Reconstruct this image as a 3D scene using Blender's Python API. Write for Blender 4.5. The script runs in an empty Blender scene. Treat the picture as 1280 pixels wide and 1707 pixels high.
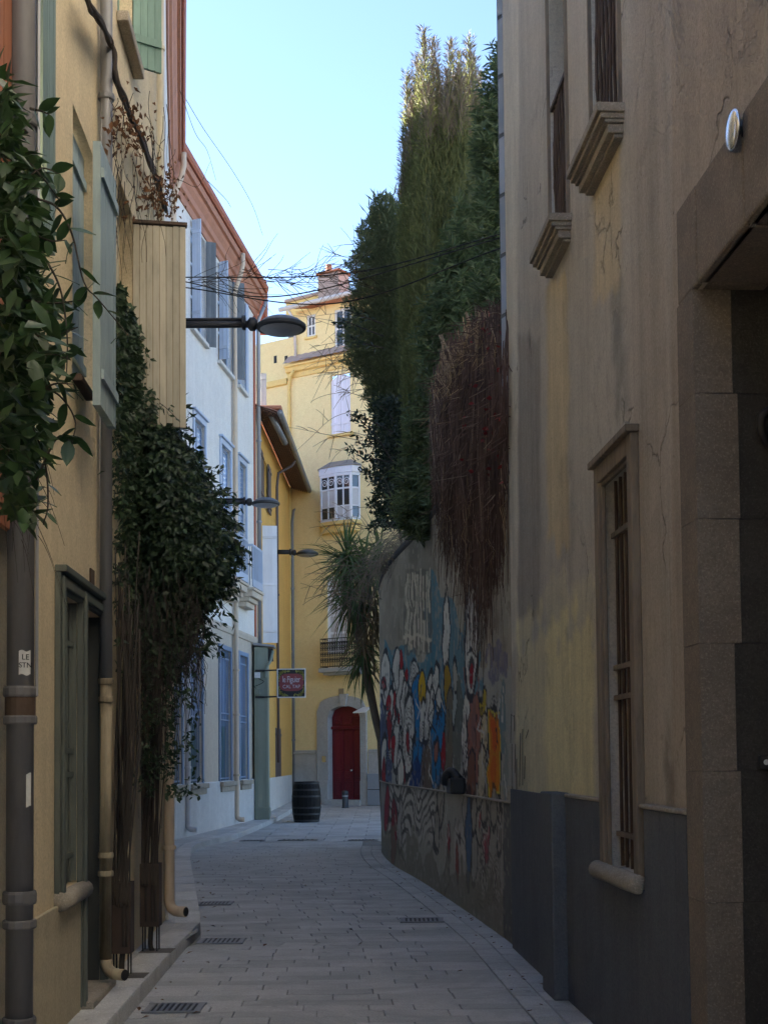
import bpy, math, random
import numpy as np
from mathutils import Vector, Matrix

rng = np.random.default_rng(11)
random.seed(11)
scene = bpy.context.scene
COL = scene.collection
R = math.radians

# ------------------------------------------------------------------ camera
PW, PH, FPX = 1280.0, 1707.0, 2300.0
CAM_Z, PITCH, ROLL, HORIZON = 1.6, R(2.9), R(-0.55), 1264.0
CX, CY = 640.0, HORIZON - FPX * math.tan(PITCH)
fw = np.array([0, math.cos(PITCH), math.sin(PITCH)])
rt0 = np.array([1.0, 0, 0]); up0 = np.cross(rt0, fw)
rt = math.cos(ROLL) * rt0 + math.sin(ROLL) * up0
up = -math.sin(ROLL) * rt0 + math.cos(ROLL) * up0
EYE = np.array([0, 0, CAM_Z])
cd = bpy.data.cameras.new("camera"); cam = bpy.data.objects.new("camera", cd); COL.objects.link(cam)
cam.matrix_world = Matrix(((rt[0], up[0], -fw[0], 0), (rt[1], up[1], -fw[1], 0), (rt[2], up[2], -fw[2], CAM_Z), (0, 0, 0, 1)))
cd.sensor_fit = 'HORIZONTAL'; cd.sensor_width = 36.0
cd.lens = FPX / PW * 36.0
cd.shift_y = (CY - PH / 2) / PW
cd.clip_start = 0.05; cd.clip_end = 2000
scene.camera = cam

# ------------------------------------------------------------------ sky, sun, exposure
SUN_EL, SUN_AZ = R(27), R(-52)          # azimuth clockwise from +Y
world = bpy.data.worlds.new("World"); scene.world = world; world.use_nodes = True
wn = world.node_tree; wn.nodes.clear()
sky = wn.nodes.new('ShaderNodeTexSky'); sky.sky_type = 'NISHITA'; sky.sun_disc = False
sky.sun_elevation = SUN_EL; sky.sun_rotation = SUN_AZ % (2 * math.pi)
sky.air_density = 0.7; sky.dust_density = 0.15; sky.ozone_density = 1.5
bg = wn.nodes.new('ShaderNodeBackground'); bg.inputs['Strength'].default_value = 0.05
wo = wn.nodes.new('ShaderNodeOutputWorld')
wn.links.new(sky.outputs[0], bg.inputs[0]); wn.links.new(bg.outputs[0], wo.inputs[0])
sd = bpy.data.lights.new("sun", 'SUN'); sd.energy = 5.0; sd.angle = R(0.55); sd.color = (1.0, 0.93, 0.82)
sun = bpy.data.objects.new("sun", sd); COL.objects.link(sun)
sdir = Vector((math.sin(SUN_AZ) * math.cos(SUN_EL), math.cos(SUN_AZ) * math.cos(SUN_EL), math.sin(SUN_EL)))
sun.rotation_euler = sdir.to_track_quat('Z', 'Y').to_euler()
sun.location = (-20, 20, 30)
scene.view_settings.view_transform = 'Standard'; scene.view_settings.look = 'None'
scene.view_settings.gamma = 1.0; scene.view_settings.use_curve_mapping = False
scene.view_settings.exposure = 3.25
scene.render.engine = 'CYCLES'
scene.cycles.max_bounces = 8; scene.cycles.diffuse_bounces = 6; scene.cycles.glossy_bounces = 2; scene.cycles.transmission_bounces = 3
scene.cycles.caustics_reflective = False; scene.cycles.caustics_refractive = False; scene.cycles.sample_clamp_indirect = 6.0
scene.cycles.use_light_tree = False; scene.cycles.use_denoising = True
scene.cycles.use_adaptive_sampling = True; scene.cycles.adaptive_threshold = 0.025

# ------------------------------------------------------------------ projection helpers
def ray(px, py):
    d = fw + rt * ((px - CX) / FPX) + up * (-(py - CY) / FPX)
    return d
def on_z(px, py, z=0.0):
    d = ray(px, py); t = (z - CAM_Z) / d[2]
    return EYE + d * t
def at(px, py, y):
    d = ray(px, py); return EYE + d * (y / d[1])
def project(V):
    D = np.asarray(V, float) - EYE
    w = D @ fw
    return CX + FPX * (D @ rt) / w, CY - FPX * (D @ up) / w

def ground_z(y):
    return float(np.interp(y, [24, 33, 43, 60], [0.0, 0.06, 0.17, 0.25]))

# ------------------------------------------------------------------ object helpers
WL = {}
def mk(name, V, F, mat, parent=None, smooth=False, bev=0.0, col=None, solid=0.0):
    V = np.asarray(V, float).reshape(-1, 3)
    lo, hi = V.min(0), V.max(0)
    org = np.array([(lo[0] + hi[0]) / 2, (lo[1] + hi[1]) / 2, lo[2]])
    me = bpy.data.meshes.new(name)
    if isinstance(F, np.ndarray):
        k = F.shape[1]; n = len(F)
        me.vertices.add(len(V)); me.vertices.foreach_set('co', (V - org).astype(np.float32).ravel())
        me.loops.add(n * k); me.loops.foreach_set('vertex_index', F.astype(np.int32).ravel())
        me.polygons.add(n)
        me.polygons.foreach_set('loop_start', np.arange(0, n * k, k, dtype=np.int32))
        me.polygons.foreach_set('loop_total', np.full(n, k, dtype=np.int32))
        me.update(calc_edges=True)
    else:
        me.from_pydata([tuple(v) for v in (V - org)], [], [tuple(int(i) for i in f) for f in F])
        me.update()
    if smooth:
        me.polygons.foreach_set('use_smooth', np.ones(len(me.polygons), dtype=bool))
    if col is not None:
        a = me.color_attributes.new('Col', 'FLOAT_COLOR', 'POINT')
        c4 = np.ones((len(V), 4), np.float32); c4[:, :3] = col
        a.data.foreach_set('color', c4.ravel())
    me.materials.append(mat)
    o = bpy.data.objects.new(name, me); COL.objects.link(o)
    place(o, org, parent)
    if bev:
        m = o.modifiers.new('bevel', 'BEVEL'); m.width = bev; m.segments = 2; m.limit_method = 'ANGLE'; m.angle_limit = R(35)
    return o
def place(o, wloc, parent=None):
    wloc = np.array(wloc, float)
    if parent is not None:
        o.parent = parent; o.location = wloc - WL[parent.name]
    else:
        o.location = wloc
    WL[o.name] = wloc
def tag(o, label, cat, group=None):
    o['label'] = label; o['category'] = cat
    if group: o['group'] = group
    return o
def thing(name, label, cat, loc, group=None):
    o = bpy.data.objects.new(name, None); o.empty_display_size = 0.1; COL.objects.link(o)
    place(o, loc); return tag(o, label, cat, group)
def struct(o, kind='structure'):
    o['kind'] = kind; return o

class MB:
    def __init__(s): s.V = []; s.F = []; s.n = 0
    def add(s, V, F):
        V = [tuple(v) for v in V]
        s.F += [tuple(i + s.n for i in f) for f in F]; s.V += V; s.n += len(V); return s
    def hexa(s, p):   # 8 points: bottom 4 ccw, top 4 ccw
        return s.add(p, [(3, 2, 1, 0), (4, 5, 6, 7), (0, 1, 5, 4), (1, 2, 6, 5), (2, 3, 7, 6), (3, 0, 4, 7)])
    def box(s, a, b):
        (x0, y0, z0), (x1, y1, z1) = a, b
        return s.hexa([(x0, y0, z0), (x1, y0, z0), (x1, y1, z0), (x0, y1, z0), (x0, y0, z1), (x1, y0, z1), (x1, y1, z1), (x0, y1, z1)])
    def obox(s, c, ax, ay, az):
        c, ax, ay, az = (np.array(v, float) for v in (c, ax, ay, az))
        return s.hexa([c - ax - ay - az, c + ax - ay - az, c + ax + ay - az, c - ax + ay - az, c - ax - ay + az, c + ax - ay + az, c + ax + ay + az, c - ax + ay + az])
    def wbox(s, W, s0, s1, z0, z1, o0, o1):
        q = [W.p(s0, z0, o0), W.p(s1, z0, o0), W.p(s1, z0, o1), W.p(s0, z0, o1), W.p(s0, z1, o0), W.p(s1, z1, o0), W.p(s1, z1, o1), W.p(s0, z1, o1)]
        return s.hexa(q)
    def tube(s, P, r, n=8, cap=True):
        P = np.asarray(P, float); m = len(P)
        rr = np.full(m, r) if np.isscalar(r) else np.asarray(r, float)
        T = np.gradient(P, axis=0); T /= np.linalg.norm(T, axis=1)[:, None] + 1e-12
        ref = np.array([0, 0, 1.0]) if abs(T[0][2]) < 0.9 else np.array([1.0, 0, 0])
        N = np.cross(T[0], ref); N /= np.linalg.norm(N)
        V = []
        a = np.arange(n) * 2 * math.pi / n
        for i in range(m):
            N = N - T[i] * (N @ T[i]); N /= np.linalg.norm(N) + 1e-12
            B = np.cross(T[i], N)
            V += list(P[i] + rr[i] * (np.cos(a)[:, None] * N + np.sin(a)[:, None] * B))
        F = [(i * n + j, i * n + (j + 1) % n, (i + 1) * n + (j + 1) % n, (i + 1) * n + j) for i in range(m - 1) for j in range(n)]
        if cap: F += [tuple(range(n - 1, -1, -1)), tuple((m - 1) * n + j for j in range(n))]
        return s.add(V, F)
    def lathe(s, c, prof, n=24, axis=(0, 0, 1), closed=True):
        ax = np.array(axis, float); ax /= np.linalg.norm(ax)
        ref = np.array([1.0, 0, 0]) if abs(ax[0]) < 0.9 else np.array([0, 1.0, 0])
        u = np.cross(ax, ref); u /= np.linalg.norm(u); v = np.cross(ax, u); c = np.array(c, float)
        V = []; m = len(prof)
        for (r, h) in prof:
            for j in range(n):
                a = 2 * math.pi * j / n
                V.append(c + ax * h + r * (math.cos(a) * u + math.sin(a) * v))
        F = [(i * n + j, i * n + (j + 1) % n, (i + 1) * n + (j + 1) % n, (i + 1) * n + j) for i in range(m - 1) for j in range(n)]
        if closed: F += [tuple(range(n - 1, -1, -1)), tuple((m - 1) * n + j for j in range(n))]
        return s.add(V, F)
    def prism(s, poly, d):   # polygon of 3D points extruded by vector d
        poly = np.asarray(poly, float); n = len(poly); d = np.array(d, float)
        return s.add(list(poly) + list(poly + d), [tuple(range(n - 1, -1, -1)), tuple(range(n, 2 * n))] + [(i, (i + 1) % n, n + (i + 1) % n, n + i) for i in range(n)])
    def quad(s, a, b, c, d): return s.add([a, b, c, d], [(0, 1, 2, 3)])
    def build(s, name, mat, parent=None, smooth=False, bev=0.0):
        return mk(name, s.V, s.F, mat, parent, smooth, bev)

def curve_pts(P, n=12):
    """Catmull-Rom through points"""
    P = np.asarray(P, float); Q = np.vstack([2 * P[0] - P[1], P, 2 * P[-1] - P[-2]]); out = []
    for i in range(1, len(Q) - 2):
        for t in np.linspace(0, 1, n, endpoint=False):
            a, b, c, d = Q[i - 1], Q[i], Q[i + 1], Q[i + 2]
            out.append(0.5 * ((2 * b) + (-a + c) * t + (2 * a - 5 * b + 4 * c - d) * t * t + (-a + 3 * b - 3 * c + d) * t ** 3))
    out.append(P[-1]); return np.array(out)

class Wall:
    """vertical surface over a plan path; s along the path, z up, o outward"""
    def __init__(s, pts, side, smooth=False):
        s.P = np.asarray(pts, float); s.smooth = smooth
        d = np.diff(s.P, axis=0); L = np.linalg.norm(d, axis=1); s.L = L; s.cum = np.concatenate([[0], np.cumsum(L)])
        s.T = d / L[:, None]; s.N = side * np.stack([s.T[:, 1], -s.T[:, 0]], 1); s.len = s.cum[-1]
        vn = np.vstack([s.N[:1], (s.N[:-1] + s.N[1:]) / 2, s.N[-1:]]); s.VN = vn / np.linalg.norm(vn, axis=1)[:, None]
    def pa(s, S, Z, O=0.0):
        S = np.asarray(S, float); i = np.clip(np.searchsorted(s.cum, S, 'right') - 1, 0, len(s.L) - 1)
        t = S - s.cum[i]; xy = s.P[i] + s.T[i] * t[..., None]
        if s.smooth:
            f = np.clip(t / s.L[i], 0, 1)[..., None]; n = s.VN[i] * (1 - f) + s.VN[i + 1] * f; n = n / np.linalg.norm(n, axis=-1)[..., None]
        else: n = s.N[i]
        O = np.broadcast_to(np.asarray(O, float), S.shape)
        xy = xy + n * O[..., None]
        return np.concatenate([xy, np.broadcast_to(np.asarray(Z, float), S.shape)[..., None]], -1)
    def p(s, S, Z, O=0.0): return s.pa(np.array([S]), Z, O)[0]
    def n(s, S):
        i = int(np.clip(np.searchsorted(s.cum, S, 'right') - 1, 0, len(s.L) - 1)); return np.array([s.N[i][0], s.N[i][1], 0])
    def t(s, S):
        i = int(np.clip(np.searchsorted(s.cum, S, 'right') - 1, 0, len(s.L) - 1)); return np.array([s.T[i][0], s.T[i][1], 0])
    def hit(s, px, py, o=0.0, seg=None):
        d = ray(px, py); best = None
        for i in range(len(s.L)):
            if seg is not None and i != seg: continue
            p0 = s.P[i] + s.N[i] * o; n = s.N[i]
            den = d[:2] @ n
            if abs(den) < 1e-9: continue
            t = (p0 - EYE[:2]) @ n / den
            if t <= 0: continue
            q = EYE + d * t; a = (q[:2] - p0) @ s.T[i]
            lo = -0.02 if (i > 0 and seg is None) else -99
            hi = s.L[i] + 0.02 if (i < len(s.L) - 1 and seg is None) else 999
            if lo <= a <= hi and (best is None or t < best[0]): best = (t, s.cum[i] + a, q[2])
        if best is None: raise ValueError(f"no hit {px},{py}")
        return best[1], best[2]
    def s_at_y(s, y):
        return float(np.interp(y, s.P[:, 1], s.cum)) if s.P[-1, 1] > s.P[0, 1] else None
    def mesh(s, s0, s1, z0, z1, holes=(), ds=0.5, dz=0.5, o=0.0):
        sb = {s0, s1}; zb = {z0, z1}
        for c in s.cum:
            if s0 < c < s1: sb.add(float(c))
        for h in holes:
            for v in h[:2]:
                if s0 < v < s1: sb.add(v)
            for v in h[2:4]:
                if z0 < v < z1: zb.add(v)
        def fill(b, d):
            b = sorted(b); out = [b[0]]
            for a, c in zip(b[:-1], b[1:]):
                n = max(1, int(round((c - a) / d))); out += list(a + (c - a) * np.arange(1, n + 1) / n)
            return np.array(out)
        SS, ZZ = fill(sb, ds), fill(zb, dz); ns, nz = len(SS), len(ZZ)
        g = s.pa(np.repeat(SS, nz), np.tile(ZZ, ns), o)
        idx = np.arange(ns * nz).reshape(ns, nz)
        F = np.stack([idx[:-1, :-1], idx[1:, :-1], idx[1:, 1:], idx[:-1, 1:]], -1)
        cs = (SS[:-1] + SS[1:]) / 2; cz = (ZZ[:-1] + ZZ[1:]) / 2
        keep = np.ones((ns - 1, nz - 1), bool)
        for h in holes:
            keep &= ~(((cs > h[0]) & (cs < h[1]))[:, None] & ((cz > h[2]) & (cz < h[3]))[None, :])
        F = F[keep]
        V = [g]; n = len(g); FF = [F]
        for h in holes:      # reveals going inwards
            a, b, c, d = h[:4]; dp = h[4] if len(h) > 4 else 0.25
            q = np.array([s.p(a, c, o), s.p(b, c, o), s.p(b, d, o), s.p(a, d, o), s.p(a, c, -dp), s.p(b, c, -dp), s.p(b, d, -dp), s.p(a, d, -dp)])
            V.append(q); FF.append(np.array([(0, 4, 5, 1), (1, 5, 6, 2), (2, 6, 7, 3), (3, 7, 4, 0)]) + n); n += 8
        return np.vstack(V), np.vstack(FF), (SS, ZZ)

# ------------------------------------------------------------------ materials
def nm(name):
    m = bpy.data.materials.new(name); m.use_nodes = True; nt = m.node_tree
    b = nt.nodes['Principled BSDF']; return m, nt, b
def N(nt, t, **kw):
    n = nt.nodes.new(t)
    for k, v in kw.items():
        if k in n.inputs: n.inputs[k].default_value = v
        else: setattr(n, k, v)
    return n
def pos(nt, scale=(1, 1, 1)):
    g = N(nt, 'ShaderNodeNewGeometry'); m = N(nt, 'ShaderNodeMapping'); m.inputs['Scale'].default_value = scale
    nt.links.new(g.outputs['Position'], m.inputs['Vector']); return m.outputs[0]
def noise(nt, vec, scale, detail=4.0, rough=0.6, dist=0.0):
    n = N(nt, 'ShaderNodeTexNoise'); n.inputs['Scale'].default_value = scale; n.inputs['Detail'].default_value = detail
    n.inputs['Roughness'].default_value = rough; n.inputs['Distortion'].default_value = dist
    nt.links.new(vec, n.inputs['Vector']); return n.outputs['Fac']
def ramp(nt, fac, a, b, ca=(0, 0, 0, 1), cb=(1, 1, 1, 1)):
    r = N(nt, 'ShaderNodeValToRGB'); e = r.color_ramp.elements
    e[0].position = a; e[1].position = b; e[0].color = ca; e[1].color = cb
    nt.links.new(fac, r.inputs[0]); return r.outputs[0]
def mix(nt, fac, a, b, mode='MIX'):
    m = N(nt, 'ShaderNodeMix'); m.data_type = 'RGBA'; m.blend_type = mode
    for k, v in ((0, fac), (6, a), (7, b)):
        if hasattr(v, 'is_output'): nt.links.new(v, m.inputs[k])
        elif k == 0: m.inputs[0].default_value = v
        else: m.inputs[k].default_value = (*v[:3], 1)
    return m.outputs[2]
def bump(nt, b, h, strength=0.3, dist=0.01):
    n = N(nt, 'ShaderNodeBump'); n.inputs['Strength'].default_value = strength; n.inputs['Distance'].default_value = dist
    nt.links.new(h, n.inputs['Height']); nt.links.new(n.outputs[0], b.inputs['Normal'])
def math_n(nt, op, a, b=0.0):
    n = N(nt, 'ShaderNodeMath'); n.operation = op
    for i, v in enumerate((a, b)):
        if hasattr(v, 'is_output'): nt.links.new(v, n.inputs[i])
        else: n.inputs[i].default_value = v
    return n.outputs[0]

def plaster(name, base, dark, streak=0.5, blotch=0.5, grain=0.35, light=None, attr=False, sscale=5.0, rough=0.92, chips=None, cracks=False):
    m, nt, b = nm(name)
    st = ramp(nt, noise(nt, pos(nt, (1, 1, 0.06)), sscale, 6, 0.65, 0.3), 0.42, 0.72)
    st2 = ramp(nt, noise(nt, pos(nt, (1, 1, 0.03)), sscale * 4.5, 4, 0.6), 0.5, 0.8)
    bl = ramp(nt, noise(nt, pos(nt), 0.9, 6, 0.65, 0.6), 0.38, 0.7)
    c = mix(nt, math_n(nt, 'MULTIPLY', st, streak), base, dark)
    c = mix(nt, math_n(nt, 'MULTIPLY', st2, streak * 0.6), c, tuple(0.8 * v for v in dark))
    lt = light or tuple(min(0.9, v * 1.25) for v in base)
    c = mix(nt, math_n(nt, 'MULTIPLY', bl, blotch), c, lt)
    fine = noise(nt, pos(nt), 55, 5, 0.7)
    c = mix(nt, math_n(nt, 'MULTIPLY', ramp(nt, fine, 0.42, 0.64), 0.5), c, tuple(0.55 * v for v in base))
    vf = noise(nt, pos(nt, (1, 1, 0.5)), 130, 2, 0.6)
    c = mix(nt, math_n(nt, 'MULTIPLY', ramp(nt, vf, 0.5, 0.66), 0.42), c, lt)
    med = noise(nt, pos(nt), 7, 5, 0.7)
    c = mix(nt, math_n(nt, 'MULTIPLY', ramp(nt, med, 0.4, 0.8), 0.3), c, tuple(0.75 * v for v in dark))
    h = math_n(nt, 'ADD', math_n(nt, 'MULTIPLY', fine, grain), math_n(nt, 'MULTIPLY', med, 0.8))
    if cracks:
        dv = N(nt, 'ShaderNodeTexNoise'); dv.inputs['Scale'].default_value = 2.5; dv.inputs['Detail'].default_value = 5; nt.links.new(pos(nt), dv.inputs['Vector'])
        va = N(nt, 'ShaderNodeVectorMath'); va.operation = 'MULTIPLY_ADD'; nt.links.new(dv.outputs['Color'], va.inputs[0]); va.inputs[1].default_value = (0.5, 0.5, 0.5); nt.links.new(pos(nt, (1, 1, 0.45)), va.inputs[2])
        vo = N(nt, 'ShaderNodeTexVoronoi'); vo.feature = 'DISTANCE_TO_EDGE'; vo.inputs['Scale'].default_value = 1.3; nt.links.new(va.outputs[0], vo.inputs['Vector'])
        ck = math_n(nt, 'MULTIPLY', ramp(nt, vo.outputs['Distance'], 0.0, 0.012, (1, 1, 1, 1), (0, 0, 0, 1)), ramp(nt, noise(nt, pos(nt), 1.1, 3, 0.5), 0.56, 0.62))
        c = mix(nt, math_n(nt, 'MULTIPLY', ck, 0.75), c, tuple(0.35 * v for v in dark)); h = math_n(nt, 'SUBTRACT', h, ck)
        pt = ramp(nt, noise(nt, pos(nt, (1, 1, 0.7)), 1.7, 8, 0.75, 0.8), 0.605, 0.615)
        c = mix(nt, math_n(nt, 'MULTIPLY', pt, 0.55), c, tuple(0.72 * v for v in base)); h = math_n(nt, 'SUBTRACT', h, math_n(nt, 'MULTIPLY', pt, 0.5))
        sp = ramp(nt, noise(nt, pos(nt), 23, 3, 0.6), 0.70, 0.74)
        c = mix(nt, math_n(nt, 'MULTIPLY', sp, 0.6), c, tuple(0.4 * v for v in dark))
    if chips:
        ch = ramp(nt, noise(nt, pos(nt, (1, 1, 0.6)), 3.2, 7, 0.75, 0.4), chips[0], chips[0] + 0.02)
        c = mix(nt, ch, c, chips[1]); h = math_n(nt, 'SUBTRACT', h, math_n(nt, 'MULTIPLY', ch, 1.2))
    if attr:
        a = N(nt, 'ShaderNodeVertexColor'); a.layer_name = 'Col'
        c = mix(nt, 1.0, c, a.outputs['Color'], 'MULTIPLY')
    nt.links.new(c, b.inputs['Base Color']); b.inputs['Roughness'].default_value = rough
    b.inputs['Specular IOR Level'].default_value = 0.25
    bump(nt, b, h, 0.8, 0.014)
    return m

def paint(name, base, wear=None, rough=0.6, amount=0.5, grainz=True, metal=0.0, scale=1.0, spec=0.4):
    """painted wood or metal with streaky wear"""
    m, nt, b = nm(name); wear = wear or tuple(0.6 * v for v in base)
    v = pos(nt, (1, 1, 0.12) if grainz else (1, 1, 1))
    g = noise(nt, v, 26 * scale, 5, 0.7); l = noise(nt, pos(nt, (1, 1, 0.4)), 5 * scale, 5, 0.7)
    oi = N(nt, 'ShaderNodeObjectInfo')
    c = mix(nt, math_n(nt, 'MULTIPLY', ramp(nt, g, 0.45, 0.75), amount), base, wear)
    c = mix(nt, math_n(nt, 'MULTIPLY', ramp(nt, l, 0.45, 0.8), amount), c, tuple(0.8 * x for x in wear))
    hsv = N(nt, 'ShaderNodeHueSaturation'); nt.links.new(c, hsv.inputs['Color'])
    nt.links.new(math_n(nt, 'ADD', math_n(nt, 'MULTIPLY', oi.outputs['Random'], 0.24), 0.88), hsv.inputs['Value'])
    nt.links.new(hsv.outputs[0], b.inputs['Base Color'])
    b.inputs['Roughness'].default_value = rough; b.inputs['Metallic'].default_value = metal; b.inputs['Specular IOR Level'].default_value = spec
    bump(nt, b, g, 0.25, 0.004); return m

def stone(name, base, dark, rough=0.85, scale=1.0, rnd=0.3, stain=False):
    m, nt, b = nm(name)
    a = noise(nt, pos(nt), 2.2 * scale, 6, 0.7, 0.3); f = noise(nt, pos(nt), 70 * scale, 4, 0.7)
    mid = noise(nt, pos(nt), 12 * scale, 5, 0.7)
    oi = N(nt, 'ShaderNodeObjectInfo')
    c = mix(nt, ramp(nt, a, 0.35, 0.7), base, dark)
    c = mix(nt, math_n(nt, 'MULTIPLY', ramp(nt, f, 0.43, 0.60), 0.55), c, tuple(0.55 * x for x in base))
    c = mix(nt, math_n(nt, 'MULTIPLY', ramp(nt, noise(nt, pos(nt), 110 * scale, 2, 0.5), 0.56, 0.66), 0.5), c, tuple(min(0.85, 1.45 * x) for x in base))
    c = mix(nt, math_n(nt, 'MULTIPLY', ramp(nt, mid, 0.5, 0.75), 0.35), c, tuple(0.6 * x for x in dark))
    if stain:
        c = mix(nt, math_n(nt, 'MULTIPLY', ramp(nt, noise(nt, pos(nt), 0.75, 7, 0.75, 1.2), 0.46, 0.64), 0.6), c, tuple(0.55 * x for x in base))
        c = mix(nt, math_n(nt, 'MULTIPLY', ramp(nt, noise(nt, pos(nt), 9, 2, 0.5), 0.70, 0.72), 0.5), c, tuple(0.4 * x for x in base))
    hsv = N(nt, 'ShaderNodeHueSaturation'); nt.links.new(c, hsv.inputs['Color'])
    nt.links.new(math_n(nt, 'ADD', math_n(nt, 'MULTIPLY', oi.outputs['Random'], rnd), 1 - rnd / 2), hsv.inputs['Value'])
    nt.links.new(hsv.outputs[0], b.inputs['Base Color']); b.inputs['Roughness'].default_value = rough
    b.inputs['Specular IOR Level'].default_value = 0.3
    bump(nt, b, math_n(nt, 'ADD', math_n(nt, 'MULTIPLY', f, 0.5), mid), 0.4, 0.008); return m

def flat(name, c, rough=0.6, metal=0.0, spec=0.4):
    m, nt, b = nm(name)
    f = noise(nt, pos(nt), 30, 4, 0.7)
    nt.links.new(mix(nt, math_n(nt, 'MULTIPLY', ramp(nt, f, 0.4, 0.75), 0.35), c, tuple(0.6 * x for x in c)), b.inputs['Base Color'])
    b.inputs['Roughness'].default_value = rough; b.inputs['Metallic'].default_value = metal; b.inputs['Specular IOR Level'].default_value = spec
    return m

def leafmat(name, c1, c2, c3=None, rough=0.5, trans=0.25, spec=0.3):
    m, nt, b = nm(name)
    g = N(nt, 'ShaderNodeNewGeometry'); cl = noise(nt, pos(nt), 2.6, 3, 0.6)
    r = N(nt, 'ShaderNodeValToRGB'); e = r.color_ramp.elements
    e[0].color = (*c1, 1); e[1].color = (*c2, 1)
    if c3: k = e.new(0.93); k.color = (*c2, 1); e[-1].color = (*c3, 1)
    nt.links.new(g.outputs['Random Per Island'], r.inputs[0])
    c = mix(nt, math_n(nt, 'MULTIPLY', ramp(nt, cl, 0.35, 0.7), 0.45), r.outputs[0], tuple(0.65 * x for x in c1))
    nt.links.new(c, b.inputs['Base Color']); b.inputs['Roughness'].default_value = rough; b.inputs['Specular IOR Level'].default_value = spec
    if trans:
        t = N(nt, 'ShaderNodeBsdfTranslucent'); nt.links.new(mix(nt, 0.35, c, (c2[0] * 1.6, c2[1] * 1.7, c2[2])), t.inputs['Color'])
        ms = N(nt, 'ShaderNodeMixShader'); ms.inputs[0].default_value = trans
        out = nt.nodes['Material Output']
        nt.links.new(b.outputs[0], ms.inputs[1]); nt.links.new(t.outputs[0], ms.inputs[2]); nt.links.new(ms.outputs[0], out.inputs['Surface'])
    return m

M = {}
M['ochre'] = plaster('ochre_plaster', (0.70, 0.585, 0.39), (0.55, 0.44, 0.28), 0.45, 0.35)
M['cream'] = plaster('cream_plaster', (0.50, 0.43, 0.30), (0.34, 0.29, 0.20), 0.5, 0.35)
M['white'] = plaster('white_plaster', (0.74, 0.72, 0.69), (0.56, 0.54, 0.51), 0.4, 0.3, sscale=3)
M['white_low'] = plaster('greyed_white_plaster', (0.66, 0.65, 0.63), (0.42, 0.41, 0.39), 0.4, 0.35, sscale=4)
M['sand'] = plaster('sand_plaster', (0.60, 0.52, 0.42), (0.42, 0.36, 0.29), 0.4, 0.3, sscale=4)
M['orange'] = plaster('orange_plaster', (0.74, 0.44, 0.13), (0.52, 0.29, 0.09), 0.45, 0.35, sscale=3)
M['yellow'] = plaster('yellow_plaster', (0.88, 0.70, 0.38), (0.79, 0.59, 0.28), 0.22, 0.25, grain=0.2, sscale=1.6)
M['yellow_trim'] = plaster('yellow_trim_plaster', (0.84, 0.62, 0.26), (0.66, 0.44, 0.16), 0.3, 0.25, sscale=3)
M['taupe'] = plaster('taupe_plaster', (0.60, 0.555, 0.48), (0.36, 0.33, 0.28), 0.8, 0.5, grain=0.9, light=(0.68, 0.635, 0.55), cracks=True, attr=True, sscale=4.2)
M['plinth'] = plaster('dark_plinth_render', (0.125, 0.14, 0.16), (0.085, 0.092, 0.105), 0.6, 0.5, light=(0.17, 0.185, 0.20), sscale=5)
M['mural'] = plaster('painted_wall_plaster', (0.88, 0.86, 0.82), (0.60, 0.56, 0.50), 0.55, 0.2, grain=0.4, attr=True, sscale=5, chips=(0.70, (0.42, 0.38, 0.32)))
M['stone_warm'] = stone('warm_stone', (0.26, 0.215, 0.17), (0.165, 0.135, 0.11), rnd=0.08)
M['stone_dark'] = stone('stained_shaded_stone', (0.07, 0.066, 0.06), (0.042, 0.04, 0.036), rnd=0.1)  # grey stain, darkened further with portal recess and soffit shade in the colour
M['stone_grey'] = stone('grey_stone', (0.50, 0.50, 0.49), (0.38, 0.38, 0.37), rnd=0.12)
M['sill_stone'] = stone('sill_stone', (0.42, 0.37, 0.30), (0.27, 0.235, 0.19), rnd=0.1)
M['paver'] = stone('granite_paver', (0.51, 0.51, 0.505), (0.41, 0.41, 0.405), scale=1.0, rnd=0.26, stain=True, rough=0.72)
M['slab'] = stone('granite_slab', (0.53, 0.53, 0.525), (0.44, 0.44, 0.435), rnd=0.22, stain=True, rough=0.75)
M['kerb'] = stone('kerb_granite', (0.63, 0.625, 0.61), (0.55, 0.545, 0.53), rnd=0.2, stain=True)
M['joint'] = stone('dark_joint', (0.27, 0.268, 0.26), (0.19, 0.187, 0.18))
M['earth'] = stone('ground_earth', (0.16, 0.14, 0.12), (0.12, 0.10, 0.09))
M['shut_green'] = paint('grey_green_shutter_paint', (0.16, 0.22, 0.19), (0.09, 0.13, 0.115), 0.65)
M['shut_teal'] = paint('teal_shutter_paint', (0.20, 0.32, 0.27), (0.11, 0.20, 0.17), 0.6)
M['shut_blue'] = paint('pale_blue_shutter_paint', (0.33, 0.41, 0.41), (0.19, 0.25, 0.25), 0.6)
M['beige_wood'] = paint('beige_board_paint', (0.55, 0.50, 0.38), (0.34, 0.30, 0.22), 0.7)
M['blue_paint'] = paint('blue_joinery_paint', (0.21, 0.29, 0.42), (0.14, 0.20, 0.30), 0.5, 0.35)
M['blue_lite'] = paint('light_blue_joinery_paint', (0.44, 0.52, 0.66), (0.33, 0.40, 0.53), 0.5, 0.3)
M['slate_shut'] = paint('slate_shutter_paint', (0.15, 0.17, 0.19), (0.09, 0.10, 0.115), 0.6)
M['white_shut'] = paint('white_shutter_paint', (0.72, 0.74, 0.80), (0.52, 0.54, 0.60), 0.5, 0.25)
M['lilac_shut'] = paint('lilac_shutter_paint', (0.76, 0.74, 0.84), (0.62, 0.60, 0.70), 0.5, 0.2)
M['door_green'] = paint('grey_green_door_paint', (0.125, 0.14, 0.12), (0.07, 0.08, 0.07), 0.6)
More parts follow.
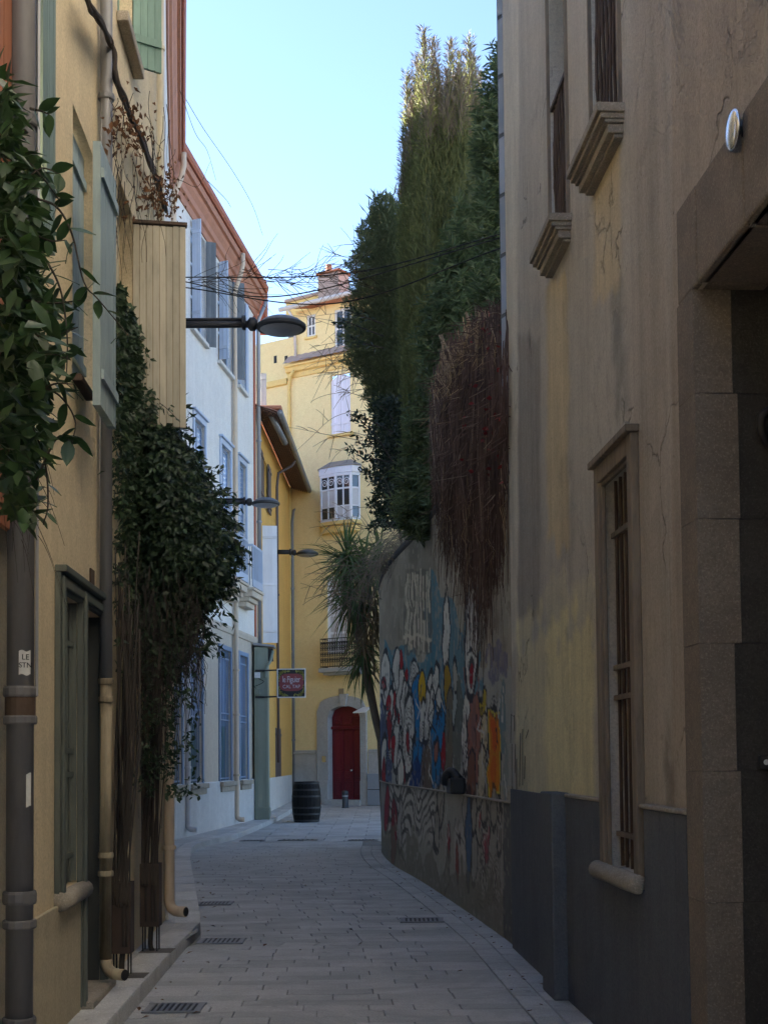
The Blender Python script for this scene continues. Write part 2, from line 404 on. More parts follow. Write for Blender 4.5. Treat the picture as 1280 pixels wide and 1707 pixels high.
M['door_dark'] = paint('dark_door_paint', (0.045, 0.05, 0.048), (0.03, 0.03, 0.03), 0.55)
M['red_door'] = paint('dark_red_door_paint', (0.15, 0.012, 0.024), (0.07, 0.006, 0.012), 0.4, 0.4)
M['red_shut'] = paint('terracotta_shutter_paint', (0.30, 0.115, 0.06), (0.18, 0.07, 0.04), 0.6)
M['cab_green'] = paint('sage_cabinet_paint', (0.24, 0.27, 0.215), (0.18, 0.20, 0.16), 0.5, 0.3)
M['wood_frame'] = paint('weathered_window_wood', (0.24, 0.19, 0.14), (0.10, 0.08, 0.06), 0.8, 0.8)
M['brown_shut'] = paint('brown_shutter_paint', (0.11, 0.085, 0.085), (0.07, 0.05, 0.05), 0.6)
M['zinc'] = paint('grey_zinc', (0.23, 0.23, 0.24), (0.15, 0.15, 0.155), 0.5, 0.5, metal=0.3)
M['zinc_lite'] = paint('pale_zinc', (0.33, 0.335, 0.35), (0.23, 0.235, 0.25), 0.45, 0.4, metal=0.4)
M['pipe_grey'] = paint('grey_pipe_paint', (0.13, 0.125, 0.125), (0.085, 0.08, 0.078), 0.55, 0.5)
M['pipe_cream'] = paint('cream_pipe_paint', (0.56, 0.45, 0.34), (0.42, 0.33, 0.25), 0.55, 0.4)
M['pipe_ochre'] = paint('ochre_pipe_paint', (0.38, 0.31, 0.20), (0.13, 0.10, 0.065), 0.65, 0.8)
M['pipe_white'] = paint('white_pipe_paint', (0.60, 0.60, 0.62), (0.42, 0.42, 0.44), 0.55, 0.4)
M['pipe_red'] = paint('red_oxide_paint', (0.36, 0.11, 0.06), (0.22, 0.07, 0.04), 0.6)
M['terracotta'] = paint('terracotta_cornice_paint', (0.42, 0.19, 0.12), (0.28, 0.13, 0.085), 0.7, 0.5, grainz=False, scale=0.5)
M['tile'] = paint('roof_tile_clay', (0.46, 0.19, 0.11), (0.28, 0.13, 0.085), 0.8, 0.6, grainz=False)
M['tile_dark'] = paint('old_roof_tile_clay', (0.20, 0.115, 0.085), (0.11, 0.07, 0.055), 0.85, 0.6, grainz=False)
M['tile_grey'] = paint('grey_roof_tile', (0.40, 0.31, 0.27), (0.28, 0.22, 0.20), 0.8, 0.5, grainz=False)
M['lamp_grey'] = flat('lamp_head_grey', (0.13, 0.13, 0.135), 0.45, 0.2)
M['iron'] = flat('dark_iron', (0.035, 0.035, 0.037), 0.5, 0.3)
M['iron_rust'] = flat('rusty_iron', (0.10, 0.065, 0.045), 0.75, 0.2)
M['corten'] = paint('brown_steel', (0.065, 0.042, 0.032), (0.04, 0.026, 0.02), 0.6, 0.5, metal=0.2)
M['chrome'] = flat('silver_metal', (0.75, 0.76, 0.78), 0.22, 0.9)
M['glass'] = flat('window_glass', (0.03, 0.035, 0.04), 0.06, 0.0, 0.9)
M['curtain'] = flat('pale_curtain', (0.55, 0.55, 0.58), 0.8)
M['black_plastic'] = flat('black_plastic', (0.02, 0.02, 0.022), 0.45)
M['white_plastic'] = flat('white_plastic', (0.68, 0.68, 0.68), 0.5)
M['grey_box'] = flat('grey_box_paint', (0.30, 0.34, 0.39), 0.5)
M['cable'] = flat('black_cable', (0.018, 0.017, 0.017), 0.6)
M['barrel_wood'] = paint('dark_barrel_wood', (0.010, 0.0095, 0.0095), (0.02, 0.018, 0.017), 0.65, 0.5, spec=0.2)
M['bollard'] = flat('bollard_grey', (0.055, 0.06, 0.068), 0.45, 0.3)
M['bark'] = stone('bark', (0.20, 0.16, 0.12), (0.12, 0.095, 0.07), rough=0.95)
M['twig'] = flat('dry_twig', (0.20, 0.16, 0.12), 0.9)
M['twig_dark'] = flat('dark_twig', (0.055, 0.042, 0.035), 0.9)
M['vine_stem'] = flat('vine_stem', (0.050, 0.040, 0.032), 0.9)
M['paper'] = flat('white_paper', (0.62, 0.61, 0.58), 0.8)
M['ink'] = flat('black_ink', (0.03, 0.03, 0.03), 0.8)
M['cypress'] = leafmat('cypress_sprays', (0.14, 0.155, 0.065), (0.22, 0.235, 0.10), (0.30, 0.29, 0.12), 0.75, 0.4)
M['cypress_dark'] = leafmat('dark_cypress_sprays', (0.105, 0.125, 0.065), (0.175, 0.19, 0.10), (0.22, 0.235, 0.12), 0.7, 0.35)
M['oleander'] = leafmat('oleander_leaves', (0.075, 0.11, 0.055), (0.15, 0.19, 0.09), (0.26, 0.29, 0.14), 0.40, 0.35)
M['ivy'] = leafmat('climber_leaves', (0.024, 0.045, 0.022), (0.055, 0.092, 0.042), (0.09, 0.14, 0.06), 0.42, 0.15, 0.4)
M['leaf_big'] = leafmat('broad_leaves', (0.020, 0.046, 0.018), (0.05, 0.10, 0.036), None, 0.4, 0.25, 0.4)
M['laurel'] = leafmat('laurel_leaves', (0.018, 0.032, 0.018), (0.04, 0.06, 0.03), None, 0.4, 0.15, 0.4)
M['yucca'] = leafmat('yucca_leaves', (0.065, 0.105, 0.045), (0.12, 0.175, 0.065), (0.20, 0.22, 0.09), 0.5, 0.2)
M['yucca_dry'] = leafmat('dry_yucca_leaves', (0.14, 0.105, 0.065), (0.24, 0.185, 0.11), None, 0.8, 0.1)
M['creeper'] = leafmat('dry_creeper_strands', (0.075, 0.045, 0.037), (0.17, 0.108, 0.082), (0.34, 0.27, 0.19), 0.85, 0.05)
M['creeper_tan'] = leafmat('tan_creeper_strands', (0.22, 0.15, 0.085), (0.36, 0.25, 0.14), None, 0.85, 0.05)
M['dry_leaf'] = leafmat('dry_brown_leaves', (0.10, 0.045, 0.022), (0.20, 0.095, 0.045), None, 0.8, 0.15)
M['red_leaf'] = leafmat('red_leaves', (0.16, 0.02, 0.02), (0.26, 0.035, 0.03), None, 0.7, 0.15)

# ================================================================== plan of the street
XA = lambda y: -1.5 - 0.0435 * y           # left near facade
XE = lambda y: 1.70 - 0.053 * y           # right near facade
A_END, E_END = 13.0, 11.65
WA = Wall([(XA(-8), -8), (XA(6.78), 6.78), (XA(A_END), A_END)], 1)
WAe = Wall([(XA(A_END), A_END), (XA(A_END) - 1.2, A_END + 0.22)], 1)
WB = Wall([(-2.08, 13.0), (-3.30, 21.0), (-3.97, 25.6), (-3.08, 33.6)], 1)
WC = Wall([(-3.13, 33.5), (-2.94, 43.7)], 1)
_dd = np.array([1.486, -1.0]) / math.hypot(1.486, 1)
_d0 = np.array([-1.2, 42.5])
WD = Wall([_d0 - _dd * 8.0, _d0 + _dd * 9.0], 1)
SD0 = 8.0
WE = Wall([(XE(-8), -8), (XE(E_END), E_END)], -1)
WG = Wall(curve_pts([(XE(E_END) + 0.02, E_END), (0.80, 14.8), (0.47, 17.9), (0.10, 20.9), (-0.07, 23.8), (0.02, 25.1), (0.40, 25.9), (1.4, 26.6), (4.5, 28.2)], 8), -1, smooth=True)
def wall_left_x(y):
    return float(np.interp(y, [-16, 13.0, 13.02, 21, 25.6, 33.6, 34, 43.7], [XA(-16), XA(13), -2.08, -3.30, -3.97, -3.08, -3.05, -2.94]))
_gy = WG.P[:, 1]; _gm = np.argmax(WG.P[:, 1] > 24.5)
def wall_right_x(y):
    return float(np.interp(y, np.concatenate([[-16, E_END], _gy[1:_gm]]), np.concatenate([[XE(-16), XE(E_END)], WG.P[1:_gm, 0]])))

# ------------------------------------------------------------------ ground sheet
gp = MB()
ys = [-60, 23, 24, 33, 43, 60, 400]
for a, b in zip(ys[:-1], ys[1:]):
    gp.quad((-300, a, ground_z(a) - 0.08), (300, a, ground_z(a) - 0.08), (300, b, ground_z(b) - 0.08), (-300, b, ground_z(b) - 0.08))
struct(gp.build('ground', M['earth']))

def prism_piece(q, zt, h=0.05, gap=0.006, ch=0.006, tilt=0.0):
    """footprint of 4 xy points -> chamfered slab"""
    q = np.asarray(q, float); c = q.mean(0)
    def inset(d):
        out = []
        for p in q:
            v = c - p; L = np.linalg.norm(v); out.append(p + v / L * min(d * 1.35, 0.4 * L))
        return np.array(out)
    a = inset(gap + ch); b = inset(gap)
    n = len(q); z = [zt(p[1]) if callable(zt) else zt for p in q]
    tl = [(random.random() - 0.5) * tilt for _ in q]
    V = [(a[i][0], a[i][1], z[i] + tl[i]) for i in range(n)] + [(b[i][0], b[i][1], z[i] - ch + tl[i]) for i in range(n)] + [(b[i][0], b[i][1], z[i] - h) for i in range(n)]
    F = [tuple(range(n))] + [(i, n + i, n + (i + 1) % n, (i + 1) % n) for i in range(n)] + [(n + i, 2 * n + i, 2 * n + (i + 1) % n, n + (i + 1) % n) for i in range(n)]
    return V, F

# ------------------------------------------------------------------ kerb line
kp = [on_z(*p)[:2] for p in ((204, 1707), (322, 1566), (318, 1433), (337, 1414), (397, 1400), (480, 1366))]
k0 = kp[0]; kdir = (kp[1] - kp[0]) / np.linalg.norm(kp[1] - kp[0])
KP = [k0 - kdir * 14, kp[0], kp[1] - kdir * 0.5, kp[1] + np.array([0.0, 0.5])] + kp[2:] + [np.array([-2.68, 40.5]), np.array([-2.66, 43.0])]
KC = curve_pts(np.array(KP), 8)
WK = Wall(KC, -1, smooth=True)      # outward = towards the houses
kerb_x = lambda y: float(np.interp(y, KC[:, 1], KC[:, 0]))

# ------------------------------------------------------------------ street of pavers
bed = MB()
yy = np.arange(-14, 27.01, 1.0)
for a, b in zip(yy[:-1], yy[1:]):
    bed.quad((kerb_x(a) - 0.1, a, ground_z(a) - 0.012), (wall_right_x(a) + 0.05, a, ground_z(a) - 0.012), (wall_right_x(b) + 0.05, b, ground_z(b) - 0.012), (kerb_x(b) - 0.1, b, ground_z(b) - 0.012))
street = struct(bed.build('street', M['joint']))
BW = 0.36
pieces = []
y = 3.0; row = 0
while y < 26.3:
    h = 0.185 + random.random() * 0.04
    y1 = min(y + h, 26.4)
    skew = lambda x: 0.02 * x
    xl0, xl1 = kerb_x(y) + 0.0, kerb_x(y1) + 0.0
    xr0, xr1 = wall_right_x(y) - BW, wall_right_x(y1) - BW
    wtot = (xr0 + xr1 - xl0 - xl1) / 2
    cuts = [0.0]; x = random.uniform(0.25, 0.8)
    while x < wtot - 0.28:
        cuts.append(x / wtot); x += random.choice((0.3, 0.36, 0.42, 0.5, 0.6)) * random.uniform(0.95, 1.05)
    cuts.append(1.0)
    for a, b in zip(cuts[:-1], cuts[1:]):
        pieces.append((y, [(xl0 + (xr0 - xl0) * a, y), (xl0 + (xr0 - xl0) * b, y), (xl1 + (xr1 - xl1) * b, y1), (xl1 + (xr1 - xl1) * a, y1)]))
    y = y1; row += 1
rest = MB(); npc = 0
for y, q in pieces:
    V, F = prism_piece(q, ground_z, gap=0.002 + random.random() * 0.002, ch=0.003, tilt=0.003)
    if y > 7.9 and npc < 300:
        mk('paver', V, F, M['paver'], street); npc += 1
    else: rest.add(V, F)
struct(rest.build('far_pavers', M['paver'], street), 'stuff')

# right border: two courses of setts along the wall foot
for c in range(2):
    y = 3.5 + 0.17 * c; far = MB(); nn = 0
    while y < 25.0:
        y1 = y + random.uniform(0.30, 0.42)
        o0, o1 = -BW + c * BW / 2, -BW + (c + 1) * BW / 2
        q = [(wall_right_x(y) + o0, y), (wall_right_x(y) + o1, y), (wall_right_x(y1) + o1, y1), (wall_right_x(y1) + o0, y1)]
        V, F = prism_piece(q, lambda v: ground_z(v) + 0.002, gap=0.006, tilt=0.005)
        if y > 7.9: mk('sett', V, F, M['slab'], street)
        else: far.add(V, F)
        y = y1
    struct(far.build('near_setts', M['slab'], street), 'stuff')

# ------------------------------------------------------------------ pavement on the left with kerb stones
pv = MB()
for a, b in zip(yy[:-1], yy[1:]):
    pass
yl = np.concatenate([np.arange(-14, 43.1, 0.75)])
for a, b in zip(yl[:-1], yl[1:]):
    za, zb = ground_z(a) + 0.085, ground_z(b) + 0.085
    pv.quad((wall_left_x(a) - 0.3, a, za), (kerb_x(a) - 0.02, a, za), (kerb_x(b) - 0.02, b, zb), (wall_left_x(b) - 0.3, b, zb))
pavement = struct(pv.build('pavement', M['joint']))
KW = 0.24
s = 10.0
while s < WK.len - 0.5:
    s1 = min(s + random.uniform(0.9, 1.1), WK.len - 0.2)
    p = [WK.p(s, 0, 0)[:2], WK.p(s1, 0, 0)[:2], WK.p(s1, 0, KW)[:2], WK.p(s, 0, KW)[:2]]
    V, F = prism_piece(p, lambda v: ground_z(v) + 0.105, h=0.16, gap=0.003, ch=0.014, tilt=0.003)
    mk('kerb_stone', V, F, M['kerb'], pavement)
    s = s1
y = 5.0
while y < 43:
    y1 = y + random.uniform(0.55, 0.8)
    k0x, k1x = WK.p(float(np.interp(y, KC[:, 1], WK.cum)), 0, KW)[0], WK.p(float(np.interp(y1, KC[:, 1], WK.cum)), 0, KW)[0]
    w0, w1 = wall_left_x(y) - 0.03, wall_left_x(y1) - 0.03
    n = max(1, int(round(((k0x - w0) + (k1x - w1)) / 2 / 0.55)))
    for i in range(n):
        a, b = i / n, (i + 1) / n
        q = [(w0 + (k0x - w0) * a, y), (w0 + (k0x - w0) * b, y), (w1 + (k1x - w1) * b, y1), (w1 + (k1x - w1) * a, y1)]
        if abs(q[1][0] - q[0][0]) < 0.03: continue
        V, F = prism_piece(q, lambda v: ground_z(v) + 0.103, gap=0.003, ch=0.005, tilt=0.004)
        mk('pavement_slab', V, F, M['slab'], pavement)
    y = y1

# ------------------------------------------------------------------ square beyond the lane
sqb = MB()
sqb.quad((-3.6, 26.4, ground_z(26.4) - 0.012), (6, 26.4, ground_z(26.4) - 0.012), (6, 33, ground_z(33) - 0.012), (-3.6, 33, ground_z(33) - 0.012))
sqb.quad((-3.6, 33, ground_z(33) - 0.012), (6, 33, ground_z(33) - 0.012), (6, 43, ground_z(43) - 0.012), (-3.6, 43, ground_z(43) - 0.012))
sqb.quad((-3.6, 43, ground_z(43) - 0.012), (6, 43, ground_z(43) - 0.012), (6, 47, ground_z(47) - 0.012), (-3.6, 47, ground_z(47) - 0.012))
square = struct(sqb.build('square', M['joint']))
y = 26.45; r = 0
while y < 44:
    y1 = y + (0.62 if r else 0.35)
    x = kerb_x(y) if y < 42.9 else -2.7
    xs = [x]; x = math.floor(x / 0.8) * 0.8 + 0.8 + (0.4 if r % 2 else 0)
    while x < 2.0:
        if x - xs[-1] > 0.15: xs.append(x)
        x += 0.8
    for a, b in zip(xs[:-1], xs[1:]):
        a0 = kerb_x(min(y, 43)) if a == xs[0] else a; a1 = kerb_x(min(y1, 43)) if a == xs[0] else a
        V, F = prism_piece([(a0, y), (b, y), (b, y1), (a1, y1)], ground_z, gap=0.007, tilt=0.005)
        mk('slab', V, F, M['slab'], square)
    y = y1; r += 1

# ------------------------------------------------------------------ drain grates
def grate(px0, px1, py, lab, dep=0.3, bars=9):
    c0, c1 = on_z(px0, py), on_z(px1, py); c = (c0 + c1) / 2; w = (c1[0] - c0[0]) / 2; z = ground_z(c[1]) + 0.003
    t = thing('drain_grate', lab, 'drain grate', (c[0], c[1], z), 'drain grates in the paving')
    m = MB(); m.box((c[0] - w, c[1] - dep / 2, z), (c[0] + w, c[1] + dep / 2, z + 0.004)); m.build('pit', M['cable'], t)
    m = MB()
    for s_ in (-1, 1):
        m.box((c[0] - w - 0.02, c[1] + s_ * dep / 2 - 0.014, z), (c[0] + w + 0.02, c[1] + s_ * dep / 2 + 0.014, z + 0.011))
        m.box((c[0] + s_ * w - 0.014, c[1] - dep / 2 + 0.0141, z), (c[0] + s_ * w + 0.014, c[1] + dep / 2 - 0.0141, z + 0.011))
    m.build('frame', M['zinc'], t)
    for i in range(bars):
        x = c[0] - w + 2 * w * (i + 0.5) / bars; b = w / bars * 0.5
        m = MB(); m.box((x - b, c[1] - dep / 2 + 0.015, z + 0.003), (x + b, c[1] + dep / 2 - 0.015, z + 0.0095)); m.build('bar', M['zinc'], t)
grate(248, 334, 1683, 'slotted iron drain grate nearest the camera by the left kerb', 0.3)
grate(334, 404, 1571, 'middle of three drain grates along the left kerb edge', 0.32)
grate(330, 384, 1508, 'farthest of three drain grates along the left kerb edge', 0.3)
grate(670, 736, 1536, 'dark slotted drain grate near the painted garden wall', 0.32)
grate(402, 440, 1404, 'drain grate at the kerb where the lane meets the square', 0.3, 7)
grate(466, 528, 1403, 'drain grate in mid street where the lane meets the square', 0.3, 8)
grate(582, 628, 1403, 'drain grate beside the rounded end of the painted wall', 0.3, 8)

# fallen leaves and crumbs gathered along the edges
m = MB()
for i in range(90):
    y = random.uniform(8.2, 22); side = random.random()
    x = (wall_right_x(y) - abs(random.gauss(0, 0.22)) - 0.04) if side < 0.6 else (kerb_x(y) + abs(random.gauss(0, 0.12)) + 0.03)
    if random.random() < 0.15: x = random.uniform(kerb_x(y) + 0.1, wall_right_x(y) - 0.1)
    a = random.uniform(0, 6.28); L_ = random.uniform(0.012, 0.034); d1 = np.array([math.cos(a), math.sin(a), 0.25]) * L_; d2 = np.array([-math.sin(a), math.cos(a), 0.1]) * L_ * 0.5; c0 = np.array([x, y, ground_z(y) + 0.008])
    m.add([c0 - d1, c0 - d2 + (0, 0, 0.006), c0 + d1, c0 + d2 + (0, 0, 0.006)], [(0, 1, 2), (0, 2, 3)])
lit = m.build('leaf_litter', M['dry_leaf']); tag(lit, 'scattered dry leaves lying along the lane edges', 'leaf litter'); lit['kind'] = 'stuff'

# ================================================================== building helpers
def sweep(W, s0, s1, prof, name, mat, parent, step=0.8, smooth=False):
    """profile of (outward, z) pairs swept along a wall path, closed"""
    ss = [s0] + [float(c) for c in W.cum if s0 + 1e-3 < c < s1 - 1e-3] + [s1]
    sv = W.smooth; W.smooth = True
    V = []; n = len(prof)
    for s in ss:
        for (o, z) in prof: V.append(W.p(s, z, o))
    W.smooth = sv
    F = [(i * n + j, (i + 1) * n + j, (i + 1) * n + (j + 1) % n, i * n + (j + 1) % n) for i in range(len(ss) - 1) for j in range(n)]
    F += [tuple(range(n)), tuple((len(ss) - 1) * n + j for j in range(n - 1, -1, -1))]
    return mk(name, V, F, mat, parent, smooth)

def shutter(parent, hinge, dirv, width, z0, z1, mat, planks=5, th=0.035, battens=(0.12, 0.88), name='shutter', bmat=None, face=None):
    """boarded leaf: battens are the part, each board a sub-part"""
    hinge = np.array([hinge[0], hinge[1], 0.0]); d = np.array([dirv[0], dirv[1], 0.0]); d /= np.linalg.norm(d)
    nrm = np.array([-d[1], d[0], 0.0])
    if face is not None and nrm @ np.array([face[0], face[1], 0]) < 0: nrm = -nrm
    m = MB(); H = z1 - z0
    m.obox(hinge + d * width / 2 + np.array([0, 0, (z0 + z1) / 2]), d * (width / 2 - 0.006), nrm * th * 0.3, np.array([0, 0, H / 2 - 0.012]))
    part = m.build(name, bmat or mat, parent)
    for b in battens:
        c = hinge + d * width / 2 + nrm * (th * 0.5 + 0.009) + np.array([0, 0, z0 + H * b])
        k = MB(); k.obox(c, d * (width / 2 - 0.01), nrm * 0.009, np.array([0, 0, 0.03])); k.build('batten', bmat or mat, part)
    for i in range(planks):
        a, b = i / planks, (i + 1) / planks
        c = hinge + d * width * (a + b) / 2 + np.array([0, 0, (z0 + z1) / 2])
        k = MB(); k.obox(c, d * (width / planks / 2 - 0.003), nrm * (th / 2 - random.random() * 0.003), np.array([0, 0, H / 2 - random.random() * 0.006])); k.build('plank', mat, part)
    return part

def win(parent, W, s0, s1, z0, z1, o, mat, fr=0.06, nx=2, ny=2, dep=0.04, glass=None, name='window'):
    """sash window: frame part with pane sub-parts"""
    m = MB()
    m.wbox(W, s0, s0 + fr, z0, z1, o - dep, o); m.wbox(W, s1 - fr, s1, z0, z1, o - dep, o)
    m.wbox(W, s0 + fr, s1 - fr, z1 - fr, z1, o - dep, o); m.wbox(W, s0 + fr, s1 - fr, z0, z0 + fr, o - dep, o)
    a, b, c, d = s0 + fr, s1 - fr, z0 + fr, z1 - fr; t = fr * 0.35
    for i in range(1, nx):
        s = a + (b - a) * i / nx; m.wbox(W, s - t, s + t, c, d, o - dep, o - 0.002)
    for j in range(1, ny):
        z = c + (d - c) * j / ny; m.wbox(W, a, b, z - t, z + t, o - dep, o - 0.004)
    f = m.build(name, mat, parent)
    for i in range(nx):
        for j in range(ny):
            k = MB(); k.wbox(W, a + (b - a) * i / nx, a + (b - a) * (i + 1) / nx, c + (d - c) * j / ny, c + (d - c) * (j + 1) / ny, o - dep * 0.7, o - dep * 0.55); k.build('pane', glass or M['glass'], f)
    return f

def pipe(parent, pts, r, mat, name='downpipe', collars=(), cr=1.28, n=12, cmat=None, top=None):
    m = MB(); m.tube(pts, r, n); o = m.build(name, mat, parent, smooth=False)
    o.data.polygons.foreach_set('use_smooth', np.ones(len(o.data.polygons), bool))
    for (c, ax, h) in collars:
        k = MB(); k.lathe(c, [(r * cr, -h), (r * cr * 1.05, -h * 0.6), (r * cr * 1.05, h * 0.6), (r * cr, h)], 14, ax); k.build('collar', cmat or mat, o)
    return o
def elbow(p, d0, d1, rad, n=6):
    """points of a quarter bend starting at p heading d0 and ending heading d1"""
    d0, d1 = np.array(d0, float), np.array(d1, float); p = np.array(p, float)
    return [p + d0 * rad * math.sin(a) + d1 * rad * (1 - math.cos(a)) for a in np.linspace(0, math.pi / 2, n)]
UP = np.array([0, 0, 1.0])
def shell(name, V2, z0, z1, mat, parent):
    """plain solid behind a facade: plan polygon extruded (keeps the house closed)"""
    m = MB(); m.prism([(x, y, z0) for x, y in V2], (0, 0, z1 - z0)); return m.build(name, mat, parent)

# ================================================================== left: cream house nearest the camera
SY = WA.s_at_y
sA0 = SY(6.78)
h0 = thing('cream_house', 'cream rendered house at the far left edge with terracotta shutter', 'house', (XA(2) - 0.1, 2, 0))
holes = [(SY(5.1), SY(5.98), 2.72, 5.9, 0.2)]
V, F, _ = WA.mesh(0, sA0, 0, 6.9, holes, 1.0, 1.0); mk('wall', V, F, M['cream'], h0)
win(h0, WA, SY(5.1), SY(5.98), 2.72, 5.9, -0.1, M['door_dark'])
shutter(h0, WA.p(SY(6.0), 0, 0.05), WA.t(3), 0.56, 2.66, 5.95, M['red_shut'], 5, face=WA.n(3))
shell('roof', [(XA(-8) + 0.3, -8), (XA(6.7) + 0.3, 6.7), (-8, 6.7), (-8, -8)], 6.9, 7.1, M['tile_dark'], h0)

# ================================================================== left: ochre house
hA = thing('ochre_house', 'ochre rendered house on the left with barred door window and green shutters', 'house', (XA(9), 9, 0.1))
sx = lambda px, py=1264, o=0.0: WA.hit(px, py, o)[0]
zx = lambda px, py, o=0.0: WA.hit(px, py, o)[1]
dw0, dw1, dd0, dd1 = sx(96), sx(128), sx(133), sx(166)
dtop = 2.56
w10, w11 = sx(121, 400), sx(156, 400); w1t, w1b = zx(121, 170), zx(150, 668)
uw0, uw1 = SY(10.2), SY(10.8)
pz0, pz1 = 4.3, 5.95
bw0, bw1 = SY(9.98), SY(10.74)
holes = [(dw0, dw1, 0.86, dtop, 0.16), (dd0, dd1, 0.11, dtop, 0.3), (w10, w11, w1b, w1t, 0.12), (SY(10.0), SY(10.78), 7.18, 9.0, 0.15), (SY(10.0), SY(10.78), pz0, pz1, 0.15), (SY(6.86), SY(7.02), 3.9, 6.9, 0.1)]
V, F, _ = WA.mesh(sA0, WA.len, 0, 9.3, holes, 0.7, 0.7); mk('wall', V, F, M['ochre'], hA)
V, F, _ = WAe.mesh(0, WAe.len, 0, 9.3, [], 1, 2); mk('end_wall', V, F, M['ochre'], hA)
shell('roof', [(XA(6.75) + 0.3, 6.75), (XA(13) + 0.25, 12.98), (-8, 13.0), (-8, 6.75)], 9.3, 9.5, M['tile_dark'], hA)
# rendered dado under the barred window
m = MB(); m.wbox(WA, sA0 + 0.04, dw1 + 0.02, 0.0, 0.80, 0.0, 0.025); m.build('plinth', M['cream'], hA, bev=0.008)
# architrave around window and door
m = MB()
for a, b, z0 in ((dw0 - 0.10, dw0, 0.86), (dw1, dd0, 0.12), (dd1, dd1 + 0.10, 0.12)):
    m.wbox(WA, a, b, z0, dtop + 0.1, 0.0, 0.035); m.wbox(WA, a + 0.02, b - 0.02, z0, dtop + 0.08, 0.035, 0.055)
m.wbox(WA, dw0 - 0.10, dd1 + 0.10, dtop + 0.1, dtop + 0.14, 0.0, 0.07)
m.wbox(WA, dw0, dw1, dtop, dtop + 0.1, 0.0, 0.033); m.wbox(WA, dd0, dd1, dtop, dtop + 0.1, 0.0, 0.033)
m.wbox(WA, dw0, dw1, dtop + 0.02, dtop + 0.07, 0.033, 0.052); m.wbox(WA, dd0, dd1, dtop + 0.02, dtop + 0.07, 0.033, 0.052)
m.build('architrave', M['door_green'], hA, bev=0.006)
# barred window
f = win(hA, WA, dw0, dw1, 0.86, dtop, -0.10, M['door_green'], 0.06, 2, 3)
for i in range(5):
    s = dw0 + (dw1 - dw0) * (i + 0.7) / 5.4
    k = MB(); k.tube([WA.p(s, 0.88, -0.03), WA.p(s, dtop - 0.02, -0.03)], 0.011, 6); k.build('bar', M['door_green'], f)
for z in (1.04, 1.52, 1.66, 2.3):
    k = MB(); k.wbox(WA, dw0 + 0.002, dw1 - 0.002, z - 0.016, z + 0.016, -0.044, -0.018); k.build('crossbar', M['door_green'], f)
m = MB(); sp = WA.p(dw0 - 0.10, 0.82, 0.03); ep = WA.p(dd0 + 0.0, 0.82, 0.03)
m.tube([sp, sp + (ep - sp) * .5, ep], 0.055, 12); m.build('window_sill', M['sill_stone'], f, smooth=True)
# painted jamb linings
for (u, o) in ((dw1 - 0.012, -0.155), (dd1 - 0.012, -0.29)):
    k = MB(); k.wbox(WA, u, u + 0.0115, 0.88 if u < dd0 else 0.152, dtop - 0.001, o, -0.001); k.build('jamb_lining', M['door_green'] if u < dd0 else M['door_dark'], hA)
# door
d = MB(); d.wbox(WA, dd0, dd1, 0.11, dtop, -0.28, -0.24); door = d.build('door', M['door_dark'], hA)
n = 2
for i in range(2):
    for (za, zb) in ((0.25, 0.95), (1.05, 1.9), (2.0, 2.45)):
        a = dd0 + (dd1 - dd0) * i / 2 + 0.05; b = dd0 + (dd1 - dd0) * (i + 1) / 2 - 0.05
        k = MB(); k.wbox(WA, a, b, za, zb, -0.24, -0.225); k.build('door_panel', M['door_dark'], door, bev=0.01)
k = MB(); k.lathe(WA.p(dd1 - 0.12, 1.1, -0.235), [(0.012, 0), (0.012, 0.03), (0.028, 0.04), (0.02, 0.065)], 12, WA.n(dd0)); k.build('door_knob', M['iron_rust'], door, smooth=True)
k = MB(); k.wbox(WA, dd0 - 0.08, dd1 + 0.08, 0.1, 0.15, -0.3, 0.1); k.build('doorstep', M['sill_stone'], hA, bev=0.01)
# upper pale blue leaf standing in its opening, teal leaf folded back
shutter(hA, WA.p(w10 + 0.005, 0, -0.075), WA.t(w10), (w11 - w10) * 0.98, w1b + 0.02, w1t - 0.02, M['shut_blue'], 4, 0.03, face=WA.n(w10))
e0, e1 = sx(161, 450, 0.17), sx(187, 450, 0.17)
shutter(hA, WA.p(e0, 0, 0.17), WA.t(w10), e1 - e0, zx(170, 690, 0.17), zx(162, 235, 0.17), M['shut_blue'], 6, 0.05, face=WA.n(w10))
m = MB(); m.wbox(WA, w10 - 0.02, e1 + 0.02, w1b - 0.045, w1b, 0, 0.06); m.build('window_ledge', M['iron_rust'], hA, bev=0.008)
# flat green shutter by the big downpipe
g0, g1 = SY(6.98), sx(88, 200, 0.05)
shutter(hA, WA.p(g0, 0, 0.05), WA.t(g0), g1 - g0, zx(75, 432), 7.2, M['shut_green'], 6, face=WA.n(g0))
# high teal leaf swung out, with its stone sill
hp = WA.p(SY(10.8), 0, 0.0)
shutter(hA, hp, (0.2, 0.13), 0.25, 7.17, 9.05, M['shut_teal'], 4, face=(1, -1))
m = MB(); m.wbox(WA, SY(9.95), SY(10.85), 7.08, 7.16, 0.0, 0.09); m.build('window_sill', M['sill_stone'], hA, bev=0.01)
win(hA, WA, SY(10.0), SY(10.78), 7.18, 9.0, -0.1, M['shut_teal'])
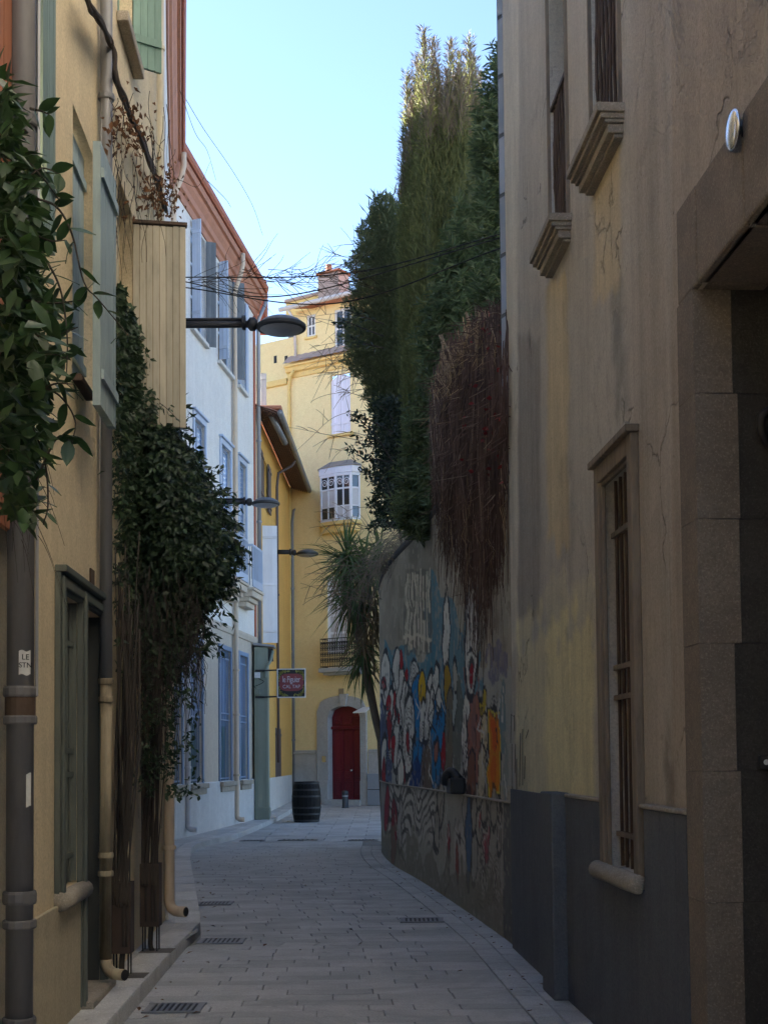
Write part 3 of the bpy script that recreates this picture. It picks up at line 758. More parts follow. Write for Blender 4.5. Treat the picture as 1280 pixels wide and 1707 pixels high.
# tall beige boarded leaf standing out from the wall
hp = WA.p(SY(10.82), 0, 0.0)
bl = shutter(hA, hp, (0.41, 0.08), 0.42, 4.25, 5.88, M['beige_wood'], 8, 0.04, battens=(0.03, 0.42), face=(0, 1), name='boarded_shutter', bmat=M['pipe_ochre'])
k = MB(); dv = np.array([0.41, 0.08, 0]) / math.hypot(.41, .08)
k.obox(np.array([hp[0], hp[1], 5.9]) + dv * 0.21, dv * 0.22, np.array([-dv[1], dv[0], 0]) * 0.035, UP * 0.012); k.build('top_rail', M['iron_rust'], bl)
win(hA, WA, SY(10.0), SY(10.78), pz0, pz1, -0.1, M['beige_wood'])
# pipes
big = thing('large_downpipe', 'thick dark grey downpipe with collars and torn stickers at far left', 'downpipe', (XA(6.33) + 0.1, 6.33, 0.1))
c = np.array([XA(6.33) + 0.105, 6.33, 0]); r = 0.062
col = [(c + UP * z, (0, 0, 1), h) for z, h in ((1.92, 0.025), (1.79, 0.02), (0.98, 0.03), (0.86, 0.02), (0.42, 0.02), (3.2, 0.025), (4.6, 0.03))]
pipe(big, [c + UP * 0.1, c + UP * 5, c + UP * 6.3], r, M['pipe_grey'], 'pipe', col, 1.18, 18)
k = MB(); k.lathe(c + UP * 1.855, [(r * 1.12, -0.05), (r * 1.12, 0.05)], 18); k.build('joint_band', M['iron_rust'], big)
k = MB(); k.tube([c + (0.075, 0.0, 1.9), c + (0.075, 0.0, 9)], 0.008, 6); k.build('earth_rod', M['zinc_lite'], big)
def sticker(zc, hh, a0, a1, name, mat, rr=r * 1.02, parent=None):
    V = []; F = []; n = 8
    for i in range(n + 1):
        a = a0 + (a1 - a0) * i / n
        for z in (zc - hh, zc + hh): V.append((c[0] + rr * math.cos(a), c[1] + rr * math.sin(a), z + 0.004 * math.sin(a * 9)))
    F = [(2 * i, 2 * i + 2, 2 * i + 3, 2 * i + 1) for i in range(n)]
    return mk(name, V, F, mat, parent)
st1 = sticker(2.05, 0.055, R(-82), R(-30), 'sticker', M['paper'], parent=big)
sticker(1.47, 0.075, R(-50), R(-25), 'sticker', M['paper'], parent=big)
def text(body, size, loc, xdir, ydir, mat, parent, name='lettering', ext=0.002, align='CENTER', shear=0.0, space=1.0):
    cu = bpy.data.curves.new(name, 'FONT'); cu.body = body; cu.size = size; cu.align_x = align; cu.align_y = 'CENTER'; cu.extrude = ext; cu.shear = shear; cu.space_character = space
    cu.materials.append(mat)
    o = bpy.data.objects.new(name, cu); COL.objects.link(o)
    x = Vector(xdir).normalized(); y_ = Vector(ydir).normalized(); z = x.cross(y_)
    o.rotation_euler = Matrix((x, y_, z)).transposed().to_euler()
    bpy.context.view_layer.update()
    me = bpy.data.meshes.new_from_object(o.evaluated_get(bpy.context.evaluated_depsgraph_get())); me.name = name
    rot_ = o.rotation_euler.copy(); bpy.data.objects.remove(o)
    o = bpy.data.objects.new(name, me); COL.objects.link(o); o.rotation_euler = rot_; o['kind'] = 'stuff'
    if not me.materials: me.materials.append(mat)
    place(o, loc, parent); return o
for body, zz, sz in (('LE', 2.075, 0.036), ('STN', 2.038, 0.034)):
    a = R(-56); text(body, sz, (c[0] + (r * 1.08) * math.cos(a), c[1] + (r * 1.08) * math.sin(a), zz), (-math.sin(a), math.cos(a), 0), (0, 0, 1), M['ink'], st1, ext=0.001)
p2 = np.array([XA(9.1) + 0.06, 9.1, 0])
zs = zx(186, 1140)
pp = pipe(hA, [p2 + UP * zs, p2 + UP * 9.2], 0.042, M['zinc'], 'downpipe', [(p2 + UP * z, (0, 0, 1), 0.02) for z in (zx(180, 213), zx(180, 640), 9.0)])
bot = p2 + UP * 0.30
pts = [p2 + UP * (zs + 0.02), bot] + elbow(bot, (0, 0, -1), (0.86, -0.5, 0), 0.09)
pts += [pts[-1] + np.array([0.86, -0.5, 0]) * 0.07]
pipe(hA, pts, 0.038, M['pipe_ochre'], 'downpipe', [(p2 + UP * z, (0, 0, 1), 0.018) for z in (zs - 0.02, zs - 0.14, 0.98, 0.86)])
m = MB(); e = pts[-1]; m.lathe(e, [(0.036, 0.0), (0.036, 0.004)], 12, (0.86, -0.5, 0)); m.build('pipe_mouth', M['cable'], hA)
p3 = np.array([XA(12.1) + 0.07, 12.1, 0])
pipe(hA, [p3 + UP * 4.0, p3 + UP * 9.2], 0.032, M['beige_wood'], 'downpipe', [(p3 + UP * z, (0, 0, 1), 0.018) for z in (6.4, 8.0)])
# ochre service tube looping on the wall
q = [(181, 705), (180, 790), (178, 860), (177, 905), (180, 940), (176, 985), (184, 1022), (184, 1048), (177, 1058), (172, 1055)]
m = MB(); m.tube(curve_pts([at(a, b, 9.12) for a, b in q], 8), 0.0125, 8); m.build('service_tube', M['pipe_ochre'], hA, smooth=True)
m = MB(); s_, z_ = WA.hit(152, 962); m.wbox(WA, s_ - 0.07, s_ + 0.07, z_ - 0.05, z_ + 0.05, 0.0, 0.012); m.build('number_plaque', M['iron_rust'], hA, bev=0.003)
# ================================================================== left: white house with blue joinery
hB = thing('white_house', 'tall white house with blue windows and terracotta cornice on the left', 'house', (-3.9, 27, 0.1))
BS = 2
bs = lambda px: WB.hit(px, 1264, seg=BS)[0]
bz = lambda px, py: WB.hit(px, py, seg=BS)[1]
def rectB(l, r_, t, b): mid = (l + r_) / 2; return [bs(l), bs(r_), bz(mid, b), bz(mid, t)]
top_w = [rectB(320, 344, 388, 566), rectB(366, 388, 452, 606), rectB(399, 411, 505, 652)]
mid_w = [rectB(324, 342, 700, 958), rectB(369, 385, 748, 968), rectB(399, 411, 785, 974)]
gr_w = [rectB(283, 302, 1066, 1318), rectB(315, 336, 1074, 1308), rectB(366, 384, 1078, 1302), rectB(399, 412, 1086, 1296)]
for g in (top_w, mid_w, gr_w):        # storeys share sill and head heights
    a = float(np.median([q[2] for q in g])); b = float(np.median([q[3] for q in g]))
    for q in g: q[2], q[3] = a, b
ZBAND, ZPL, ZTOP = bz(390, 1052), bz(390, 1303), 13.25
s2 = WB.cum[2]
hup = [tuple(q) + (0.14,) for q in top_w + mid_w]
hgr = [tuple(q) + (0.14,) for q in gr_w]
V, F, _ = WB.mesh(0, WB.len, ZBAND, ZTOP, hup, 1.0, 1.0); mk('upper_wall', V, F, M['white'], hB)
V, F, _ = WB.mesh(0, WB.len, ZPL, ZBAND, hgr, 1.0, 1.0); mk('lower_wall', V, F, M['sand'], hB)
sweep(WB, 0, WB.len, [(-0.05, 0.0), (0.045, 0.0), (0.045, ZPL + 0.0), (0.02, ZPL + 0.03), (-0.05, ZPL + 0.03)], 'plinth', M['white_low'], hB)
sweep(WB, 0, WB.len, [(-0.02, ZBAND - 0.12), (0.03, ZBAND - 0.1), (0.05, ZBAND), (0.05, ZBAND + 0.05), (-0.02, ZBAND + 0.07)], 'string_course', M['sand'], hB)
prof = [(-0.1, 12.5), (0.03, 12.5), (0.045, 12.64), (0.09, 12.68), (0.10, 12.80), (0.15, 12.90), (0.165, 12.98), (0.22, 13.0), (0.23, 13.14), (-0.1, 13.2)]
sweep(WB, 0, WB.len + 0.1, prof, 'cornice', M['terracotta'], hB)
sweep(WB, 0, WB.len + 0.1, [(0.17, 13.15), (0.27, 13.15), (0.30, 13.2), (0.31, 13.3), (0.29, 13.3), (0.28, 13.22), (0.17, 13.2)], 'gutter', M['pipe_red'], hB)
xs = [tuple(WB.p(float(c), 0, 0.3)[:2]) for c in WB.cum]
shell('roof', xs + [(-10, 33.6), (-10, 13.2)], 13.2, 13.24, M['tile'], hB)
xs = [tuple(WB.p(float(c), 0, -0.3)[:2]) for c in WB.cum]
# end wall of the white house
WBe = Wall([(-3.08, 33.6), (-6.0, 34.1)], 1); V, F, _ = WBe.mesh(0, WBe.len, 0, 13.2, [], 2, 3); mk('end_wall', V, F, M['white'], hB)
nB, tB = WB.n(s2 + 1), WB.t(s2 + 1)
for i, (a, b, c_, d_) in enumerate(top_w):
    f = win(hB, WB, a, b, c_, d_, -0.08, M['blue_lite'], 0.07, 2, 3)
    k = MB(); k.wbox(WB, a - 0.08, b + 0.08, c_ - 0.08, c_, 0, 0.09); k.build('sill', M['white_low'], f, bev=0.01)
    w = (b - a) / 2
    near = (tB * -0.25 + nB * 0.9) if i != 2 else (tB * -0.97 + nB * 0.12)
    shutter(hB, WB.p(a + 0.01, 0, 0.03), near, w * 0.34, c_ + 0.02, d_, M['blue_lite'], 4, face=-tB)
    far = (tB * 0.5 + nB * 0.85) if i != 2 else (tB * 0.98 + nB * 0.1)
    shutter(hB, WB.p(b - 0.01, 0, 0.03), far, w * (0.36 if i == 0 else 0.45), c_ - 0.05, d_, M['slate_shut'] if i != 2 else M['blue_lite'], 4, face=tB)
def french(q, z_low, balcony):
    a, b, c_, d_ = q
    m = MB()
    for (u, v) in ((a - 0.09, a), (b, b + 0.09)): m.wbox(WB, u, v, c_, d_ + 0.12, 0, 0.04)
    m.wbox(WB, a, b, d_, d_ + 0.12, 0, 0.04); m.wbox(WB, a - 0.13, b + 0.13, d_ + 0.12, d_ + 0.17, 0, 0.09)
    fr = m.build('window', M['blue_lite'], hB, bev=0.008)
    n = 2
    for i in range(n):
        u, v = a + (b - a) * i / n + 0.005, a + (b - a) * (i + 1) / n - 0.005
        k = MB(); k.wbox(WB, u, u + 0.05, c_, d_, -0.09, -0.05); k.wbox(WB, v - 0.05, v, c_, d_, -0.09, -0.05)
        for z in (c_, c_ + (d_ - c_) * 0.45, d_ - 0.06): k.wbox(WB, u + 0.05, v - 0.05, z, z + 0.06, -0.09, -0.052)
        k.build('leaf_frame', M['blue_paint'], fr)
        k = MB(); nl = 26
        for j in range(nl):
            z = c_ + 0.08 + (d_ - c_ - 0.16) * j / nl; h = (d_ - c_ - 0.16) / nl
            k.add([WB.p(u + 0.05, z, -0.06), WB.p(v - 0.05, z, -0.06), WB.p(v - 0.05, z + h * 1.1, -0.085), WB.p(u + 0.05, z + h * 1.1, -0.085)], [(0, 1, 2, 3)])
        k.build('louvres', M['blue_paint'], fr)['kind'] = 'stuff'
    if balcony:
        m = MB(); zt = c_ - 0.02
        for o1, za, zb, e in ((0.20, zt - 0.42, zt - 0.30, 0.05), (0.27, zt - 0.30, zt - 0.2, 0.1), (0.36, zt - 0.2, zt - 0.06, 0.15), (0.40, zt - 0.06, zt, 0.2)):
            m.wbox(WB, a - e, b + e, za, zb, 0, o1)
        bal = m.build('balcony', M['sand'], hB, bev=0.012)
        z1 = zt + 1.0; u, v = a - 0.17, b + 0.17
        k = MB(); k.wbox(WB, u, v, zt + 0.03, zt + 0.2, 0.35, 0.375); k.build('kick_plate', M['blue_lite'], bal)
        k = MB(); k.wbox(WB, u, v, z1 - 0.05, z1, 0.35, 0.375); k.wbox(WB, u, u + 0.025, z1 - 0.05, z1, 0, 0.35); k.wbox(WB, v - 0.025, v, z1 - 0.05, z1, 0, 0.35); k.build('handrail', M['blue_lite'], bal)
        nb = 11
        for i in range(nb):
            u = a - 0.16 + (b - a + 0.32) * i / (nb - 1)
            k = MB(); k.wbox(WB, u - 0.011, u + 0.011, zt + 0.2, z1 - 0.05, 0.352, 0.372); k.build('baluster', M['blue_lite'], bal)
        for u in (a - 0.17, b + 0.145):
            for j in range(4):
                o = 0.05 + j * 0.08; k = MB(); k.wbox(WB, u + 0.004, u + 0.02, zt + 0.2, z1 - 0.05, o, o + 0.02); k.build('baluster', M['blue_lite'], bal)
        k = MB(); k.wbox(WB, a - 0.15, b + 0.15, zt + 0.2, z1 - 0.06, 0.335, 0.348); k.build('screen', M['zinc_lite'], bal)
french(mid_w[0], 0, True); french(mid_w[1], 0, True); french(mid_w[2], 0, True)
M['green_glass'] = flat('green_mesh_panel', (0.02, 0.10, 0.075), 0.35)
for (a, b, c_, d_) in gr_w:
    m = MB()
    for (u, v) in ((a - 0.1, a), (b, b + 0.1)): m.wbox(WB, u, v, c_, d_ + 0.1, 0, 0.035)
    m.wbox(WB, a, b, d_, d_ + 0.1, 0, 0.035)
    for z in (c_ + 0.05, c_ + (d_ - c_) * 0.46, c_ + (d_ - c_) * 0.51, d_ - 0.2): m.wbox(WB, a, b, z, z + 0.035, -0.05, -0.02)
    fr = m.build('window', M['blue_paint'], hB, bev=0.006)
    zm = c_ + (d_ - c_) * 0.42
    k = MB(); k.wbox(WB, a, b, c_, zm, -0.13, -0.11); k.build('green_screen', M['green_glass'], fr)
    k = MB(); k.wbox(WB, a, b, zm, d_, -0.13, -0.10); k.build('shutter_panel', M['blue_paint'], fr)
    for i in range(7):
        u = a + (b - a) * (i + 0.5) / 7; k = MB(); k.tube([WB.p(u, c_, -0.035), WB.p(u, d_, -0.035)], 0.011, 6); k.build('bar', M['blue_paint'], fr)
    m = MB(); m.wbox(WB, a - 0.16, b + 0.16, c_ - 0.10, c_ - 0.0, 0, 0.13); m.wbox(WB, a - 0.10, b + 0.10, c_ - 0.22, c_ - 0.10, 0, 0.09)
    m.build('sill', M['sill_stone'], fr, bev=0.015)
# cream and grey downpipes
def dpB(px, ztop, zfoot, mat, r=0.055, collars=(), seg=2, swan=True, foot=True, name='downpipe'):
    s = WB.hit(px, 1264, 0.08, seg=seg)[0]; n = WB.n(s); b = WB.p(s, 0, 0.08)
    pts = []
    if swan: pts += [WB.p(s, 13.1, 0.27), WB.p(s, 12.85, 0.27), WB.p(s, 12.62, 0.22), WB.p(s, 12.3, 0.10)]
    pts += [b + UP * (ztop - 0.1), b + UP * (ztop * 0.5), b + UP * zfoot]
    if foot: pts += elbow(b + UP * zfoot, (0, 0, -1), n, 0.10)[1:] + [b + UP * (zfoot - 0.10) + n * 0.17]
    pipe(hB, pts, r, mat, name, [(b + UP * z, (0, 0, 1), 0.025) for z in collars])
dpB(394.5, 12.2, 0.36, M['pipe_cream'], collars=(3.6, 2.6, 1.25, 7.3))
dpB(313, 7.0, 0.36, M['pipe_white'], collars=(1.45, 3.0), swan=False)
dpB(290, 12.2, 4, M['pipe_cream'], swan=True, foot=False, collars=(11,))
zp = min(WB.hit(434, 1264, 0.07, seg=2)[0], WB.len - 0.08); b = WB.p(zp - 0.05, 0, 0.09)
pipe(hB, [b + UP * 4.2, b + UP * 12.4, WB.p(zp - 0.05, 12.9, 0.3)], 0.05, M['zinc_lite'], 'downpipe', [(b + UP * z, (0, 0, 1), 0.025) for z in (5.6, 7.4, 9.4)])
m = MB(); m.wbox(WB, zp - 0.28, zp - 0.17, 4.4, 12.45, 0.0, 0.03); m.build('red_corner_strip', M['pipe_red'], hB)

# ================================================================== orange house with deep tiled eave
gC = ground_z(38)
hC = thing('orange_house', 'narrow orange house with deep tiled eave behind the hanging sign', 'house', (-3.0, 38, gC))
cs_ = lambda px, py=1264, o=0.0: WC.hit(px, py, o)[0]
cz_ = lambda px, py, o=0.0: WC.hit(px, py, o)[1]
ZE = 9.95
cw1 = (1.6, 2.9, cz_(453, 868), cz_(453, 792)); cw2 = (cs_(459), cs_(469), cz_(463, 1308), cz_(463, 1214))
V, F, _ = WC.mesh(0, WC.len, 0, ZE + 0.3, [cw1 + (0.12,), cw2 + (0.08,)], 1.0, 1.0); mk('wall', V, F, M['orange'], hC)
V, F, _ = WC.mesh(0, WC.len, gC - 0.2, 1.1, [], 2, 1, o=0.02); mk('plinth', V, F, M['white_low'], hC)
win(hC, WC, *cw1, -0.06, M['brown_shut'], 0.07, 2, 3)
shutter(hC, WC.p(cw1[0], 0, 0.05), -WC.t(0), 0.65, cw1[2], cw1[3], M['brown_shut'], 4, face=WC.n(0))
shutter(hC, WC.p(cw1[1], 0, 0.05), WC.t(0), 0.65, cw1[2], cw1[3], M['brown_shut'], 4, face=WC.n(0))
shutter(hC, WC.p(cw2[0], 0, -0.02), WC.t(0), (cw2[1] - cw2[0]), cw2[2], cw2[3], M['brown_shut'], 8, face=WC.n(0))
# eave: sloping underside with corbelled tile courses, gutter, roof tiles
def quadslab(a, b, c, d, th):
    m = MB(); a, b, c, d = (np.array(v, float) for v in (a, b, c, d)); m.hexa([a, b, c, d, a + UP * th, b + UP * th, c + UP * th, d + UP * th]); return m
L = WC.len
quadslab(WC.p(-0.05, ZE + 0.34, 0), WC.p(L, ZE + 0.34, 0), WC.p(L, ZE + 0.1, 0.6), WC.p(-0.05, ZE + 0.1, 0.6), 0.03).build('eave_boarding', M['tile_dark'], hC)
rf = MB(); n = 46
V = []; F = []
nc = n * 4
for i in range(nc + 1):
    s = -0.1 + (L + 0.1) * i / nc; hgt = 0.05 * abs(math.sin(math.pi * i / 4))
    V += [WC.p(s, ZE + 0.14 + hgt, 0.64), WC.p(s, ZE + 1.7 + hgt, -4.0)]
F = [(2 * i, 2 * i + 2, 2 * i + 3, 2 * i + 1) for i in range(nc)]
mk('roof', V, F, M['tile'], hC)
for r_ in range(9):          # tile-and-batten courses of the soffit
    o = 0.05 + r_ * 0.062; z = ZE + 0.33 - 0.4 * o
    k = MB()
    for i in range(int(L / 0.2)):
        s = 0.02 + i * 0.2; k.wbox(WC, s, s + 0.17, z - 0.045, z - 0.002, o, o + 0.035)
    k.build('soffit_tiles', M['tile_dark'], hC)['kind'] = 'stuff'
gut = [WC.p(s, ZE + 0.12, 0.66) for s in np.linspace(-0.15, L + 0.05, 6)]
m = MB(); m.tube(gut, 0.075, 12); m.build('gutter', M['zinc'], hC, smooth=True)
ps = L - 0.1
pipe(hC, [WC.p(ps, ZE + 0.1, 0.62), WC.p(ps, ZE - 0.15, 0.55), WC.p(ps, ZE - 0.45, 0.12), WC.p(ps, ZE - 0.8, 0.07), WC.p(ps, 5, 0.07), WC.p(ps, gC + 0.15, 0.07)], 0.05, M['zinc'], 'downpipe', [(WC.p(ps, z, 0.07), (0, 0, 1), 0.03) for z in (2.2, 4.4, 7)])
pipe(hC, [WC.p(5.0, ZE + 0.1, 0.62), WC.p(5.0, ZE - 0.1, 0.5), WC.p(5.0, ZE - 0.3, 0.12), WC.p(5.0, ZE - 0.7, 0.08), WC.p(5.0, 1.5, 0.08)], 0.04, M['brown_shut'], 'downpipe', [(WC.p(5.0, z, 0.08), (0, 0, 1), 0.03) for z in (6.2,)])
m = MB(); m.box((-15.0, 46.5, 0), (-7.0, 60, 21.0)); m.build('unseen_sun_block', M['orange'], hC)  # added block out of view, keeps direct sun off the yellow house roof
# small lower roof edge and bracketed zinc hopper against the white house
k = MB(); k.box((-3.1, 33.5, 10.2), (-2.45, 33.95, 10.3)); k.build('roof_verge', M['tile'], hC, bev=0.03)
m = MB(); m.tube([(-2.72, 33.8, 10.1), (-2.45, 34.7, 9.62)], 0.075, 12); m.build('hopper', M['zinc'], hC, smooth=True)
# white leaf facing the lane, hinged on the corner
x0 = at(437, 1000, 34.1)
shutter(hC, (at(437.5, 980, 34.1)[0], 34.1), (1, 0.12), 25 / 2300 * 34.1, at(450, 1072, 34.1)[2], at(450, 876, 34.1)[2], M['white_shut'], 3, battens=(0.1, 0.5, 0.9), face=(0, -1))
shutter(hC, (at(434.5, 650, 34.1)[0], 34.1), (1, 0.12), 10 / 2300 * 34.1, at(440, 690, 34.1)[2], at(440, 622, 34.1)[2], M['zinc_lite'], 2, face=(0, -1))
k = MB(); a = at(441, 485, 33.9); k.box((a[0] - 0.15, 33.75, a[2] - 1.0), (a[0] + 0.05, 34.3, a[2] + 0.25)); k.build('party_wall_cap', M['pipe_red'], hC, bev=0.02)

# ================================================================== yellow house closing the view
gD = ground_z(43)
hD = thing('yellow_house', 'yellow house closing the street with red arched door', 'house', (-1.2, 42.5, gD))
sd_ = lambda px, py=1264: WD.hit(px, py)[0]
zd_ = lambda px, py: WD.hit(px, py)[1]
nD, tD = WD.n(1), WD.t(1)
def rectD(l, r_, t, b): mid = (l + r_) / 2; return (sd_(l), sd_(r_), zd_(mid, b), zd_(mid, t))
ZC = zd_(500, 609); ZPAR = zd_(468, 566); ZG = zd_(520, 514)
sSplit = sd_(499)
q_at1, q_at2 = rectD(516, 531, 523, 560), rectD(563, 592, 512, 577)
q_sh = rectD(556, 589, 622, 722); q_fw = rectD(547, 582, 960, 1090); q_dr = rectD(546, 606, 1170, 1342)
q_bay = rectD(540, 603, 792, 870)
q_dr = (q_dr[0], q_dr[1], gD, q_dr[3])
holes = [q_sh + (0.1,), q_fw + (0.12,), q_dr + (0.22,), q_bay + (0.1,)]
V, F, _ = WD.mesh(0, WD.len, gD - 0.3, ZC, holes, 0.8, 0.8); mk('wall', V, F, M['yellow'], hD)
V, F, _ = WD.mesh(0, sSplit, ZC, ZPAR, [], 0.8, 0.5); mk('parapet', V, F, M['yellow'], hD)
V, F, _ = WD.mesh(sSplit, WD.len, ZC, ZG, [q_at1 + (0.1,), q_at2 + (0.1,)], 0.8, 0.5); mk('attic_wall', V, F, M['yellow'], hD)
sC = sd_(484)
sweep(WD, sC, WD.len, [(-0.03, ZC - 0.38), (0.04, ZC - 0.36), (0.05, ZC - 0.22), (0.13, ZC - 0.18), (0.16, ZC - 0.06), (0.22, ZC - 0.04), (0.22, ZC + 0.02), (-0.03, ZC + 0.04)], 'cornice', M['yellow_trim'], hD)
sweep(WD, 0, sC - 0.01, [(-0.03, ZC - 0.55), (0.08, ZC - 0.52), (0.10, ZC - 0.36), (-0.03, ZC - 0.3)], 'cornice', M['yellow_trim'], hD)
# tiled ledge above the cornice
V = []; nn = 80
for i in range(nn + 1):
    s = sC + (WD.len - sC) * i / nn; h = 0.035 * abs(math.sin(math.pi * i / 2.0 + 0.3)); V += [WD.p(s, ZC + 0.04 + h, 0.30), WD.p(s, ZC + 0.34 + h, 0.0)]
mk('tiled_ledge', V, [(2 * i, 2 * i + 2, 2 * i + 3, 2 * i + 1) for i in range(nn)], M['tile_grey'], hD)
# main roof of barrel tiles and gutter
V = []; nn = 150
for i in range(nn + 1):
    s = sSplit - 0.3 + (WD.len - sSplit + 0.3) * i / nn; h = 0.06 * abs(math.sin(math.pi * i / 3.0))
    V += [WD.p(s, ZG + 0.05 + h, 0.4), WD.p(s, ZG + 1.05 + h, -3.2)]
mk('roof', V, [(2 * i, 2 * i + 2, 2 * i + 3, 2 * i + 1) for i in range(nn)], M['tile'], hD)
m = MB(); m.tube([WD.p(sSplit - 0.35, ZG + 0.03, 0.42), WD.p(WD.len, ZG + 0.03, 0.42)], 0.07, 10); m.build('gutter', M['pipe_white'], hD, smooth=True)
pipe(hD, [WD.p(sSplit - 0.05, ZG, 0.4), WD.p(sSplit - 0.02, ZG - 0.25, 0.1), WD.p(sSplit, ZC + 0.3, 0.06)], 0.045, M['pipe_white'])
sp = sd_(487); pipe(hD, [WD.p(sp + 0.3, ZC - 0.2, 0.2), WD.p(sp + 0.1, ZC - 0.32, 0.1), WD.p(sp, ZC - 0.7, 0.06), WD.p(sp, 6, 0.06), WD.p(sp, gD + 0.1, 0.06)], 0.05, M['yellow_trim'], 'downpipe', [(WD.p(sp, z, 0.06), (0, 0, 1), 0.03) for z in (11.0, 8, 5)])
# chimney
cc = at(556, 480, 44.6); m = MB(); zt = at(556, 459, 44.6)[2]
m.obox((cc[0], cc[1], zt - 0.9), tD * 0.42, nD * 0.3, UP * 0.9); ch = m.build('chimney', M['tile_grey'], hD, bev=0.02)
m = MB(); m.obox((cc[0], cc[1], zt + 0.035), tD * 0.47, nD * 0.35, UP * 0.03); m.build('chimney_cap', M['tile'], ch, bev=0.01)
m = MB(); m.lathe((cc[0] - 0.15, cc[1], zt + 0.06), [(0.12, 0), (0.1, 0.3)], 12); m.build('chimney_pot', M['tile'], ch)
# set-back veranda behind the parapet
pb = WD.p(sd_(472), 0, -2.2); zv0, zv1 = at(472, 575, 46.2)[2], at(472, 542, 46.2)[2]
m = MB(); m.obox((pb[0], pb[1], (zv0 + zv1) / 2), tD * 0.95, nD * 0.5, UP * (zv1 - zv0) / 2); ver = m.build('veranda', M['zinc_lite'], hD)
for i in range(6):
    u = -0.85 + i * 0.32; k = MB(); k.obox(np.array([pb[0], pb[1], (zv0 + zv1) / 2]) + tD * u + nD * 0.52, tD * 0.13, nD * 0.008, UP * (zv1 - zv0) / 2 * 0.8); k.build('pane', M['glass'], ver)
zt1 = at(478, 512, 46.2)[2]
m = MB(); m.obox((pb[0], pb[1], (zv1 + zt1) / 2 + 0.02), tD * 1.05, nD * 0.6, UP * ((zt1 - zv1) / 2 - 0.02)); m.build('veranda_fascia', M['yellow_trim'], hD, bev=0.03)
m = MB(); m.obox((pb[0] + 0.1, pb[1], zt1 + 0.06), tD * 1.15, nD * 0.7, UP * 0.06); m.build('veranda_roof', M['tile_grey'], hD, bev=0.03)
for px in (459, 477):
    s, z = WD.hit(px, 599); k = MB(); k.wbox(WD, s - 0.06, s + 0.06, z - 0.12, z + 0.12, -0.05, 0.004); k.build('vent', M['cable'], hD)
# attic windows
for q in (q_at1, q_at2):
    f = win(hD, WD, *q, -0.03, M['white_plastic'], 0.07, 2, 2)
    k = MB(); k.wbox(WD, q[0] - 0.06, q[1] + 0.06, q[2] - 0.07, q[2], 0, 0.06); k.build('sill', M['yellow_trim'], f)
# closed lilac shutters with a segmental head
a, b, c_, d_ = q_sh
for i, (u, v) in enumerate(((a, (a + b) / 2 - 0.006), ((a + b) / 2 + 0.006, b))):
    np_ = 4; mm = MB(); mm.wbox(WD, u, v, c_ + 0.3, c_ + 0.38, -0.03, -0.012); part = mm.build('shutter', M['lilac_shut'], hD)
    for j in range(np_):
        p0, p1 = u + (v - u) * j / np_ + 0.003, u + (v - u) * (j + 1) / np_ - 0.003
        f_ = lambda s: d_ - 0.02 - 0.16 * ((s - (a + b) / 2) / ((b - a) / 2)) ** 2
        k = MB(); k.hexa([WD.p(p0, c_ + 0.01, -0.07), WD.p(p1, c_ + 0.01, -0.07), WD.p(p1, c_ + 0.01, -0.03), WD.p(p0, c_ + 0.01, -0.03), WD.p(p0, f_(p0), -0.07), WD.p(p1, f_(p1), -0.07), WD.p(p1, f_(p1), -0.03), WD.p(p0, f_(p0), -0.03)]); k.build('plank', M['lilac_shut'], part)
k = MB(); k.wbox(WD, a - 0.1, b + 0.1, c_ - 0.09, c_, 0, 0.09); k.build('sill', M['yellow_trim'], hD, bev=0.01)
# french window and iron balcony
f = win(hD, WD, *q_fw, -0.04, M['white_shut'], 0.1, 2, 4, glass=M['curtain'])
b0, b1 = sd_(547), sd_(612); zb = zd_(560, 1119)
m = MB(); m.wbox(WD, b0, b1, zb - 0.06, zb + 0.08, 0, 0.48); m.wbox(WD, b0 + 0.1, b1 - 0.1, zb - 0.14, zb - 0.06, 0, 0.38); bal = m.build('balcony', M['stone_grey'], hD, bev=0.015)
zr = zb + 0.98; ins = 0.05
m = MB()
for z in (zb + 0.12, zr, zr - 0.12):
    m.tube([WD.p(b0 + ins, z, 0.02), WD.p(b0 + ins, z, 0.43), WD.p(b1 - ins, z, 0.43), WD.p(b1 - ins, z, 0.02)], 0.014, 6)
m.build('railing', M['iron'], bal)
nb = 15
for i in range(nb + 1):
    s = b0 + ins + (b1 - b0 - 2 * ins) * i / nb; k = MB(); k.tube([WD.p(s, zb + 0.08, 0.43), WD.p(s, zr, 0.43)], 0.009, 6); k.build('baluster', M['iron'], bal)
for i in range(nb):      # scrolls between the balusters
    s = b0 + ins + (b1 - b0 - 2 * ins) * (i + 0.5) / nb; k = MB(); w = (b1 - b0 - 2 * ins) / nb * 0.46
    for z, sg in ((zb + 0.3, 1), (zb + 0.48, -1), (zb + 0.66, 1), (zb + 0.8, -1)):
        P = [WD.p(s + sg * w * (1 - t * 0.7) * math.cos(t * 9), z + 0.1 * (1 - t * 0.7) * math.sin(t * 9), 0.43) for t in np.linspace(0, 1, 12)]
        k.tube(P, 0.0085, 5)
    k.build('scrollwork', M['iron'], bal)['kind'] = 'stuff'
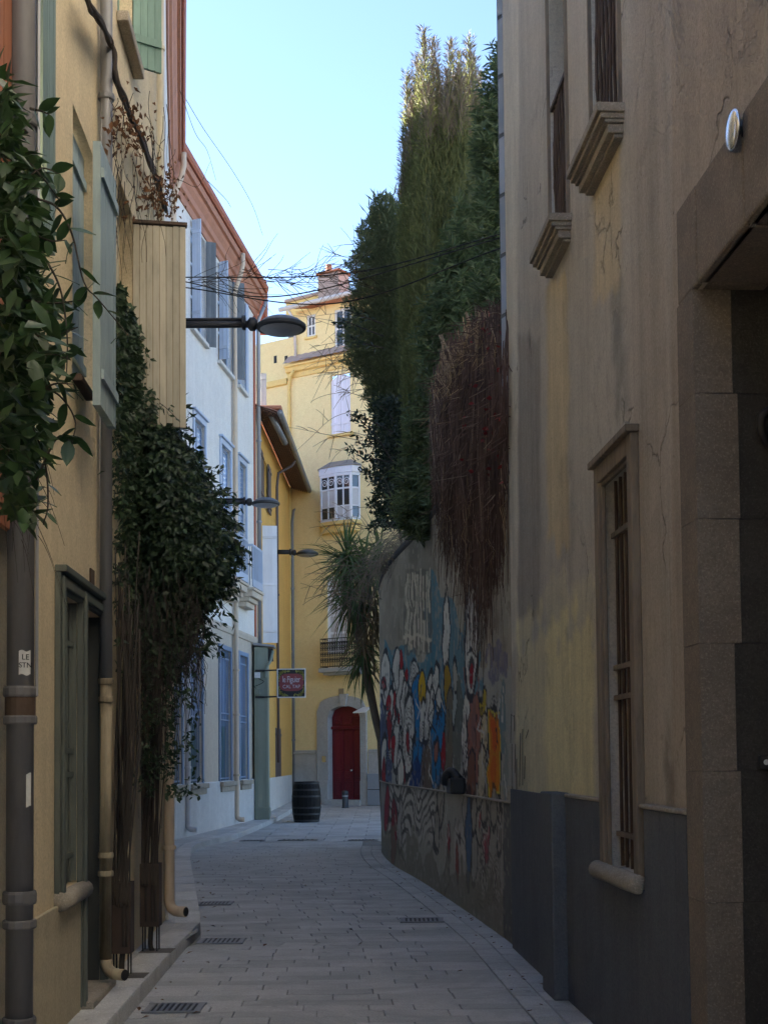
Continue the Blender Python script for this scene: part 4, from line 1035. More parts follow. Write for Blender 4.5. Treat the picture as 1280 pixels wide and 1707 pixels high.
# glazed bow window
a, b, c_, d_ = q_bay
W5 = Wall([WD.p(a - 0.02, 0, 0.0)[:2], WD.p(a + 0.14, 0, 0.26)[:2], WD.p((a + b) / 2 + 0.06, 0, 0.34)[:2], WD.p(b - 0.14, 0, 0.26)[:2], WD.p(b + 0.02, 0, 0.0)[:2]], 1)
m = MB()
cum = W5.cum
for i in range(4):
    s0, s1 = cum[i], cum[i + 1]
    for (u, v) in ((s0, s0 + 0.045), (s1 - 0.045, s1)): m.wbox(W5, u, v, c_, d_, -0.03, 0.02)
    for z, h in ((c_, 0.08), (c_ + 0.42, 0.04), (d_ - 0.50, 0.05), (d_ - 0.08, 0.08)): m.wbox(W5, s0 + 0.045, s1 - 0.045, z, z + h, -0.028, 0.018)
    if s1 - s0 > 0.45: m.wbox(W5, (s0 + s1) / 2 - 0.02, (s0 + s1) / 2 + 0.02, c_ + 0.08, d_ - 0.08, -0.027, 0.012)
bay = m.build('bow_window', M['white_shut'], hD)
for i in range(4):
    s0, s1 = cum[i], cum[i + 1]
    for (za, zb_) in ((c_ + 0.08, c_ + 0.42), (c_ + 0.46, d_ - 0.5), (d_ - 0.45, d_ - 0.08)):
        k = MB(); k.wbox(W5, s0 + 0.045, s1 - 0.045, za, zb_, -0.022, -0.014); k.build('pane', M['glass'] if (i + int(za > c_ + 0.3)) % 2 or za > d_ - 0.6 else M['curtain'], bay)
    k = MB(); sm = (s0 + s1) / 2; w = (s1 - s0) * 0.22
    if i in (1, 2):
        for sg in (-1, 1):
            P = [W5.p(sm + sg * (w + w * (1 - t * 0.8) * math.cos(t * 10)), d_ - 0.27 + 0.13 * (1 - t * 0.8) * math.sin(t * 10), 0.012) for t in np.linspace(0, 1, 18)]; k.tube(P, 0.012, 5)
        k.build('scroll', M['white_shut'], bay)['kind'] = 'stuff'
pl = [W5.P[i] + (W5.P[i] - W5.P.mean(0)) * 0.10 for i in range(5)]
m = MB(); m.prism([(p[0], p[1], d_) for p in pl], (0, 0, 0.22)); m.build('bow_fascia', M['white_shut'], bay, bev=0.02)
top = WD.p((a + b) / 2, d_ + 0.5, 0.0)
V = [(p[0], p[1], d_ + 0.22) for p in [W5.P[i] + (W5.P[i] - W5.P.mean(0)) * 0.18 for i in range(5)]] + [tuple(WD.p(a + 0.3, d_ + 0.46, 0.01)), tuple(WD.p(b - 0.3, d_ + 0.46, 0.01))]
mk('bow_roof', V, [(0, 1, 5), (1, 2, 5), (2, 6, 5), (2, 3, 6), (3, 4, 6)], M['zinc'], bay)
m = MB(); m.prism([(p[0], p[1], c_ - 0.12) for p in pl], (0, 0, 0.12)); m.prism([(p[0], p[1], c_ - 0.34) for p in W5.P * 0.7 + 0.3 * np.array([WD.p(a, 0, 0)[:2], WD.p(a, 0, 0)[:2], WD.p((a + b) / 2, 0, 0)[:2], WD.p(b, 0, 0)[:2], WD.p(b, 0, 0)[:2]])], (0, 0, 0.22)); m.build('bow_base', M['yellow_trim'], bay, bev=0.02)
# arched stone door surround
di0, di1 = sd_(549), sd_(602.5); do0, do1 = sd_(530.5), sd_(612.5)
zsp_i, zcr_i = zd_(549, 1197), zd_(576, 1177); zsp_o, zcr_o = zd_(531, 1187), zd_(572, 1160)
na = 14
def arc(l, r_, zs, zc):
    u = np.linspace(-1, 1, na); return [((l + r_) / 2 + x * (r_ - l) / 2, zs + (zc - zs) * math.sqrt(max(0, 1 - (x * 0.92) ** 2)) if abs(x) < 1 else zs) for x in u]
inn = [(di0, gD)] + arc(di0, di1, zsp_i, zcr_i) + [(di1, gD)]
out = [(do0, gD)] + arc(do0, do1, zsp_o, zcr_o) + [(do1, gD)]
nn = len(inn)
V = [WD.p(s, z, 0.07) for s, z in inn] + [WD.p(s, z, 0.07) for s, z in out] + [WD.p(s, z, -0.2) for s, z in inn] + [WD.p(s, z, -0.02) for s, z in out]
F = []
for i in range(nn - 1): F += [(i, i + 1, nn + i + 1, nn + i), (i, 2 * nn + i, 2 * nn + i + 1, i + 1), (nn + i, nn + i + 1, 3 * nn + i + 1, 3 * nn + i)]
ds_ = mk('door_surround', V, F, M['stone_grey'], hD)
for (u, v) in ((do0 - 0.05, di0 - 0.001), (di1 + 0.001, do1 + 0.05)):
    k = MB(); k.wbox(WD, u, v, gD - 0.02, gD + 0.75, 0.0, 0.11); k.build('jamb_base', M['stone_grey'], ds_, bev=0.015)
ks = (di0 + di1) / 2; k = MB(); k.hexa([WD.p(ks - 0.1, zcr_i - 0.02, 0), WD.p(ks + 0.1, zcr_i - 0.02, 0), WD.p(ks + 0.1, zcr_i - 0.02, 0.11), WD.p(ks - 0.1, zcr_i - 0.02, 0.11), WD.p(ks - 0.15, zcr_o + 0.05, 0), WD.p(ks + 0.15, zcr_o + 0.05, 0), WD.p(ks + 0.15, zcr_o + 0.05, 0.11), WD.p(ks - 0.15, zcr_o + 0.05, 0.11)]); k.build('keystone', M['stone_grey'], ds_, bev=0.01)
# red door
gs = gD + 0.16
V = [WD.p(s, max(z, gs), -0.16) for s, z in inn]; ctr = WD.p((di0 + di1) / 2, gs + 0.5, -0.16)
door = mk('door', V + [ctr], [(i, i + 1, nn) for i in range(nn - 1)] + [(nn - 1, 0, nn)], M['red_door'], hD)
ztr = zd_(575, 1213)
k = MB(); k.wbox(WD, di0, di1, ztr - 0.05, ztr + 0.04, -0.16, -0.09); k.build('transom_rail', M['red_door'], door, bev=0.012)
w = di1 - di0
for (u, v) in ((0.06, 0.30), (0.38, 0.63), (0.69, 0.94)):
    for (za, zb_) in ((gs + 0.1, gs + 0.55), (gs + 0.62, gs + 0.86), (gs + 0.94, ztr - 0.14), (ztr + 0.1, zsp_i + 0.02)):
        k = MB(); k.wbox(WD, di0 + w * u, di0 + w * v, za, zb_, -0.16, -0.135); k.wbox(WD, di0 + w * u + 0.05, di0 + w * v - 0.05, za + 0.06, zb_ - 0.06, -0.135, -0.12); k.build('door_panel', M['red_door'], door, bev=0.012)
for u in (0.34, 0.66):
    k = MB(); k.wbox(WD, di0 + w * u - 0.025, di0 + w * u + 0.025, gs, ztr - 0.05, -0.16, -0.125); k.build('door_stile', M['red_door'], door, bev=0.01)
k = MB(); k.lathe(WD.p(di0 + w * 0.66, gs + 0.9, -0.125), [(0.015, 0), (0.015, 0.05), (0.04, 0.06), (0.03, 0.1)], 12, nD); k.build('door_knob', M['chrome'], door, smooth=True)
k = MB(); k.wbox(WD, di0 - 0.12, di1 + 0.03, gD - 0.05, gs, -0.2, 0.16); k.build('doorstep', M['stone_grey'], hD, bev=0.015)
# grey dado with moulding
zdado = zd_(510, 1257)
for (u, v) in ((sp + 0.06, do0 - 0.052), (do1 + 0.052, WD.len)):
    k = MB(); k.wbox(WD, u, v, gD - 0.2, zdado, 0, 0.03); k.build('dado', M['stone_grey'], hD)
    k = MB(); k.wbox(WD, u, v, zdado, zdado + 0.05, 0, 0.06); k.wbox(WD, u, v, zdado + 0.05, zdado + 0.11, 0, 0.035); k.build('dado_moulding', M['stone_grey'], hD, bev=0.01)
s, z = WD.hit(543, 1266); k = MB(); k.wbox(WD, s - 0.08, s + 0.08, z - 0.1, z + 0.1, 0.07, 0.1); k.build('intercom', M['chrome'], hD, bev=0.01)
s, z = WD.hit(569, 1153); k = MB(); k.wbox(WD, s - 0.09, s + 0.09, z - 0.09, z + 0.09, 0.0, 0.02); k.build('number_plaque', M['pipe_ochre'], hD, bev=0.004)
s0, z0 = WD.hit(617, 1338); s1, z1 = WD.hit(640, 1290); k = MB(); k.wbox(WD, s0, s1, gD, z1, 0.03, 0.16); box = k.build('meter_box', M['grey_box'], hD, bev=0.012)
k = MB(); k.wbox(WD, s0 + 0.03, s1 - 0.03, (gD + z1) / 2 - 0.01, (gD + z1) / 2 + 0.01, 0.16, 0.166); k.build('meter_box_seam', M['black_plastic'], box)
sA, zA = WD.hit(603, 1188)
awn = MB(); A_ = WD.p(sA + 0.0, zA + 0.03, 0.1); awn.add([WD.p(sA - 0.05, zA, 0.4), WD.p(sA + 0.4, zA, 0.4), WD.p(sA + 0.4, zA + 0.16, 0.08), WD.p(sA + 0.1, zA + 0.16, 0.08), WD.p(sA - 0.05, zA - 0.03, 0.4), WD.p(sA + 0.4, zA - 0.03, 0.4), WD.p(sA + 0.4, zA + 0.13, 0.08), WD.p(sA + 0.1, zA + 0.13, 0.08)], [(0, 1, 2, 3), (7, 6, 5, 4), (0, 4, 5, 1), (1, 5, 6, 2), (2, 6, 7, 3), (3, 7, 4, 0)])
awn.build('small_white_canopy', M['white_plastic'], hD)

# ================================================================== right: taupe building
hE = thing('taupe_building', 'tall taupe rendered building on the right with stained wall and dark plinth', 'house', (XE(8), 8, 0))
SE = lambda y: WE.s_at_y(y)
lw = (SE(7.15), SE(7.88), 0.98, 3.17)
ua = (SE(7.30), SE(8.02), 5.10, 7.6)
ub = (SE(8.80), SE(9.43), 5.10, 7.6)
po = (SE(3.5), SE(5.92), 0.0, 3.63)
ZP = 1.33
V, F, (SS, ZZ) = WE.mesh(SE(4.6), WE.len, 0.0, 8.2, [lw + (0.2,), ua + (0.22,), ub + (0.22,), (SE(4.6), po[1], 0, po[3], 0.02)], 0.05, 0.06)
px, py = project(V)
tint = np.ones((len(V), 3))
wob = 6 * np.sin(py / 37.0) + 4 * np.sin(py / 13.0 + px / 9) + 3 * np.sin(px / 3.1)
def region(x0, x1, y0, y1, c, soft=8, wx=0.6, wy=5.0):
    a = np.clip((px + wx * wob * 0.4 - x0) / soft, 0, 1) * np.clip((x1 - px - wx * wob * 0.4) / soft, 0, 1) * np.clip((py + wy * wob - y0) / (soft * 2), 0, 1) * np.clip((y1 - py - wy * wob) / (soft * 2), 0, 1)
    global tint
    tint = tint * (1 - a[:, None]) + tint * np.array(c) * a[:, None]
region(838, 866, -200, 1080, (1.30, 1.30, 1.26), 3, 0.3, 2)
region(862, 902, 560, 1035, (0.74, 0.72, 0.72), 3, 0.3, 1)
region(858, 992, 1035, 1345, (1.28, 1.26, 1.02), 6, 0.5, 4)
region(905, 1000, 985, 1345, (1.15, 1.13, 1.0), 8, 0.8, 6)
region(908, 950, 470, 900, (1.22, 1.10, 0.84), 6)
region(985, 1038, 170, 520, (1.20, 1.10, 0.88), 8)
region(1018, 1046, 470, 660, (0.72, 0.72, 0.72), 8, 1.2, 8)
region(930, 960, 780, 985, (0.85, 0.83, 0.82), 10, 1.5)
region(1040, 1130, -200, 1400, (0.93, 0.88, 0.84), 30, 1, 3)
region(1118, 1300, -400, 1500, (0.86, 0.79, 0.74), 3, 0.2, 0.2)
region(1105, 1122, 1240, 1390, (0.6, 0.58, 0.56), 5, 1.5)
mk('wall', V, F, M['taupe'], hE, col=tint)
for (a, b, z0, z1, hl) in ((0, SE(4.6), 0, 8.2, [(po[0], SE(4.6), 0, po[3], 0.02)]), (0, WE.len, 8.2, 14.0, [])):
    V, F, _ = WE.mesh(a, b, z0, z1, hl, 1.0, 1.0); mk('wall', V, F, M['taupe'], hE, col=np.ones((len(V), 3)))
WEe = Wall([(XE(E_END), E_END), (XE(E_END) + 4, E_END + 0.3)], -1); V, F, _ = WEe.mesh(0, 4, 0, 14, [], 2, 3); mk('end_wall', V, F, M['taupe'], hE, col=np.ones((len(V), 3)))
shell('roof', [(XE(-8) - 0.2, -8), (XE(E_END) - 0.2, E_END), (XE(E_END) + 5, E_END), (XE(-8) + 5, -8)], 14.0, 14.2, M['tile_dark'], hE)
# plinth of smooth dark panels with pale cap
pl = MB(); pl.wbox(WE, SE(6.18), SE(9.13), 0, lw[2] - 0.02, -0.01, 0.012); pl.wbox(WE, SE(6.18), lw[0] - 0.1, lw[2] - 0.02, ZP - 0.01, -0.01, 0.012); pl.wbox(WE, lw[1] + 0.1, SE(9.13), lw[2] - 0.02, ZP - 0.01, -0.01, 0.012); pl.wbox(WE, SE(9.55), WE.len - 0.002, 0, ZP - 0.01, -0.01, 0.012)
plinth = pl.build('plinth', M['plinth'], hE)
edges = [6.19, 6.38, 6.66, 6.98, 7.32, 7.63, 7.97, 8.26, 8.55, 8.84, 9.12]
for a, b in zip(edges[:-1], edges[1:]):
    inw = (SE(a) < lw[1] + 0.08) and (SE(b) > lw[0] - 0.1)
    k = MB(); k.wbox(WE, SE(a) + 0.002, SE(b) - 0.002, 0.0, (lw[2] - 0.06) if inw else ZP, 0.012, 0.03); k.build('plinth_panel', M['plinth'], plinth, bev=0.003)
for a, b in ((9.55, 10.3), (10.3, 11.0), (11.0, 11.64)):
    k = MB(); k.wbox(WE, SE(a) + 0.002, SE(b) - 0.002, 0.0, ZP, 0.012, 0.03); k.build('plinth_panel', M['plinth'], plinth, bev=0.003)
for a, b in ((SE(6.18), lw[0] - 0.1), (lw[1] + 0.1, SE(9.12))):
    k = MB(); k.wbox(WE, a, b, ZP + 0.001, ZP + 0.025, -0.01, 0.038); k.build('plinth_cap', M['sill_stone'], plinth, bev=0.008)
k = MB(); k.wbox(WE, SE(9.12), SE(9.56), 0.0, ZP + 0.03, 0, 0.125); k.build('buttress', M['plinth'], hE, bev=0.012)
# lower barred window
a, b, c_, d_ = lw
m = MB()
for (o1, w0, w1) in ((0.045, 0.0, 0.10), (0.025, -0.025, 0.0)):
    m.wbox(WE, a - w1, a - w0, c_, d_ + w1, 0, o1); m.wbox(WE, b + w0, b + w1, c_, d_ + w1, 0, o1); m.wbox(WE, a - w0, b + w0, d_ + w0, d_ + w1, 0, o1)
m.wbox(WE, a - 0.125, b + 0.125, d_ + 0.1, d_ + 0.14, 0, 0.075)
fr = m.build('window', M['wood_frame'], hE, bev=0.006)
for (u, v) in ((a + 0.001, (a + b) / 2 - 0.004), ((a + b) / 2 + 0.004, b - 0.001)):
    k = MB(); k.wbox(WE, u, v, c_ + 0.01, d_ - 0.01, -0.19, -0.15); lf = k.build('inner_shutter', M['wood_frame'], fr, bev=0.004)
for i in range(6):
    s = a + (b - a) * (i + 0.5) / 6; k = MB(); k.tube([WE.p(s, c_, -0.05), WE.p(s, d_, -0.05)], 0.010, 6); k.build('bar', M['iron_rust'], fr)
for z in (1.16, 1.93, 2.10, 2.86):
    k = MB(); k.wbox(WE, a + 0.001, b - 0.001, z - 0.014, z + 0.014, -0.066, -0.03); k.build('crossbar', M['wood_frame'], fr)
m = MB(); p0, p1 = WE.p(a - 0.13, c_ - 0.035, 0.05), WE.p(b + 0.16, c_ - 0.035, 0.05)
m.tube([p0, p0 + (p1 - p0) * 0.02, p0 + (p1 - p0) * 0.35, p0 + (p1 - p0) * 0.7, p0 + (p1 - p0) * 0.98, p1], [0.040, 0.050, 0.054, 0.050, 0.055, 0.042], 14); m.build('window_sill', M['sill_stone'], fr, smooth=True)
# upper windows with guard bars and moulded sills
for (q, tall, lab) in ((ua, True, 1), (ub, False, 2)):
    a, b, c_, d_ = q
    f = win(hE, WE, a, b, c_, d_, -0.14, M['wood_frame'], 0.06, 2, 4, name='window')
    m = MB()
    for (u, v) in ((a - 0.035, a), (b, b + 0.035)): m.wbox(WE, u, v, c_, d_ + 0.04, 0, 0.02)
    m.build('window_trim', M['wood_frame'], f)
    zt = d_ if tall else c_ + 1.0
    for i in range(8):
        s = a + (b - a) * (i + 0.5) / 8
        k = MB(); pts = []; rr = []
        for z in np.arange(c_, zt + 0.001, 0.05):
            pts.append(WE.p(s, z, -0.02 + 0.004 * math.sin(z * 9 + i))); rr.append(0.010 + (0.004 if int(round((z - c_) / 0.05)) % 6 == 3 else 0))
        k.tube(pts, rr, 6); k.build('bar', M['iron_rust'], f)
    if not tall:
        k = MB(); k.wbox(WE, a, b, zt, zt + 0.03, -0.04, 0.0); k.build('guard_rail', M['iron_rust'], f)
    m = MB(); zt = c_ - 0.001
    for (za, zb, o, e) in ((0.05, 0.0, 0.15, 0.085), (0.08, 0.05, 0.13, 0.07), (0.10, 0.08, 0.105, 0.06), (0.15, 0.10, 0.085, 0.045), (0.17, 0.15, 0.05, 0.03)):
        m.wbox(WE, a - e, b + e, zt - za, zt - zb, -0.01, o)
    m.build('window_sill', M['sill_stone'], f, bev=0.006)
# portal: jamb blocks, lintel stones, door
zj = [0.0, 0.42, 0.97, 1.53, 2.08, 2.62, 3.17, 3.63]
for i, (z0, z1) in enumerate(zip(zj[:-1], zj[1:])):
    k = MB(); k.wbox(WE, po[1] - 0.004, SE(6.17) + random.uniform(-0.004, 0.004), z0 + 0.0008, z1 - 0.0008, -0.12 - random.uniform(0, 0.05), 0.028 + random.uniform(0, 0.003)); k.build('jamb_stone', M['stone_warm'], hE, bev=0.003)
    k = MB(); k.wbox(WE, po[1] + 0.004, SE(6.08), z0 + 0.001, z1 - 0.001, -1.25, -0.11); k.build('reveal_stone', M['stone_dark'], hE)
ly = [3.5, 4.1, 4.65, 5.2, 5.85, 6.17]
for y0, y1 in zip(ly[:-1], ly[1:]):
    k = MB(); k.wbox(WE, SE(y0) + 0.003, SE(y1) - 0.003, po[3] - (0.0 if y0 < 5.8 else -0.001), po[3] + 0.44 + random.uniform(-.006, .006), -0.3, 0.024 + random.uniform(0, 0.005)); k.build('lintel_stone', M['stone_warm'], hE, bev=0.014)
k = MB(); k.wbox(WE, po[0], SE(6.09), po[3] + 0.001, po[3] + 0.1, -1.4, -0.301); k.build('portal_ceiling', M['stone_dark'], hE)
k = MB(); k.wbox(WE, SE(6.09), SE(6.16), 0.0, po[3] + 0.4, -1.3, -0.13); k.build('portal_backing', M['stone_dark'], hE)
k = MB(); k.wbox(WE, po[0], po[1] + 0.1, 0.0, po[3] + 0.09, -1.15, -1.05); k.build('portal_door', M['door_dark'], hE)
k = MB(); k.wbox(WE, po[0] - 0.3, po[0], 0, po[3] + 0.44, -1.1, 0.02); k.build('portal_pier', M['stone_warm'], hE, bev=0.01)
p = at(1275, 1271, 5.905); k = MB(); k.box((p[0] - 0.028, 5.885, p[2] - 0.03), (p[0] + 0.03, 5.915, p[2] + 0.03)); bell = k.build('door_bell', M['black_plastic'], hE, bev=0.005)
k = MB(); k.lathe((p[0], 5.885, p[2]), [(0.012, 0), (0.012, 0.006)], 12, (0, -1, 0)); k.build('bell_button', M['white_plastic'], bell)
p = at(1283, 708, 5.87); k = MB(); k.tube(curve_pts([p + (0.02, .03, -.1), p + (-0.03, 0, -.04), p + (-0.04, -0.02, .03), p + (0.03, 0, 0.07), p + (.05, .03, 0)], 6), 0.02, 8); k.build('iron_knocker', M['iron'], hE, smooth=True)
# silver wall disc over the portal
sl, zl = WE.hit(1221, 216, 0.055); nE = WE.n(3)
lamp = thing('wall_disc_light', 'silver disc light on bracket above the dark portal', 'wall light', WE.p(sl, zl, 0))
cen = WE.p(sl, zl, 0.055)
k = MB(); k.lathe(cen, [(0.0, 0.016), (0.04, 0.014), (0.068, 0.008), (0.080, 0.0), (0.078, -0.005), (0.05, -0.010), (0.0, -0.012)], 28, nE, closed=False); k.build('disc', M['chrome'], lamp, smooth=True)
k = MB(); k.tube([WE.p(sl, zl, 0), WE.p(sl, zl + 0.0, 0.05)], 0.018, 10); k.build('bracket', M['iron'], lamp)
k = MB(); k.lathe(WE.p(sl, zl, 0.0), [(0.04, 0), (0.04, 0.02), (0.03, 0.025)], 16, nE); k.build('base_plate', M['iron'], lamp)
# zinc edge sheets at the far corner
z = 4.35
while z < 9.2:
    k = MB(); e = WE.p(WE.len, 0, 0); h = 0.52
    k.hexa([e + (-0.042, 0.02, z), e + (0.01, 0.02, z + 0.03), e + (0.01, 0.06, z + 0.03), e + (-0.042, 0.06, z), e + (-0.042, 0.02, z + h - 0.035), e + (0.01, 0.02, z + h), e + (0.01, 0.06, z + h), e + (-0.042, 0.06, z + h - 0.035)])
    k.build('zinc_edge_sheet', M['zinc_lite'], hE); z += h + 0.006
k = MB(); e = WE.p(WE.len, 0, 0); k.box(tuple(e + (-0.045, 0.03, 4.3)), tuple(e + (0.0, 0.055, 9.2))); k.build('edge_batten', M['pipe_grey'], hE)
# black paint strokes near the mural
m = MB()
def stroke(pts, w=1.2):
    P = [np.array(WE.p(*WE.hit(a, b), 0.004)) for a, b in pts]
    for p, q in zip(P[:-1], P[1:]):
        t = WE.t(1) * 0.5 * w * 0.016; u = UP * 0.5 * w * 0.004; m.hexa([p - t - u, p + t - u, p + t - u + WE.n(1) * 0.002, p - t - u + WE.n(1) * 0.002, q - t + u, q + t + u, q + t + u + WE.n(1) * 0.002, q - t + u + WE.n(1) * 0.002])
for pts in ([(853, 1190), (852, 1240)], [(858, 1192), (858, 1220)], [(853, 1191), (858, 1196)], [(854, 1240), (854, 1318)], [(860, 1240), (859, 1290)], [(868, 1222), (867, 1312)], [(872, 1215), (872, 1310)], [(882, 1216), (877, 1232)], [(862, 1265), (862, 1318)], [(876, 1260), (875, 1300)]): stroke(pts)
struct(m.build('painted_scribble', M['ink'], hE), 'stuff')

# ================================================================== garden wall with mural
gw = thing('mural_wall', 'curved garden wall covered in a faded painted mural', 'wall', (0.4, 18, 0))
WH = 4.55
V, F, (SS, ZZ) = WG.mesh(0, WG.len, 0, WH, [], 0.045, 0.02)
px, py = project(V)
r5 = np.random.default_rng(5)
def vnoise(x, y, sx_, sy_, seed):
    g = np.random.default_rng(seed).normal(size=(64, 64)); u, v = x / sx_ % 63, y / sy_ % 63
    i, j = u.astype(int), v.astype(int); f, h = u - i, v - j; f, h = f * f * (3 - 2 * f), h * h * (3 - 2 * h)
    return g[i, j] * (1 - f) * (1 - h) + g[i + 1, j] * f * (1 - h) + g[i, j + 1] * (1 - f) * h + g[i + 1, j + 1] * f * h
pxa, pya = np.clip(px, 500, 900), np.clip(py, 700, 1700)
X = pxa + 1.3 * vnoise(pxa, pya, 7, 30, 1); Y = pya + 5 * vnoise(pxa, pya, 8, 26, 2)
fade = vnoise(pxa, pya, 5, 22, 3); fade2 = vnoise(pxa, pya, 2.2, 9, 4); big = vnoise(pxa, pya, 16, 70, 6)
GR = np.array([0.36, 0.335, 0.285])
col = GR[None] * (1 + 0.16 * big + 0.10 * fade)[:, None]
def put(mask, c, a=1.0, wear=0.9):
    m_ = (mask * np.clip(a * (1 - 0.5 * (fade2 > wear)), 0, 1))[:, None]
    global col
    col = col * (1 - m_) + np.array(c) * m_
BK = (0.03, 0.03, 0.034)
def ell(cx, cy, rx, ry, c, line=1.0, a=0.92, lc=BK):
    dx = (X - cx) / rx; dy = (Y - cy) / ry
    d = np.sqrt(dx ** 2 + dy ** 2 + 0.25 * dx * np.sign(dy) * np.abs(dy))
    if line: put(d < 1 + line / rx, lc, a)
    put(d < 1, c, a)
def rings(cx, cy, rx, ry, n, c=(0.04, 0.04, 0.05), up=True, a=0.85, wd=0.34):
    d = np.sqrt(((X - cx) / rx) ** 2 + ((Y - cy) / ry) ** 2)
    k = (d < 1) & ((d * n) % 1.0 < wd)
    if up: k &= Y < cy + ry * 0.25
    put(k, c, a)
def line(pts, w, c=BK, a=0.9):
    P = np.array(pts, float)
    for (x0, y0), (x1, y1) in zip(P[:-1], P[1:]):
        ex, ey = x1 - x0, (y1 - y0) * 0.3; L2 = ex * ex + ey * ey + 1e-9
        u = np.clip(((X - x0) * ex + (Y - y0) * 0.3 * ey) / L2, 0, 1); d = np.hypot(X - x0 - u * ex, (Y - y0) * 0.3 - u * ey); put(d < w, c, a)
W_, BL, DB, TE, RD, YL, OR, PK = (0.66, 0.65, 0.60), (0.05, 0.20, 0.42), (0.025, 0.05, 0.15), (0.09, 0.20, 0.26), (0.30, 0.025, 0.04), (0.60, 0.40, 0.05), (0.62, 0.22, 0.03), (0.32, 0.15, 0.12)
# dark weathered top, grounds of the painting
put((Y < 1085) & (X < 725), (0.20, 0.19, 0.165), np.clip(0.55 + 0.25 * big, 0, 1)); put(big + fade > 1.1, (0.16, 0.15, 0.12), 0.5)
put((Y > 1120 + 10 * fade) & (Y < 1313), (0.36, 0.37, 0.36), 0.8)
put((np.abs(X - 752) < 44 + 8 * fade) & (Y > 990 + 26 * big) & (Y < 1215), TE, 0.8, 0.6); put((X > 640) & (X < 725) & (Y > 1078 + 14 * big) & (Y < 1145), TE, 0.85, 0.7)
put((np.abs(X - 828) < 16 + 3 * fade) & (np.abs(Y - 1105) < 27 + 6 * fade), (0.14, 0.14, 0.21), 0.75, 0.5)
# block of worn stencilled letters
blk = (X > 674) & (X < 719) & (Y > 952) & (Y < 1090)
put(blk, (0.13, 0.125, 0.11), 0.7, 0.8)
for i, (x0, x1, y0, y1) in enumerate(((675, 679, 965, 1075), (681, 683, 960, 1010), (681, 685, 1018, 1085), (686, 689, 955, 1008), (688, 692, 1022, 1080), (691, 694, 955, 1030), (695, 698, 958, 1088), (700, 703, 950, 1085), (705, 708, 965, 1010), (704, 709, 1035, 1088), (711, 714, 955, 1088), (715, 718, 950, 1020), (673, 719, 1060, 1066))): put((X > x0) & (X < x1) & (Y > y0) & (Y < y1), (0.56, 0.52, 0.43), 0.85, 0.5)
put((X > 629) & (X < 652 + 4 * fade) & (Y > 1160) & (Y < 1312), DB, 0.75, 0.8)
put((X > 686) & (X < 712) & (Y > 1150) & (Y < 1312), DB, 0.6, 0.9); put((X > 718) & (X < 742) & (Y > 1170) & (Y < 1310), BL, 0.5, 0.6)
for a in ((643, 1130, 7, 42), (660, 1122, 5.5, 34), (668, 1160, 5, 44), (690, 1138, 8, 34), (727, 1134, 4, 24), (716, 1160, 5, 34), (652, 1185, 6, 36), (660, 1235, 5, 46), (674, 1180, 4.5, 40), (640, 1262, 4, 36), (667, 1285, 5, 28)): ell(*a, W_, 1.5)
for a in ((640, 1140, 2.2, 12), (648, 1172, 2.4, 14), (668, 1102, 2.5, 15), (676, 1122, 2.5, 14), (659, 1168, 2, 16), (650, 1215, 3.6, 28), (664, 1190, 1.6, 12), (640, 1290, 3, 24), (675, 1285, 2.5, 20), (655, 1250, 2.4, 18)): ell(*a, RD, 0.4)
ell(696, 1205, 13, 78, BL, 1.2); ell(690, 1290, 11, 28, DB, 0)
ell(681, 1226, 8, 66, W_, 2.0); rings(681, 1196, 6, 26, 4, (0.12, 0.11, 0.11), False); rings(681, 1250, 6, 30, 5, (0.16, 0.08, 0.08), False); ell(681, 1232, 2.4, 16, (0.30, 0.05, 0.06), 0.8)
ell(703, 1150, 6, 28, YL, 1.2); ell(704, 1205, 4, 36, W_, 1.2); ell(712, 1192, 5, 48, W_, 1.4); ell(729, 1212, 9, 50, BL, 1.6); ell(727, 1275, 8, 38, (0.05, 0.18, 0.34), 1.4); ell(720, 1180, 4, 32, W_, 1.2); ell(728, 1250, 3.5, 20, PK, 1.0); ell(731, 1165, 3, 22, W_, 1.0)
ell(712, 1290, 9, 40, (0.12, 0.09, 0.07), 0)
ell(744, 1060, 5, 62, W_, 1.6); ell(745, 1150, 5, 36, (0.36, 0.24, 0.06), 1.2); ell(748, 1230, 8, 82, (0.18, 0.16, 0.12), 0.8); ell(763, 1205, 8, 86, (0.13, 0.14, 0.12), 0); ell(757, 1180, 3, 32, (0.36, 0.40, 0.39), 0.8); ell(759, 1130, 3, 24, (0.40, 0.40, 0.36), 0.8)
ell(739, 1250, 3, 36, RD, 0.6); ell(776, 1222, 6.5, 62, W_, 1.0); ell(793, 1232, 14, 74, PK, 0.8); ell(789, 1195, 5, 45, (0.22, 0.13, 0.12), 0); ell(786, 1300, 7, 50, (0.20, 0.10, 0.07), 1.0)
for x in (776, 781, 788, 797): line([(785, 1190), (x, 1150), (x - 3, 1120)], 0.7, (0.28, 0.14, 0.12))
ell(785, 1070, 10, 84, W_, 2.4); ell(785, 1118, 5, 24, BK, 0); ell(785, 1126, 3.4, 14, RD, 0); line([(782, 1008), (781, 1060), (783, 1085)], 0.8); line([(789, 1000), (790, 1050), (787, 1075)], 0.8); ell(780, 1026, 1.6, 6, BK, 0); ell(791, 1028, 1.3, 5, BK, 0); line([(778, 1090), (786, 1084), (793, 1092)], 0.7)
ell(806, 1182, 5, 30, (0.48, 0.38, 0.10), 1.2); ell(807, 1222, 5.5, 30, (0.60, 0.54, 0.38), 1.2); ell(803, 1290, 6, 52, (0.52, 0.47, 0.36), 0.8)
